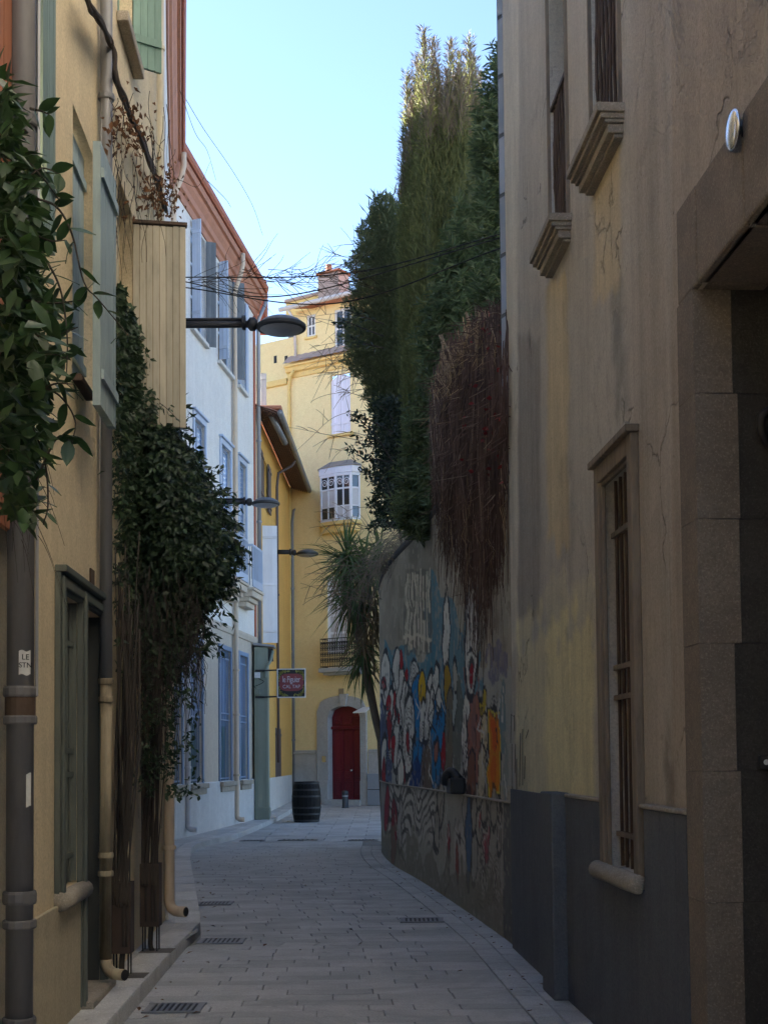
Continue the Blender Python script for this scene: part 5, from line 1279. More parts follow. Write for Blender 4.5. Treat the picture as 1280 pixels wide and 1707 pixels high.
d = np.maximum(np.abs(X - 824) / 8.6, (np.abs(Y - 1258) / 68) ** 3); put(d < 1.32, BK); put(d < 1.16, (0.60, 0.48, 0.14)); put(d < 1, OR, 1, 2); ell(824, 1222, 4.5, 26, (0.52, 0.13, 0.02), 0); ell(823, 1285, 4, 26, (0.54, 0.15, 0.02), 0); rings(824, 1192, 9, 36, 3)
ell(838, 1200, 5, 62, (0.17, 0.23, 0.25), 0); ell(843, 1290, 4, 52, (0.25, 0.28, 0.28), 0)
for a in ((645, 1215, 10, 42, 6), (662, 1205, 9, 34, 6), (648, 1280, 11, 42, 6), (669, 1262, 8, 40, 6), (705, 1230, 7, 32, 5), (716, 1250, 6, 28, 5), (776, 1265, 7, 32, 4), (690, 1132, 7, 28, 4), (729, 1205, 7, 34, 4), (738, 1300, 6, 30, 5)): rings(*a)
for i in range(46):
    x, y_ = r5.uniform(634, 738), r5.uniform(1120, 1310); line([(x, y_), (x + r5.normal() * 3, y_ + r5.uniform(8, 22)), (x + r5.normal() * 4, y_ + r5.uniform(22, 44))], r5.uniform(0.45, 0.9), BK if i % 4 else W_)
for i in range(20):
    x, y_ = r5.uniform(745, 842), r5.uniform(1150, 1310); line([(x, y_), (x + r5.normal() * 2, y_ + r5.uniform(8, 26)), (x + r5.normal() * 3, y_ + r5.uniform(26, 60))], r5.uniform(0.4, 0.8), BK if i % 3 else W_)
# lower, more faded zone below the ledge
zl_ = V[:, 2] < 1.205
put(zl_, (0.33, 0.315, 0.28), 0.8, 9)
wv = np.sin(Y * 0.30 + 8 * np.sin(X * 0.15 + 0.6 * big)); edge = np.clip((1405 + 12 * fade - Y) / 20, 0, 1)
put(zl_ & (X > 646) & (X < 724), (0.50, 0.485, 0.45), 0.65 * edge); put(zl_ & (X > 646) & (X < 724) & (wv > 0.35), (0.06, 0.055, 0.055), 0.85 * edge)
put(zl_ & (X > 632) & (X < 648), (0.24, 0.25, 0.25), 0.6)
ell(657, 1385, 5, 52, (0.24, 0.04, 0.05), 1.0, 0.75); ell(645, 1345, 4, 40, (0.30, 0.04, 0.06), 0.8, 0.7); ell(667, 1372, 4, 40, (0.45, 0.43, 0.40), 1.2, 0.7)
put(zl_ & (np.abs(X - 766) < 9) & (np.abs(Y - 1406) < 32), (0.44, 0.42, 0.38), 0.85); ell(766, 1398, 1.6, 12, (0.12, 0.1, 0.1), 0)
ell(748, 1400, 2.5, 24, RD, 0.8, 0.65); ell(761, 1440, 2.5, 34, (0.24, 0.06, 0.05), 0.6, 0.65); ell(781, 1400, 4, 72, (0.10, 0.16, 0.25), 1.2, 0.75); ell(790, 1430, 4, 42, (0.42, 0.40, 0.36), 1.4, 0.7); ell(776, 1350, 3, 34, (0.45, 0.42, 0.38), 1.2, 0.7)
for a in ((799, 1380, 5, 26), (811, 1375, 5, 32), (790, 1360, 4, 30), (832, 1385, 3, 36), (734, 1345, 5, 34), (822, 1350, 4, 30), (806, 1345, 3, 24), (728, 1385, 4, 30)): ell(*a, (0.40, 0.37, 0.32), 1.6, 0.8)
ell(811, 1412, 4.5, 34, (0.36, 0.12, 0.14), 0.8, 0.8); ell(801, 1372, 2, 16, RD, 0, 0.7)
for cx in (803, 815, 827): rings(cx, 1470, 9, 52, 5, (0.12, 0.105, 0.09), False, 0.7)
for i in range(44):
    x, y_ = r5.uniform(650, 842), r5.uniform(1325, 1450); k_ = (0.07, 0.06, 0.06) if i % 3 else (0.5, 0.48, 0.44); line([(x, y_), (x + r5.normal() * 3, y_ + r5.uniform(8, 26)), (x + r5.normal() * 5, y_ + r5.uniform(26, 60))], r5.uniform(0.4, 0.8), k_, 0.7)
put(zl_ & (Y > 1440 + (X - 690) * 0.62 - 34 + 16 * fade), (0.17, 0.16, 0.13), 0.65)
put((X > 839) & zl_, (0.10, 0.105, 0.11), 0.8)
vis = (px > 560) & (px < 900) & (V[:, 1] < 25.4); col[~vis] = GR
lum_ = col.mean(1, keepdims=True); col = np.clip((lum_ + (col - lum_) * 1.25) * 1.5, 0.02, 0.88)
mk('wall', V, F, M['mural'], gw, col=col)
sweep(WG, 0, WG.len, [(-0.32, WH - 0.3), (0.02, WH - 0.02), (0.0, WH + 0.08), (-0.08, WH + 0.16), (-0.22, WH + 0.14), (-0.34, WH + 0.02)], 'coping', M['stone_dark'], gw, smooth=True)
sweep(WG, 0, WG.len, [(-0.34, 0.0), (-0.30, 0.0), (-0.30, WH), (-0.34, WH)], 'back_face', M['stone_dark'], gw)
sl_, _z = WG.hit(840, 1320)
sweep(WG, 0.0, WG.len * 0.9, [(-0.01, 1.19), (0.016, 1.195), (0.020, 1.212), (-0.01, 1.222)], 'ledge', M['sill_stone'], gw)
s, z = WG.hit(772, 1303)
vb = thing('wall_vent_box', 'small black metal vent box fixed to the mural wall', 'vent', WG.p(s, z - 0.12, 0))
k = MB(); k.wbox(WG, s - 0.16, s + 0.16, z - 0.13, z + 0.04, 0.0, 0.16); k.build('box', M['iron'], vb, bev=0.02)
k = MB(); k.tube(curve_pts([WG.p(s - 0.1, z + 0.02, 0.06), WG.p(s, z + 0.10, 0.12), WG.p(s + 0.12, z + 0.06, 0.16), WG.p(s + 0.16, z - 0.03, 0.16)], 6), 0.05, 10); k.build('hood', M['iron'], vb, smooth=True)

# ================================================================== street lamps
def lamp_post(px_head, py, y, xwall, lab, w=0.60):
    h = at(px_head, py, y); z = h[2]
    t = thing('street_lamp', lab, 'street lamp', (xwall, y, z), 'wall mounted street lamps')
    k = MB(); k.tube([(xwall, y, z - 0.02), (h[0] - w * 0.62, y, z - 0.02)], 0.045, 12); arm = k.build('arm', M['iron'], t, smooth=True)
    k = MB(); k.tube([(xwall, y, z + 0.045), (h[0] - w * 0.75, y, z + 0.045)], 0.022, 8); k.build('upper_rod', M['iron'], arm, smooth=True)
    k = MB(); k.lathe((h[0] - w * 0.60, y, z - 0.02), [(0.05, -0.06), (0.085, -0.03), (0.085, 0.03), (0.05, 0.06)], 14, (1, 0, 0)); k.build('knuckle', M['iron'], t, smooth=True)
    for xx in (h[0] - w * 0.78,):
        k = MB(); k.lathe((xx, y, z), [(0.09, -0.02), (0.09, 0.02)], 14, (1, 0, 0)); k.build('flange', M['iron'], arm)
    k = MB(); k.box((xwall - 0.02, y - 0.09, z - 0.22), (xwall + 0.03, y + 0.09, z + 0.2)); k.build('wall_plate', M['iron'], t, bev=0.01)
    R_ = w / 2
    k = MB(); k.lathe((h[0], y, z - 0.09), [(R_ * 0.9, 0.0), (R_ * 0.98, 0.02), (R_ * 0.98, 0.055), (R_ * 0.92, 0.075), (R_ * 0.78, 0.11), (R_ * 0.55, 0.14), (R_ * 0.25, 0.158), (0.0, 0.162)], 30, closed=False); hd = k.build('lamp_head', M['lamp_grey'], t, smooth=True)
    k = MB(); k.lathe((h[0], y, z - 0.09), [(R_ * 0.9, -0.004), (R_ * 1.0, 0.0), (R_ * 1.03, 0.015), (R_ * 1.03, 0.05), (R_ * 0.99, 0.06)], 30, closed=False); k.build('rim', M['iron'], hd)
    k = MB(); k.lathe((h[0], y, z - 0.09), [(R_ * 0.9, 0.002), (R_ * 0.75, -0.03), (R_ * 0.4, -0.05), (0.0, -0.055)], 26, closed=False); k.build('glass_bowl', M['zinc_lite'], hd, smooth=True)
lamp_post(469, 537, 17.0, wall_left_x(17.0), 'nearest street lamp, large grey head beside the beige boarded shutter')
lamp_post(443, 835, 29.0, wall_left_x(29.0), 'middle street lamp on the white house among the climber leaves', 0.58)
lamp_post(512, 920, 38.0, wall_left_x(38.0), 'farthest street lamp, on the orange house beside the spiky palm', 0.6)

# ================================================================== sage pilaster, sign, barrel, bollard
yb = 32.9; xl, xr = at(424.5, 1300, yb)[0], at(447.5, 1300, yb)[0]; zb = ground_z(yb) + 0.1; zt = at(440, 1078, yb)[2]
t = thing('boxed_pilaster', 'tall sage green boxed pilaster standing at the corner of the white house', 'pilaster', ((xl + xr) / 2, yb + 0.15, zb))
k = MB(); k.box((xl, yb, zb + 0.28), (xr, yb + 0.4, zt)); k.build('shaft', M['cab_green'], t, bev=0.01)
k = MB(); k.box((xl - 0.0, yb - 0.02, zb), (xr + 0.02, yb + 0.42, zb + 0.28)); k.build('base', M['cab_green'], t, bev=0.012)
for x in (xl + 0.06, xr - 0.07):
    k = MB(); k.box((x, yb - 0.012, zb + 0.3), (x + 0.02, yb - 0.001, zt - 0.1)); k.build('bead', M['cab_green'], t)
k = MB(); k.hexa([(xl - 0.02, yb - 0.08, zt + 0.03), (xr + 0.16, yb - 0.08, zt - 0.03), (xr + 0.16, yb + 0.45, zt - 0.03), (xl - 0.02, yb + 0.45, zt + 0.03), (xl - 0.02, yb - 0.08, zt + 0.09), (xr + 0.16, yb - 0.08, zt + 0.03), (xr + 0.16, yb + 0.45, zt + 0.03), (xl - 0.02, yb + 0.45, zt + 0.09)]); k.build('zinc_cap', M['zinc_lite'], t, bev=0.01)
k = MB(); P = curve_pts([(xr + 0.12, yb + 0.05, zt - 0.1), (xr + 0.06, yb, zt - 0.35), (xr - 0.03, yb - 0.03, zt - 0.5), (xr - 0.07, yb - 0.03, zt - 0.75)], 6); k.tube(P, 0.035, 8); k.build('scroll_bracket', M['cab_green'], t, smooth=True)
k = MB(); k.box((xr + 0.0, yb + 0.05, zt - 0.35), (xr + 0.12, yb + 0.2, zt - 0.04)); k.build('junction_box', M['iron'], t, bev=0.01)
ys_ = 32.75; sx0, sx1 = at(462, 1139, ys_)[0], at(509.5, 1139, ys_)[0]; sz0, sz1 = at(486, 1163.5, ys_)[2], at(486, 1115, ys_)[2]
M['sign_red'] = flat('sign_red_ground', (0.24, 0.045, 0.05), 0.45); M['sign_dark'] = flat('sign_dark_ground', (0.02, 0.022, 0.022), 0.5)
M['sign_gold'] = flat('sign_leaf_gold', (0.30, 0.27, 0.06), 0.5); M['sign_text'] = flat('sign_lettering', (0.62, 0.52, 0.55), 0.5); M['sign_outline'] = flat('sign_letter_outline', (0.05, 0.015, 0.02), 0.5)
t = thing('hanging_sign', 'square painted hanging sign with red centre and gold leaf border', 'sign', ((sx0 + sx1) / 2, ys_, sz0))
k = MB(); k.box((sx0 + 0.02, ys_ - 0.02, sz0 + 0.02), (sx1 - 0.02, ys_ + 0.02, sz1 - 0.02)); pan = k.build('panel', M['sign_dark'], t)
m = MB(); e = 0.022
m.box((sx0, ys_ - 0.03, sz0), (sx1, ys_ + 0.03, sz0 + e)); m.box((sx0, ys_ - 0.03, sz1 - e), (sx1, ys_ + 0.03, sz1)); m.box((sx0, ys_ - 0.03, sz0 + e), (sx0 + e, ys_ + 0.03, sz1 - e)); m.box((sx1 - e, ys_ - 0.03, sz0 + e), (sx1, ys_ + 0.03, sz1 - e)); m.build('frame', M['white_plastic'], t)
cx, cz = (sx0 + sx1) / 2, (sz0 + sz1) / 2; w2, h2 = (sx1 - sx0) / 2, (sz1 - sz0) / 2
poly = [(cx + w2 * 0.86 * math.copysign(abs(math.cos(a)) ** 0.55, math.cos(a)), ys_ - 0.021, cz + 0.02 + h2 * 0.60 * math.copysign(abs(math.sin(a)) ** 0.7, math.sin(a))) for a in np.linspace(0, 2 * math.pi, 40, endpoint=False)]
k = MB(); k.prism(poly, (0, -0.003, 0)); k.build('red_field', M['sign_red'], pan)
m = MB()
for i in range(46):
    a = 2 * math.pi * i / 46 + 0.1; top_ = abs(math.sin(a))
    u = cx + w2 * 0.86 * math.copysign(abs(math.cos(a)) ** 0.4, math.cos(a)); v = cz + h2 * 0.82 * math.copysign(abs(math.sin(a)) ** 0.5, math.sin(a))
    L_ = 0.055 if top_ > 0.6 else 0.035; th_ = a * 3 + i
    d1 = np.array([math.cos(th_), 0, math.sin(th_)]); d2 = np.array([-math.sin(th_), 0, math.cos(th_)])
    c0 = np.array([u, ys_ - 0.026, v]); m.prism([c0 - d1 * L_, c0 - d2 * L_ * 0.4, c0 + d1 * L_, c0 + d2 * L_ * 0.4], (0, -0.002, 0))
m.build('leaf_border', M['sign_gold'], pan)['kind'] = 'stuff'
for dx, mat_, yy_ in ((0.0, M['sign_text'], -0.0285), (0.008, M['sign_outline'], -0.0262)):
    o = text('le Figuier', 0.155, (cx - dx, ys_ + yy_, cz + 0.085 - dx), (1, 0, 0), (0, 0, 1), mat_, pan, 'lettering', 0.001, space=0.9); o.scale = (0.86, 1.35, 1)
    o = text('CAL TAP', 0.105, (cx - dx, ys_ + yy_, cz - 0.085 - dx), (1, 0, 0), (0, 0, 1), mat_, pan, 'lettering', 0.001, space=1.0); o.scale = (1.0, 1.1, 1)
for z in (sz0 + 0.03, sz1 - 0.03):
    k = MB(); k.tube([(xr - 0.12, yb - 0.03, z), (sx0 + 0.01, ys_, z)], 0.018, 8); k.build('bracket_arm', M['iron'], t)
    k = MB(); k.box((xr - 0.30, yb - 0.03, z - 0.025), (xr - 0.08, yb - 0.004, z + 0.025)); k.build('bracket_plate', M['iron'], t, bev=0.005)
t = thing('electric_box', 'pair of small grey cable boxes on the sage pilaster', 'cable box', (xr - 0.24, yb, sz0))
for i, z in enumerate((sz1 - 0.14, sz0 + 0.16)):
    k = MB(); k.box((xr - 0.32, yb - 0.07, z - 0.07), (xr - 0.18, yb - 0.013, z + 0.07)); k.build('box', M['white_plastic'] if i == 0 else M['cab_green'], t, bev=0.012)
k = MB(); k.tube(curve_pts([(xr - 0.22, yb - 0.03, sz1 - 0.22), (xr - 0.1, yb - 0.03, sz1 - 0.3), (xr - 0.3, yb - 0.03, sz1 - 0.4), (xr - 0.34, yb - 0.03, sz0 + 0.3), (xr - 0.25, yb - 0.03, sz0 + 0.2)], 8), 0.008, 6); k.build('loose_cable', M['cable'], t, smooth=True)
# barrel
yb = 33.6; gz = ground_z(yb); p = at(511, 1360, yb); H = 67 / 2300 * yb; Rm, Re = 0.355, 0.30
t = thing('wine_barrel', 'black wooden wine barrel standing on end by the kerb', 'barrel', (p[0], yb, gz))
ns = 22
prof = [(Re + (Rm - Re) * (1 - (2 * u - 1) ** 2), u * H) for u in np.linspace(0, 1, 11)]
for i in range(ns):
    a0, a1 = 2 * math.pi * (i + 0.03) / ns, 2 * math.pi * (i + 0.97) / ns; V = []; rr = random.uniform(-0.003, 0.003)
    for (r_, h_) in prof:
        for a in (a0, (a0 + a1) / 2, a1): V.append((p[0] + (r_ + rr) * math.cos(a), yb + (r_ + rr) * math.sin(a), gz + h_))
    F = [(3 * j + k_, 3 * j + k_ + 1, 3 * j + k_ + 4, 3 * j + k_ + 3) for j in range(10) for k_ in range(2)]
    mk('stave', V, F, M['barrel_wood'], t, smooth=True)
for u in (0.04, 0.2, 0.36, 0.64, 0.8, 0.96):
    r_ = Re + (Rm - Re) * (1 - (2 * u - 1) ** 2) + 0.006; k = MB(); k.lathe((p[0], yb, gz + u * H), [(r_ - 0.01, -0.022), (r_, -0.022), (r_, 0.022), (r_ - 0.01, 0.022)], 36, closed=False); k.build('hoop', M['iron'], t, smooth=False)
k = MB(); k.lathe((p[0], yb, gz + H * 0.96), [(Re - 0.004, -0.02), (Re - 0.004, 0.0)], 30); k.build('barrel_head', M['barrel_wood'], t)
k = MB(); k.lathe((p[0], yb, gz + 0.01), [(Re - 0.02, 0), (Re - 0.01, H * 0.5), (Re - 0.02, H * 0.9)], 30); k.build('core', M['cable'], t)
# bollard
yo = 40.6; gz = ground_z(yo); p = at(575.5, 1346, yo); t = thing('bollard', 'short dark grey bollard in front of the red door', 'bollard', (p[0], yo, gz)); hb = 29 / 2300 * yo
k = MB(); k.lathe((p[0], yo, gz), [(0.105, 0), (0.105, 0.02), (0.09, 0.03), (0.09, hb - 0.09), (0.095, hb - 0.08), (0.095, hb - 0.05), (0.085, hb - 0.02), (0.05, hb), (0.0, hb)], 24, closed=False); k.build('post', M['bollard'], t, smooth=True)
k = MB(); k.lathe((p[0], yo, gz + hb - 0.16), [(0.091, -0.02), (0.0935, -0.02), (0.0935, 0.02), (0.091, 0.02)], 24, closed=False); k.build('band', M['zinc_lite'], t)

# ================================================================== planting helpers
def unit(v): return v / (np.linalg.norm(v, axis=-1, keepdims=True) + 1e-9)
def leaf_arrays(P, D, U, L, Wd, fold=0.15, droop=0.0, wide=0.45):
    """folded diamond leaves: P base, D direction, U face normal"""
    n = len(P); D = unit(D); S = unit(np.cross(D, U)); Nn = np.cross(S, D)
    L = np.broadcast_to(L, n)[:, None]; Wd = np.broadcast_to(Wd, n)[:, None]
    mid = P + D * L * wide
    tip = P + D * L - Nn * L * droop
    l = mid + S * Wd * 0.5 + Nn * Wd * fold; r_ = mid - S * Wd * 0.5 + Nn * Wd * fold
    V = np.stack([P, l, tip, r_], 1).reshape(-1, 3)
    b = (np.arange(n) * 4)[:, None]
    F = np.concatenate([b + np.array([[0, 2, 1]]), b + np.array([[0, 3, 2]])])
    return V, F
class LB:
    def __init__(s): s.V = []; s.F = []; s.n = 0
    def add(s, V, F): s.V.append(V); s.F.append(F + s.n); s.n += len(V); return s
    def leaves(s, *a, **k): return s.add(*leaf_arrays(*a, **k))
    def ribbons(s, paths, w):
        """list of (m,3) polylines -> crossing ribbons of width w"""
        for P in paths:
            P = np.asarray(P); m = len(P); T = unit(np.gradient(P, axis=0))
            a = unit(np.cross(T, np.array([0.3, 1.0, 0.25]))); ww = np.linspace(1, 0.45, m)[:, None] * w * 0.5
            V = np.concatenate([P + a * ww, P - a * ww]); i = np.arange(m - 1)
            F = np.concatenate([np.stack([i, i + 1, m + i + 1], 1), np.stack([i, m + i + 1, m + i], 1)])
            s.add(V, F)
        return s
    def build(s, name, mat, parent, kind='stuff', smooth=False):
        o = mk(name, np.vstack(s.V), np.vstack(s.F), mat, parent, smooth)
        if kind: o['kind'] = kind
        return o
def rdir(n): return unit(rng.normal(size=(n, 3)))
def lerp_levels(lv, py):
    a = np.array(lv, float); return np.interp(py, a[:, 0], a[:, 1]), np.interp(py, a[:, 0], a[:, 2])
def at_arr(px, py, y):
    d = fw[None] + rt[None] * ((px - CX) / FPX)[:, None] + up[None] * (-(py - CY) / FPX)[:, None]
    return EYE[None] + d * (y / d[:, 1])[:, None]
def volume(n, lv, yc, hy, edge=0.5, power=0.5):
    """points in a crown given by silhouette rows (py, xl, xr) round depth yc"""
    w = np.array([r_[2] - r_[1] for r_ in lv], float); ys_ = np.array([r_[0] for r_ in lv], float)
    g = np.linspace(ys_[0], ys_[-1], 200); pw = np.interp(g, ys_, w); pw = pw / pw.sum()
    py = rng.choice(g, n, p=pw) + rng.uniform(-1, 1, n) * (g[1] - g[0])
    xl, xr = lerp_levels(lv, py); c = (xl + xr) / 2; h = (xr - xl) / 2
    a = rng.uniform(0, 2 * np.pi, n); r_ = rng.uniform(0, 1, n) ** power
    rag = 1 + 0.14 * np.sin(py * 0.11 + a * 3) + 0.10 * np.sin(py * 0.31 + a * 5) + 0.06 * np.sin(py * 0.83 + a * 9)
    px = c + h * r_ * rag * np.cos(a); y = yc + hy * (h / h.max()) ** 0.5 * r_ * np.sin(a)
    P = at_arr(px, py, y); C = at_arr(c, py, np.full(n, yc))
    return P, unit(P - C), px, py, r_

# ------------------------------------------------------------------ tall cypress
t = thing('cypress_tree', 'tall feathery cypress with sunlit tips rising behind the garden wall', 'tree', (1.0, 19.5, 0))
lb = LB(); tips = LB(); core = MB(); tw = []
plumes = [(712, 140, 34), (730, 110, 34), (790, 95, 34), (770, 160, 36), (808, 170, 32), (832, 150, 20), (838, 120, 18), (679, 118, 24), (695, 92, 26), (688, 165, 27), (674, 230, 22), (745, 120, 30), (765, 85, 24), (706, 45, 30), (722, 62, 28), (752, 68, 28), (768, 110, 26), (782, 60, 30), (800, 120, 28), (816, 140, 24), (828, 190, 22), (735, 150, 30)]
for k, (pxt, pyt, wpx) in enumerate(plumes):
    yc = 19.5 + rng.uniform(-0.5, 0.5); top = at(pxt, pyt, yc); base = at(pxt * 0.7 + 755 * 0.3, 780, yc)
    n = 11000; u = rng.uniform(0, 1, n) ** 0.8                 # 0 at top
    H = top[2] - base[2]
    rad = wpx / 2300 * yc * np.interp(u, [0, 0.05, 0.15, 0.35, 1], [0.03, 0.16, 0.55, 1.0, 1.15])
    keep = rng.uniform(0, 1, n) < np.interp(u, [0, 0.06, 0.14, 0.2], [0.12, 0.25, 0.7, 1]); u = u[keep]; rad = rad[keep]; n = len(u)
    a = rng.uniform(0, 2 * np.pi, n); r_ = rng.uniform(0.25, 1, n) ** 0.6
    lump = 1 + 0.22 * np.sin(u * 34 + a * 2 + k) * np.sin(a * 3 + u * 11)
    c = top[None] * (1 - u[:, None]) + base[None] * u[:, None]
    out = np.stack([np.cos(a), np.sin(a), np.zeros(n)], 1)
    P = c + out * (rad * r_ * lump)[:, None]
    D = out * 0.55 + np.array([0, 0, 1.0]) + rng.normal(size=(n, 3)) * 0.38
    lb.leaves(P - D * 0.03, D, out + rng.normal(size=(n, 3)) * 0.6, rng.uniform(0.05, 0.13, n), rng.uniform(0.009, 0.020, n), fold=0.3)
    # bare tip twigs
    n2 = 240; u2 = rng.uniform(0, 0.2, n2) ** 1.0; a2 = rng.uniform(0, 2 * np.pi, n2); c2 = top[None] * (1 - u2[:, None]) + base[None] * u2[:, None]
    o2 = np.stack([np.cos(a2), np.sin(a2), np.zeros(n2)], 1)
    tips.leaves(c2 + o2 * 0.01, o2 * 0.6 + np.array([0, 0, 1.0]) + rng.normal(size=(n2, 3)) * 0.2, o2, 0.08 + u2 * 1.6, np.full(n2, 0.012), fold=0.0, wide=0.3)
    tips.leaves(c2 + o2 * (0.04 + u2 * 0.4)[:, None], o2 * 0.9 + np.array([0, 0, 0.8]) + rng.normal(size=(n2, 3)) * 0.3, rdir(n2), np.full(n2, 0.10), np.full(n2, 0.012), fold=0.0)
    tw.append([tuple(base), tuple((base + top) / 2), tuple(top)])
    zz = np.linspace(0.22, 1.0, 9); core.tube([top * (1 - v) + base * v for v in zz], [0.02] + [wpx / 2300 * yc * 0.34 * (1 + 0.1 * math.sin(9 * v + k)) for v in zz[1:]], 9)
lb.build('crown', M['cypress'], t); tips.build('bare_tips', M['twig'], t); core.build('inner_growth', M['cypress_dark'], t)['kind'] = 'stuff'
m = MB(); m.tube([(1.05, 19.5, -0.05), (1.02, 19.5, 2.5), (1.0, 19.5, 6), (0.98, 19.5, 9)], [0.22, 0.17, 0.12, 0.05], 10); m.build('trunk', M['bark'], t, smooth=True)

# ------------------------------------------------------------------ dark broad cypress
t = thing('dark_conifer', 'dense dark conifer leaning left of the tall cypress over the wall', 'tree', (0.75, 22, 0))
lv = [(325, 632, 652), (350, 618, 668), (385, 603, 690), (430, 588, 700), (480, 588, 712), (530, 582, 715), (565, 575, 715), (600, 578, 715), (625, 596, 715), (660, 612, 715), (700, 624, 718), (760, 640, 722), (840, 648, 722), (880, 655, 720)]
P, O, px, py, r_ = volume(85000, lv, 22.0, 0.9, power=0.35); n = len(P)
lb = LB(); D = O * 0.9 + np.array([0, 0, 0.55]) + rng.normal(size=(n, 3)) * 0.5
lb.leaves(P, D, rdir(n), rng.uniform(0.035, 0.085, n), rng.uniform(0.012, 0.024, n), fold=0.3); lb.build('crown', M['cypress_dark'], t)
c = MB(); lvs = np.array(lv, float)
pts = [at((a + b) / 2, p_, 22.0) for p_, a, b in lv[1:]]; c.tube(pts, [(b - a) / 2300 * 22 * 0.26 for p_, a, b in lv[1:]], 12); c.build('inner_growth', M['cypress_dark'], t)['kind'] = 'stuff'
m = MB(); m.tube([(0.78, 22, -0.05), (0.74, 22, 3), (0.5, 22, 6), (0.25, 22, 9)], [0.2, 0.16, 0.11, 0.04], 10); m.build('trunk', M['bark'], t, smooth=True)
lb = LB(); P = at_arr(rng.uniform(600, 660, 160), rng.uniform(320, 420, 160), np.full(160, 21.8) + rng.normal(size=160) * 0.4)
xl, xr = lerp_levels(lv, project(P)[1]); ok = (project(P)[0] > xl - 4); P = P[ok]; n = len(P)
lb.leaves(P, np.array([0, 0, 1.0]) + rng.normal(size=(n, 3)) * 0.35, rdir(n), rng.uniform(0.12, 0.26, n), np.full(n, 0.03), fold=0.2); lb.build('shoots', M['cypress_dark'], t)

# ------------------------------------------------------------------ oleander shrubs
def whorls(tipP, axis, nl, L, Wd, lb, spread=0.9, span=0.35):
    n = len(tipP)
    for j in range(nl):
        a = 2 * np.pi * rng.uniform(0, 1, n); ax = unit(axis); ref = unit(np.cross(ax, rdir(n))); b = np.cross(ax, ref)
        rad = np.cos(a)[:, None] * ref + np.sin(a)[:, None] * b
        D = ax * rng.uniform(0.3, 1.1, n)[:, None] + rad * spread
        P = tipP - ax * rng.uniform(0, span, n)[:, None]
        lb.leaves(P, D, ax + rng.normal(size=(n, 3)) * 0.3, L * rng.uniform(0.6, 1.1, n), Wd * rng.uniform(0.7, 1.1, n), fold=0.2, droop=0.15)
t = thing('oleander_shrub', 'tall narrow leaved oleander filling the gap under the tall cypress', 'shrub', (1.5, 16.5, 0))
lb = LB()
lvo = [(210, 800, 838), (300, 775, 838), (400, 735, 840), (480, 715, 842), (560, 700, 842), (640, 690, 820), (700, 672, 760), (760, 668, 745), (820, 655, 740), (872, 648, 735)]
P, O, px, py, r_ = volume(800, lvo, 17.2, 0.8, power=0.3)
P[:, 1] = np.where(px > 770, P[:, 1] - 2.2, P[:, 1]); P = np.where((px > 770)[:, None], EYE + (P - EYE) * 1.0, P)
whorls(P, O * 0.7 + np.array([-0.2, -0.3, 0.9]), 24, 0.16, 0.030, lb); lb.build('foliage', M['oleander'], t)
lb = LB(); P, O, px, py, r_ = volume(6000, [(p_, a + 8, b) for p_, a, b in lvo], 17.4, 0.6, power=0.7); n = len(P)
lb.leaves(P, rdir(n), rdir(n), 0.16, 0.05); lb.build('inner_leaves', M['cypress_dark'], t)
for k in range(5):
    b = np.array([1.3 + 0.15 * k, 16.5 + 0.3 * k, -0.05]); m = MB(); e = at(720 + 25 * k, 560 - 20 * k, 17.0); m.tube([b, (b + e) / 2 + (0.1, 0, 0.2), e], [0.05, 0.04, 0.015], 7); m.build('stem', M['bark'], t, smooth=True)

# ------------------------------------------------------------------ laurel with overhanging dark sprays
t = thing('laurel_bush', 'dark laurel whose leafy sprays hang out before the yellow house', 'shrub', (0.6, 21, 0))
lb = LB(); st = MB()
for (pts, nl) in (([(655, 770), (625, 725), (600, 700), (583, 690)], 70), ([(650, 770), (622, 765), (603, 762), (580, 748)], 60), ([(655, 720), (615, 700), (592, 692)], 60), ([(650, 800), (620, 790), (603, 783)], 60), ([(650, 760), (628, 735), (605, 742), (590, 722)], 60), ([(655, 860), (635, 845), (615, 835)], 60), ([(655, 880), (640, 868), (618, 880)], 50), ([(640, 560), (600, 545), (575, 535), (564, 540)], 60), ([(640, 540), (600, 525), (578, 515)], 60), ([(640, 580), (600, 570), (583, 560)], 50), ([(652, 830), (640, 800), (618, 800)], 60), ([(655, 700), (640, 680), (622, 672)], 50)):
    y0 = 20.6 + rng.uniform(-0.5, 0.5); C = curve_pts([at(a, b, y0) for a, b in pts], 8); st.tube(C, np.linspace(0.012, 0.004, len(C)), 5)
    u = rng.uniform(0.1, 1, nl) ** 0.7 * (len(C) - 1.01); i = u.astype(int); P = C[i] + rng.normal(size=(nl, 3)) * 0.035; T = unit(C[np.minimum(i + 1, len(C) - 1)] - C[i])
    lb.leaves(P, T * 0.6 + rng.normal(size=(nl, 3)) * 0.7, rdir(nl), rng.uniform(0.06, 0.11, nl), rng.uniform(0.025, 0.04, nl))
P, O, px, py, r_ = volume(5200, [(660, 628, 690), (720, 618, 700), (800, 622, 700), (880, 622, 690)], 21.0, 0.5, power=0.5); n = len(P)
lb.leaves(P, rdir(n) + O, rdir(n), rng.uniform(0.06, 0.12, n), rng.uniform(0.025, 0.045, n)); lb.build('foliage', M['laurel'], t); st.build('sprays', M['twig_dark'], t)['kind'] = 'stuff'
m = MB(); m.tube([(0.7, 21, -0.05), (0.6, 21, 3), (0.2, 20.9, 5.5)], [0.08, 0.06, 0.02], 8); m.build('trunk', M['bark'], t, smooth=True)

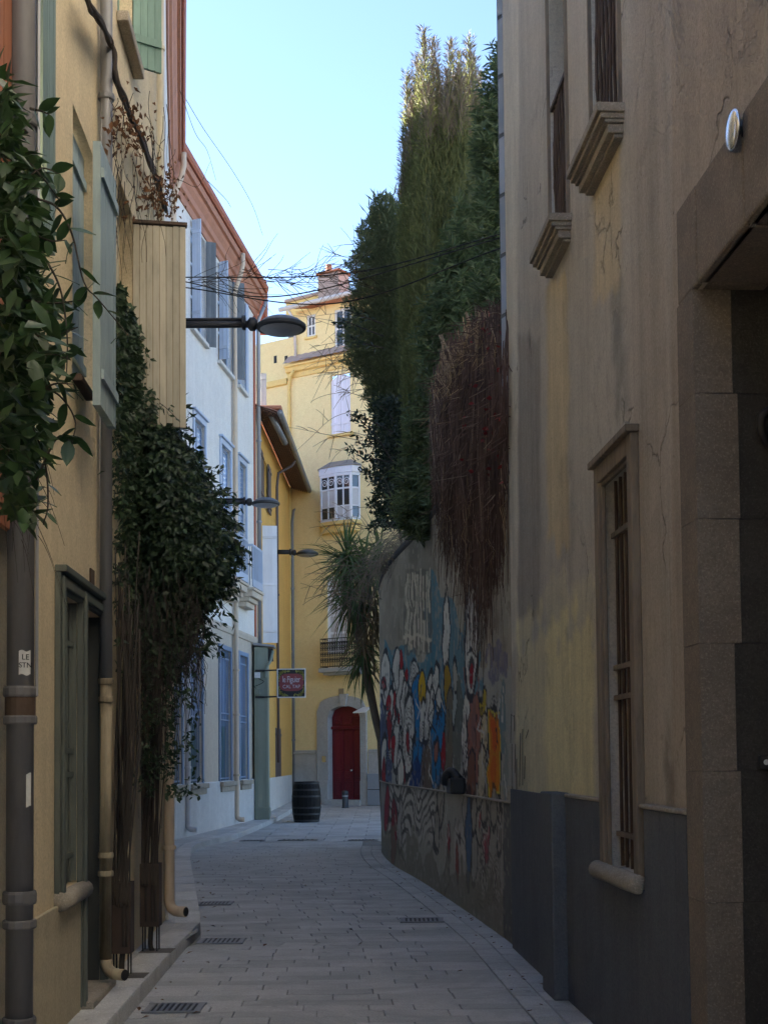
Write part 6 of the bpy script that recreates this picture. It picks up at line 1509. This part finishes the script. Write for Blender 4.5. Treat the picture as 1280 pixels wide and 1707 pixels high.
# ------------------------------------------------------------------ dry creeper curtain
t = thing('dry_creeper', 'reddish brown curtain of dry creeper hanging over the mural wall', 'creeper', (0.8, 13.5, 4.6))
SGs = {}
for p_ in range(700, 849, 4):
    s_ = WG.hit(p_, 1264)[0]; q = WG.p(s_, 0); SGs[p_] = q[1]
gx = np.array(sorted(SGs)); gyv = np.array([SGs[k] for k in gx])
def strand_set(n, w, mat, name, topf, botf, off, x0=722, x1=846, per=9):
    lb = LB(); paths = []
    for g in range(max(1, n // per)):
        xc = rng.uniform(x0, x1); lean = rng.normal() * 9; tpc = np.interp(xc, *topf) + abs(rng.normal()) * 26; btc = np.interp(xc, *botf) - abs(rng.normal()) * 90; oc = rng.uniform(0.0, off); ph = rng.uniform(0, 6.28, 3); amp = rng.uniform(1.0, 6.0); fr = rng.uniform(3, 8)
        for i in range(per):
            tp = tpc + rng.uniform(0, 60) * (i > 2); bt = btc - abs(rng.normal()) * 50
            if bt < tp + 40: continue
            m_ = 12; u = np.linspace(0, 1, m_); sp = rng.normal() * 5
            X_ = np.clip(xc + lean * (1 - u) ** 1.5 + amp * np.sin(u * fr + ph[0]) + sp * np.sin(u * 3.0 + ph[1]) + rng.normal() * 7 * u ** 2 + rng.normal(size=m_) * 0.5, 716, 847)
            Y_ = tp + (bt - tp) * u; y = np.interp(X_, gx, gyv) - 0.05
            dep = y - 0.04 - (oc + rng.uniform(0, 0.05)) * np.sin(np.pi * np.clip(u * 0.75 + 0.2, 0, 1)) + 0.02 * np.sin(u * 9 + ph[1])
            C = at_arr(X_, Y_, dep); paths.append(C)
            if rng.uniform() < 0.5:           # side twig
                k = rng.integers(2, 10); v = np.linspace(0, 1, 4)[:, None]; d_ = np.array([rng.normal() * 0.09, -0.04, -rng.uniform(0.03, 0.16)]); paths.append(C[k] + d_ * v + np.array([rng.normal() * 0.03, 0, 0]) * v ** 2)
    lb.ribbons(paths, w); return lb.build(name, mat, t)
topf = ([722, 735, 750, 790, 835, 850], [660, 610, 575, 530, 500, 560]); botf = ([722, 745, 765, 800, 830, 850], [980, 1040, 1090, 1150, 1100, 930])
strand_set(1700, 0.010, M['creeper'], 'strands', topf, ([722, 745, 790, 835, 850], [940, 985, 1050, 1010, 800]), 0.55)
strand_set(420, 0.008, M['creeper'], 'long_strands', topf, botf, 0.12, 728, 840, 4)
strand_set(500, 0.009, M['creeper_tan'], 'tan_strands', ([722, 735, 750, 790, 835, 850], [640, 590, 560, 520, 505, 560]), ([722, 745, 790, 835, 850], [760, 790, 760, 680, 640]), 0.5, 722, 830)
# pale wandering shoots
lb = LB(); paths = []
for i in range(60):
    x, y_ = rng.uniform(730, 838), rng.uniform(560, 860); pts = []
    for j in range(10): pts.append((x, y_)); x += rng.normal() * 4; y_ += rng.uniform(6, 22)
    pts = np.array(pts); d = np.interp(pts[:, 0], gx, gyv) - 0.45; paths.append(at_arr(pts[:, 0], pts[:, 1], d))
lb.ribbons(paths, 0.008); lb.build('pale_shoots', M['creeper_tan'], t)
lb = LB(); n = 70; px_ = rng.choice([808, 815, 780, 835, 812], n) + rng.normal(size=n) * 7; py_ = rng.choice([700, 742, 560, 640, 770], n) + rng.normal(size=n) * 14
P = at_arr(px_, py_, np.interp(px_, gx, gyv) - 0.55); lb.leaves(P, rdir(n), rdir(n), 0.06, 0.045); lb.build('red_leaves', M['red_leaf'], t)
# hummock of stems the curtain hangs from
lb = LB(); paths = []
for i in range(380):
    x = rng.uniform(728, 846); yt = np.interp(x, *topf); y0 = np.interp(x, gx, gyv) - rng.uniform(-0.3, 0.4); L_ = rng.uniform(15, 55); an = rng.normal() * 1.6
    u = np.linspace(0, 1, 7); X_ = x + np.sin(an) * L_ * u; Y_ = yt + rng.uniform(0, 80) - np.cos(an) * L_ * 0.5 * np.sin(u * 2.6)
    paths.append(at_arr(np.minimum(X_, 851), Y_, np.full(7, y0)))
lb.ribbons(paths, 0.009); lb.build('tangle', M['creeper'], t)

# ------------------------------------------------------------------ bramble of bare twigs on the wall end
t = thing('bare_bramble', 'tangle of bare brown twigs arching over the end of the mural wall', 'shrub', (0.3, 22, 4.6))
lb = LB(); paths = []
for i in range(190):
    x0, y0 = rng.uniform(640, 715), rng.uniform(855, 905); y0 = max(y0, 960 - (x0 - 640) * 1.4 * rng.uniform(0.8, 1.1)) if x0 < 700 else y0
    dx = -rng.uniform(15, 75); dy = rng.uniform(5, 80); u = np.linspace(0, 1, 9); d0 = rng.uniform(20.0, 23.5)
    X_ = x0 + dx * u + rng.normal() * 3 * np.sin(u * 6); Y_ = y0 - rng.uniform(0, 35) * np.sin(u * np.pi) + dy * u ** 1.8
    paths.append(at_arr(X_, Y_, np.full(9, d0) - 0.4 * u))
lb.ribbons(paths, 0.009); lb.build('twigs', M['twig'], t)
t = thing('bare_tree', 'thin bare branches reaching left before the yellow facade', 'tree', (0.4, 23, 0))
lb = LB(); paths = []
for i in range(64):
    y0 = rng.choice([470, 550, 590, 640, 760, 900, 960, 1000]) + rng.normal() * 18; x0 = rng.uniform(600, 650); L_ = rng.uniform(50, 130)
    if y0 > 820: L_ *= 0.9
    u = np.linspace(0, 1, 12); cv = rng.normal() * 45; d0 = rng.uniform(22, 24.5)
    X_ = x0 - L_ * u + 3 * np.sin(u * 9 + i); Y_ = y0 + cv * u ** 1.6 - rng.uniform(0, 25) * np.sin(u * 3)
    paths.append(at_arr(X_, Y_, np.full(12, d0)))
    for b in range(3):
        k = rng.integers(3, 10); ub = np.linspace(0, 1, 6); an = rng.normal() * 0.8
        paths.append(at_arr(X_[k] - 35 * ub * np.cos(an) * rng.uniform(.3, 1), Y_[k] + 35 * ub * np.sin(an) + 6 * ub ** 2, np.full(6, d0)))
lb.ribbons(paths, 0.012); lb.build('branches', M['twig'], t)
m = MB(); m.tube([(0.6, 23.3, -0.05), (0.5, 23.3, 4), (0.3, 23.2, 8)], [0.08, 0.06, 0.02], 8); m.build('trunk', M['bark'], t, smooth=True)

# ------------------------------------------------------------------ yucca with leaning trunk
t = thing('yucca_palm', 'spiky yucca with leaning trunk at the end of the mural wall', 'yucca', (0.0, 26.4, 0))
def blade_mesh(name, mat, n=5, L=1.0, w=0.05, droop=0.25):
    V = []; F = []
    for i in range(n + 1):
        u = i / n; ww = w * (0.55 + 0.9 * u - 1.45 * u * u) if i < n else 0.002; zz = -droop * u * u * L
        V += [(u * L, ww / 2, zz + 0.3 * ww), (u * L, 0, zz), (u * L, -ww / 2, zz + 0.3 * ww)]
    for i in range(n):
        a = 3 * i; F += [(a, a + 3, a + 4, a + 1), (a + 1, a + 4, a + 5, a + 2)]
    me = bpy.data.meshes.new(name); me.from_pydata(V, [], F); me.materials.append(mat); me.update(); return me
bm_g = [blade_mesh('blade', M['yucca'], L=1.0, w=0.075, droop=d) for d in (0.1, 0.3, 0.5)]
bm_d = [blade_mesh('dry_blade', M['yucca_dry'], L=1.0, w=0.045, droop=d) for d in (0.1, 0.3)]
def put_leaf(me, parent, loc, d, scale, roll=0.0, name=None):
    o = bpy.data.objects.new(name or me.name, me); COL.objects.link(o)
    d = Vector(d).normalized(); q = d.to_track_quat('X', 'Z'); o.rotation_mode = 'QUATERNION'
    from mathutils import Quaternion
    o.rotation_quaternion = q @ Quaternion((1, 0, 0), roll); o.scale = (scale,) * 3
    place(o, loc, parent); return o
yq = 25.2
trunk_px = [(634, 1235), (622, 1185), (606, 1110), (594, 1050), (588, 1000)]
C = curve_pts([at(a, b, yq) for a, b in trunk_px] , 6); C = np.vstack([[0.0, 25.75, -0.05], C])
m = MB(); m.tube(C, np.linspace(0.065, 0.045, len(C)), 10); m.build('trunk', M['bark'], t, smooth=True)
C2 = curve_pts([at(a, b, yq + 0.2) for a, b in ((640, 1250), (625, 1180), (612, 1100), (606, 1020), (606, 950))], 6)
m = MB(); m.tube(C2, np.linspace(0.05, 0.04, len(C2)), 10); m.build('trunk', M['bark'], t, smooth=True)
for (hx, hy_, n, sc, up_) in ((578, 930, 200, 0.80, 0.35), (608, 945, 150, 0.85, 0.25), (590, 985, 100, 0.85, -0.2), (634, 925, 80, 0.8, 0.2), (606, 1085, 70, 0.74, -0.5)):
    c = at(hx, hy_, yq)
    for i in range(n):
        d = rng.normal(size=3); d /= np.linalg.norm(d); d[2] = (d[2] * 0.9 + up_ * rng.uniform(-1.0, 0.7)) if up_ > 0 else -abs(d[2]) * 1.5; d[0] -= 0.12
        if up_ > 0 and d[2] < -0.3: d[0] *= 0.5; d[1] *= 0.5
        dry = (d[2] < -0.45 and rng.uniform() < 0.35)
        put_leaf(random.choice(bm_d if dry else bm_g), t, c + np.array([0, 0, rng.uniform(-0.25, 0.12)]), d, sc * rng.uniform(0.75, 1.15), rng.uniform(-0.4, 0.4), 'dry_blade' if dry else 'blade')
lb = LB(); paths = []          # skirt of dead leaves
for i in range(90):
    a = at(rng.uniform(598, 630), rng.uniform(960, 1080), yq + rng.uniform(-0.2, 0.4)); L_ = rng.uniform(0.4, 0.9); dx = rng.normal() * 0.16
    u = np.linspace(0, 1, 5); paths.append(a + np.stack([dx * u, rng.normal() * 0.1 * u, -L_ * u], 1))
lb.ribbons(paths, 0.03); lb.build('dead_skirt', M['yucca_dry'], t)

# ------------------------------------------------------------------ climber on the ochre house with steel trunk guards
cl = thing('leafy_climber', 'large dark evergreen climber spilling off the ochre house', 'climber', (-1.8, 10.5, 0.1))
lvc = [(478, 190, 202), (520, 188, 218), (560, 190, 240), (600, 190, 256), (650, 190, 268), (700, 190, 286), (750, 194, 318), (800, 196, 350), (850, 198, 375), (900, 200, 394), (950, 202, 398), (985, 202, 380), (1010, 202, 355), (1050, 204, 342), (1100, 206, 325), (1140, 208, 300)]
def in_front(P, m=0.03): return P[:, 0] > XA(P[:, 1]) + m
lb = LB()
for (n, pw, hy) in ((30000, 0.45, 0.75), (9000, 0.8, 0.6)):
    P, O, px, py, r_ = volume(n, lvc, 11.2, hy, power=pw)
    dens = np.interp(py, [480, 960, 1010, 1140], [1, 1, 0.6, 0.25]); ok = (rng.uniform(0, 1, n) < dens)
    yw = 1.5 / np.maximum(0.05, -(px - 640) / 2300 - 0.0435)
    y = np.minimum(P[:, 1], yw - rng.uniform(0.03, 0.5, n)); P = at_arr(px, py, y); ok &= in_front(P)
    P, O = P[ok], O[ok]; n = len(P)
    lb.leaves(P, O * 0.5 + rng.normal(size=(n, 3)) * 0.6 + np.array([0.25, -0.2, -0.45]), O + np.array([0, -0.3, 0.7]) + rng.normal(size=(n, 3)) * 0.5, (s_ := rng.uniform(0.022, 0.085, n)), s_ * rng.uniform(0.36, 0.62, n), fold=0.14, droop=0.16, wide=0.42)
# trailing sprigs with looser leaves
stem = LB(); paths = []
for i in range(70):
    x0 = rng.uniform(230, 385); y0 = np.interp(x0, [230, 260, 290, 320, 350, 395], [560, 660, 720, 770, 830, 930]) if i % 2 else rng.uniform(950, 1100)
    if i % 2 == 0: x0 = min(x0, np.interp(y0, [950, 1100], [385, 320]))
    L_ = rng.uniform(20, 55); an = rng.uniform(-1.2, 1.0); u = np.linspace(0, 1, 6); d0 = 11.2 + rng.uniform(-0.5, 0.3)
    X_ = x0 + L_ * u * np.cos(an); Y_ = y0 + L_ * u * np.sin(an) + 10 * u ** 2; C = at_arr(X_, Y_, np.full(6, d0)); paths.append(C)
    nl = 10; k = rng.integers(1, 6, nl); P = C[k] + rng.normal(size=(nl, 3)) * 0.012
    lb.leaves(P, unit(C[k] - C[k - 1]) * 0.6 + rng.normal(size=(nl, 3)) * 0.7, rdir(nl), rng.uniform(0.05, 0.085, nl), rng.uniform(0.022, 0.036, nl), fold=0.1)
# the pendent light green sprays low down
n = 1700; px_ = rng.normal(270, 30, n); py_ = rng.uniform(1050, 1330, n); ok = (px_ > 215) & (px_ < 345 - np.abs(py_ - 1230) * 0.12) & (np.sin(px_ * 0.16) + np.sin(py_ * 0.075 + px_ * 0.05) > -0.5)
px_, py_ = px_[ok], py_[ok]; n = len(px_); P = at_arr(px_, py_, rng.uniform(10.3, 11.0, n)); ok = in_front(P); P = P[ok]; n = len(P)
lb.leaves(P, rng.normal(size=(n, 3)) * 0.6 + np.array([0.2, 0, -0.4]), rdir(n), rng.uniform(0.035, 0.07, n), rng.uniform(0.018, 0.032, n), fold=0.1)
lb.build('foliage', M['ivy'], cl); stem.ribbons(paths, 0.006)
paths = []
for i in range(330):       # fine hanging bare stems
    x0 = rng.uniform(195, 340); y0 = rng.uniform(930, 1120); L_ = rng.uniform(60, 300); u = np.linspace(0, 1, 8); d0 = rng.uniform(10.3, 11.0)
    if x0 > 290: L_ *= 0.45
    X_ = x0 + rng.normal() * 14 * u + 4 * np.sin(u * 8 + i); C = at_arr(X_, y0 + L_ * u, np.full(8, d0))
    if in_front(C).all(): paths.append(C)
stem.ribbons(paths, 0.006); stem.build('fine_stems', M['vine_stem'], cl)
for (gx0, gx1, gt, gb, d0) in ((183, 217, 1472, 1590, 9.62), (233, 265, 1441, 1545, 10.85)):
    for i in range(26):
        a = at(rng.uniform(gx0 + 3, gx1 - 3), gt + 10, d0); b_ = at(rng.uniform(gx0 + 6, gx1 + 18), rng.uniform(880, 1050), d0 + rng.uniform(0, 0.9)); mid = (a + b_) / 2 + np.array([rng.normal() * 0.04, rng.normal() * 0.03, 0])
        if b_[0] < XA(b_[1]) + 0.03: b_[0] = XA(b_[1]) + 0.04
        if mid[0] < XA(mid[1]) + 0.03: mid[0] = XA(mid[1]) + 0.04
        m = MB(); m.tube(curve_pts([a - (0, 0, 0.4 if i < 4 else 0.1), a, mid, b_], 6), rng.uniform(0.004, 0.010), 6); m.build('stem', M['vine_stem'], cl, smooth=True)
# two steel guards
for i, (gx0, gx1, gt, gb, d0, lab) in enumerate(((183, 217, 1472, 1591, 9.62, 'brown steel planter guard nearer the camera below the climber'), (233, 265, 1441, 1546, 10.85, 'brown steel planter guard farther along the ochre wall'))):
    a, b_ = at(gx0, gb, d0), at(gx1, gb, d0); z1 = at(gx0, gt, d0)[2]; w = b_[0] - a[0]; x0 = max(a[0], XA(d0 + w) + 0.015); z0 = a[2]
    g = thing('steel_planter', lab, 'planter', (x0 + w / 2, d0 + w / 2, 0.1), 'steel planters under the climber')
    for (p0, p1, nm_) in (((x0, d0, z0), (x0 + w, d0 + 0.006, z1), 'panel'), ((x0, d0 + w - 0.006, z0), (x0 + w, d0 + w, z1), 'panel'), ((x0, d0 + 0.0065, z0), (x0 + 0.006, d0 + w - 0.0065, z1), 'panel'), ((x0 + w - 0.006, d0 + 0.0065, z0), (x0 + w, d0 + w - 0.0065, z1), 'panel')):
        k = MB(); k.box(p0, p1); k.build(nm_, M['corten'], g)
    k = MB(); k.box((x0 + 0.008, d0 + 0.008, z1 - 0.08), (x0 + w - 0.008, d0 + w - 0.008, z1 - 0.03)); k.build('soil', M['earth'], g)
    for (fx, fy) in ((x0 + 0.01, d0 + 0.01), (x0 + w - 0.03, d0 + 0.01), (x0 + 0.01, d0 + w - 0.03), (x0 + w - 0.03, d0 + w - 0.03)):
        k = MB(); k.box((fx + 0.005, fy + 0.005, 0.1), (fx + 0.015, fy + 0.015, z0)); k.build('foot', M['cable'], g)
    for j in range(2):
        k = MB(); k.tube([(x0 + w * (0.2 + 0.6 * j), d0 + w * 0.8, z1 - 0.06), (x0 + w * (0.25 + 0.6 * j), d0 + w * 0.85, z1 + 1.1)], 0.006, 6); k.build('stake', M['iron'], g)
    k = MB(); k.tube(curve_pts([(x0 + w * 0.6, d0 + 0.07, 0.1), (x0 + w * 0.5, d0 + 0.05, 0.16), (x0 + w * 0.55, d0 + 0.06, z0 + 0.05)], 4), 0.02, 7); k.build('root', M['vine_stem'], g, smooth=True)
    k = MB(); k.box((x0 - 0.0, d0 - 0.06, 0.1045), (x0 + w + 0.1, d0 + w * 1.2, 0.1085)); k.build('soil_pit', M['earth'], g)

# ------------------------------------------------------------------ broad leaved plant close on the left
fg = thing('broadleaf_climber', 'broad leaved climber hanging into view close on the far left', 'climber', (XA(4.6) + 0.06, 4.6, 0.1))
def broad_leaf(name, L=1.0, w=0.56, curl=0.12):
    V = []; F = []; us = [0.0, 0.12, 0.3, 0.5, 0.7, 0.87, 1.0]; ws = [0.03, 0.6, 0.97, 1.0, 0.74, 0.34, 0.0]
    for u, q in zip(us, ws):
        zz = -curl * u * u; h = w / 2 * q; V += [(u * L, h, zz + 0.10 * h), (u * L, h * 0.5, zz + 0.03), (u * L, 0, zz), (u * L, -h * 0.5, zz + 0.03), (u * L, -h, zz + 0.10 * h)]
    for i in range(len(us) - 1):
        for j in range(4): a = 5 * i + j; F.append((a, a + 5, a + 6, a + 1))
    me = bpy.data.meshes.new(name); me.from_pydata(V, [], F); me.materials.append(M['leaf_big']); me.update()
    me.polygons.foreach_set('use_smooth', np.ones(len(me.polygons), bool)); return me
bl_ = [broad_leaf('leaf', w=w, curl=c) for w, c in ((0.52, 0.1), (0.6, 0.25), (0.45, 0.02))]
lvf = [(120, -20, 8), (200, -20, 30), (280, -20, 52), (350, -20, 62), (450, -20, 72), (540, -20, 84), (600, -20, 84), (680, -20, 78), (760, -15, 62), (820, 0, 52), (870, 20, 50)]
P, O, px, py, r_ = volume(1150, lvf, 4.5, 0.5, power=0.7); n = len(P); lb = LB(); cnt = 0
order = np.argsort(-px)
def fold_leaves(P, D, U, L): return
nleaf = 0
for i in order:
    d = rng.normal(size=3) * 0.55 + np.array([0.55, -0.1, -0.35])
    if nleaf < 215:
        put_leaf(random.choice(bl_), fg, P[i], d, rng.uniform(0.045, 0.115), rng.uniform(-0.9, 0.9), 'leaf'); nleaf += 1
    else:
        lb.leaves(P[i:i + 1], d[None], rdir(1) * 0.5 + np.array([[0, -0.3, 0.8]]), rng.uniform(0.07, 0.11, 1), rng.uniform(0.035, 0.055, 1), wide=0.4)
lb.build('inner_leaves', M['leaf_big'], fg)
stems = [[(60, 330), (95, 345), (120, 390), (140, 470), (165, 500), (215, 560)], [(70, 420), (100, 480), (112, 560), (110, 640)], [(40, 260), (75, 300), (100, 335)], [(60, 640), (100, 660), (125, 700), (120, 740)], [(50, 700), (75, 770), (80, 840), (72, 875)], [(55, 560), (90, 560), (130, 545)], [(50, 180), (70, 185), (82, 190)], [(60, 800), (95, 730), (118, 735)], [(40, 380), (80, 400), (110, 400)], [(40, 500), (90, 505), (135, 500)], [(45, 600), (85, 590), (118, 600)], [(40, 300), (70, 280), (100, 290)], [(50, 660), (90, 640), (122, 640)]]
for S_ in stems:
    C = curve_pts([at(a, b, 4.35) for a, b in S_], 6); m = MB(); m.tube(C, np.linspace(0.0045, 0.0018, len(C)), 6); m.build('stem', M['vine_stem'], fg, smooth=True)
    L_ = len(C); k = 2; sgn = 1
    while k < L_:
        T = unit(C[min(k + 1, L_ - 1)] - C[k - 1]); side = np.array([T[2], -0.2, -T[0]]) * sgn
        put_leaf(random.choice(bl_), fg, C[k], T * 0.5 + side * 0.9 + rng.normal(size=3) * 0.15 + np.array([0, 0, -0.15]), rng.uniform(0.05, 0.09), rng.uniform(-0.7, 0.7), 'leaf'); nleaf += 1
        k += rng.integers(2, 4); sgn = -sgn
m = MB(); b_ = np.array([XA(4.6) + 0.06, 4.6, 0.1]); m.tube(curve_pts([b_, b_ + (0.02, 0, 1.0), b_ + (0.0, 0.05, 2.2), b_ + (0.15, -0.05, 3.0), b_ + (0.3, -0.1, 3.6)], 6), 0.018, 8); m.build('main_stem', M['vine_stem'], fg, smooth=True)
lb = LB(); paths = []
for i in range(26):
    x0, y0 = rng.uniform(0, 70), rng.uniform(740, 900); u = np.linspace(0, 1, 8); L_ = rng.uniform(40, 120)
    paths.append(at_arr(x0 + L_ * u * rng.uniform(-0.2, 0.6), y0 + rng.normal() * 50 * u + 60 * u ** 2, np.full(8, 4.5)))
lb.ribbons(paths, 0.0025); lb.build('bare_runners', M['vine_stem'], fg)

# ------------------------------------------------------------------ thick dark vine and dry leaves on the ochre house
vn = thing('old_vine', 'twisted dark old vine with cables and dry brown leaves under green shutter', 'vine', WA.p(sx(262, 300), 4.2, 0.1))
base = [(140, -20), (150, 12), (165, 32), (182, 62), (190, 88), (193, 130), (205, 162), (222, 200), (240, 240), (253, 278), (264, 305), (275, 350)]
for k in range(5):
    C = []
    for j, (a, b) in enumerate(base):
        s_, z_ = WA.hit(a + 2.5 * math.sin(j * 1.3 + k * 2.1), b + 2.5 * math.cos(j * 1.7 + k), 0.10 + 0.03 * math.sin(j + k * 1.9)); C.append(WA.p(s_, z_, 0.10 + 0.03 * math.sin(j + k * 1.9)))
    C = curve_pts(C, 6); m = MB(); m.tube(C, 0.012 + 0.006 * (k == 0) + 0.003 * np.sin(np.arange(len(C)) * 1.1), 7); m.build('vine_stem', M['twig_dark'], vn, smooth=True)
lb = LB(); n = 420; px_ = np.concatenate([rng.normal(214, 13, 150), rng.normal(268, 16, 270)]); py_ = np.concatenate([rng.normal(212, 25, 150), rng.normal(322, 24, 270)])
P = []
for a, b in zip(px_, py_):
    s_, z_ = WA.hit(a, b, 0.16); P.append(WA.p(s_, z_, rng.uniform(0.06, 0.25)))
P = np.array(P); lb.leaves(P, rng.normal(size=(n, 3)) * 0.6 + np.array([0, 0, -0.8]), rdir(n), rng.uniform(0.03, 0.065, n), rng.uniform(0.018, 0.035, n), fold=0.4); lb.build('dry_leaves', M['dry_leaf'], vn)
lb = LB(); paths = []
for i in range(46):
    x0, y0 = rng.uniform(185, 290), rng.uniform(150, 340); u = np.linspace(0, 1, 8); L_ = rng.uniform(30, 190); C = at_arr(x0 + rng.normal() * 14 * u + 5 * np.sin(u * 7 + i), y0 + L_ * u, np.full(8, 10.0))
    yw = 1.4 / np.maximum(0.05, -(x0 - 640) / 2300 - 0.0435) - 0.3; C = at_arr(x0 + rng.normal() * 12 * u + 4 * np.sin(u * 7 + i), y0 + L_ * u, np.full(8, yw)); paths.append(C)
for pts in ([(310, 165), (340, 215), (385, 280), (420, 340), (438, 392)], [(300, 150), (325, 220), (345, 250), (360, 300)], [(345, 300), (375, 330), (385, 345)], [(270, 300), (300, 300), (330, 310), (350, 270)]): paths.append(curve_pts([at(a, b, 12.6) for a, b in pts], 6))
lb.ribbons(paths, 0.006); lb.build('fine_twigs', M['vine_stem'], vn)

# ------------------------------------------------------------------ overhead cables with clinging twigs
cb = thing('overhead_cables', 'black cables with clinging bare twigs strung across the lane', 'cable', at(312, 470, 13.1))
for (p0, pm, p1) in (((300, 462), (580, 455), (838, 389)), ((300, 468), (480, 492), (838, 395)), ((300, 478), (560, 505), (838, 412))):
    C = curve_pts([at(*p0, 13.2), at(*pm, 12.4), at(*p1, 11.7)], 18); m = MB(); m.tube(C, 0.006, 6); m.build('cable', M['cable'], cb, smooth=True)
lb = LB(); paths = []
for i in range(95):
    x0 = rng.choice([rng.uniform(310, 420), rng.uniform(430, 600), rng.uniform(430, 600)]); y0 = 468 - (x0 - 310) * 0.03 + rng.normal() * 8; u = np.linspace(0, 1, 8); L_ = rng.uniform(25, 90); an = rng.normal() * 0.55
    paths.append(at_arr(x0 + L_ * u * np.cos(an) + 2 * np.sin(u * 7 + i), y0 + L_ * u * np.sin(an) + rng.normal() * 12 * u ** 2, np.full(8, 12.6 - (x0 - 310) / 600)))
lb.ribbons(paths, 0.006); lb.build('twigs', M['vine_stem'], cb)
# cream elbow of the next downpipe at the end of the ochre house
b = np.array([XA(12.7) + 0.07, 12.7, 0]); pts = [b + UP * 2.6, b + UP * 0.32] + elbow(b + UP * 0.32, (0, 0, -1), (0.9, -0.43, 0), 0.1)[1:]; pts.append(pts[-1] + np.array([0.9, -0.43, 0]) * 0.08)
pipe(hA, pts, 0.05, M['pipe_cream'], 'downpipe', [(b + UP * z, (0, 0, 1), 0.018) for z in (0.8, 1.6)])
e = pts[-1]; k = MB(); k.lathe(e, [(0.042, 0.0), (0.042, 0.004)], 12, (0.9, -0.43, 0)); k.build('pipe_mouth', M['cable'], hA)
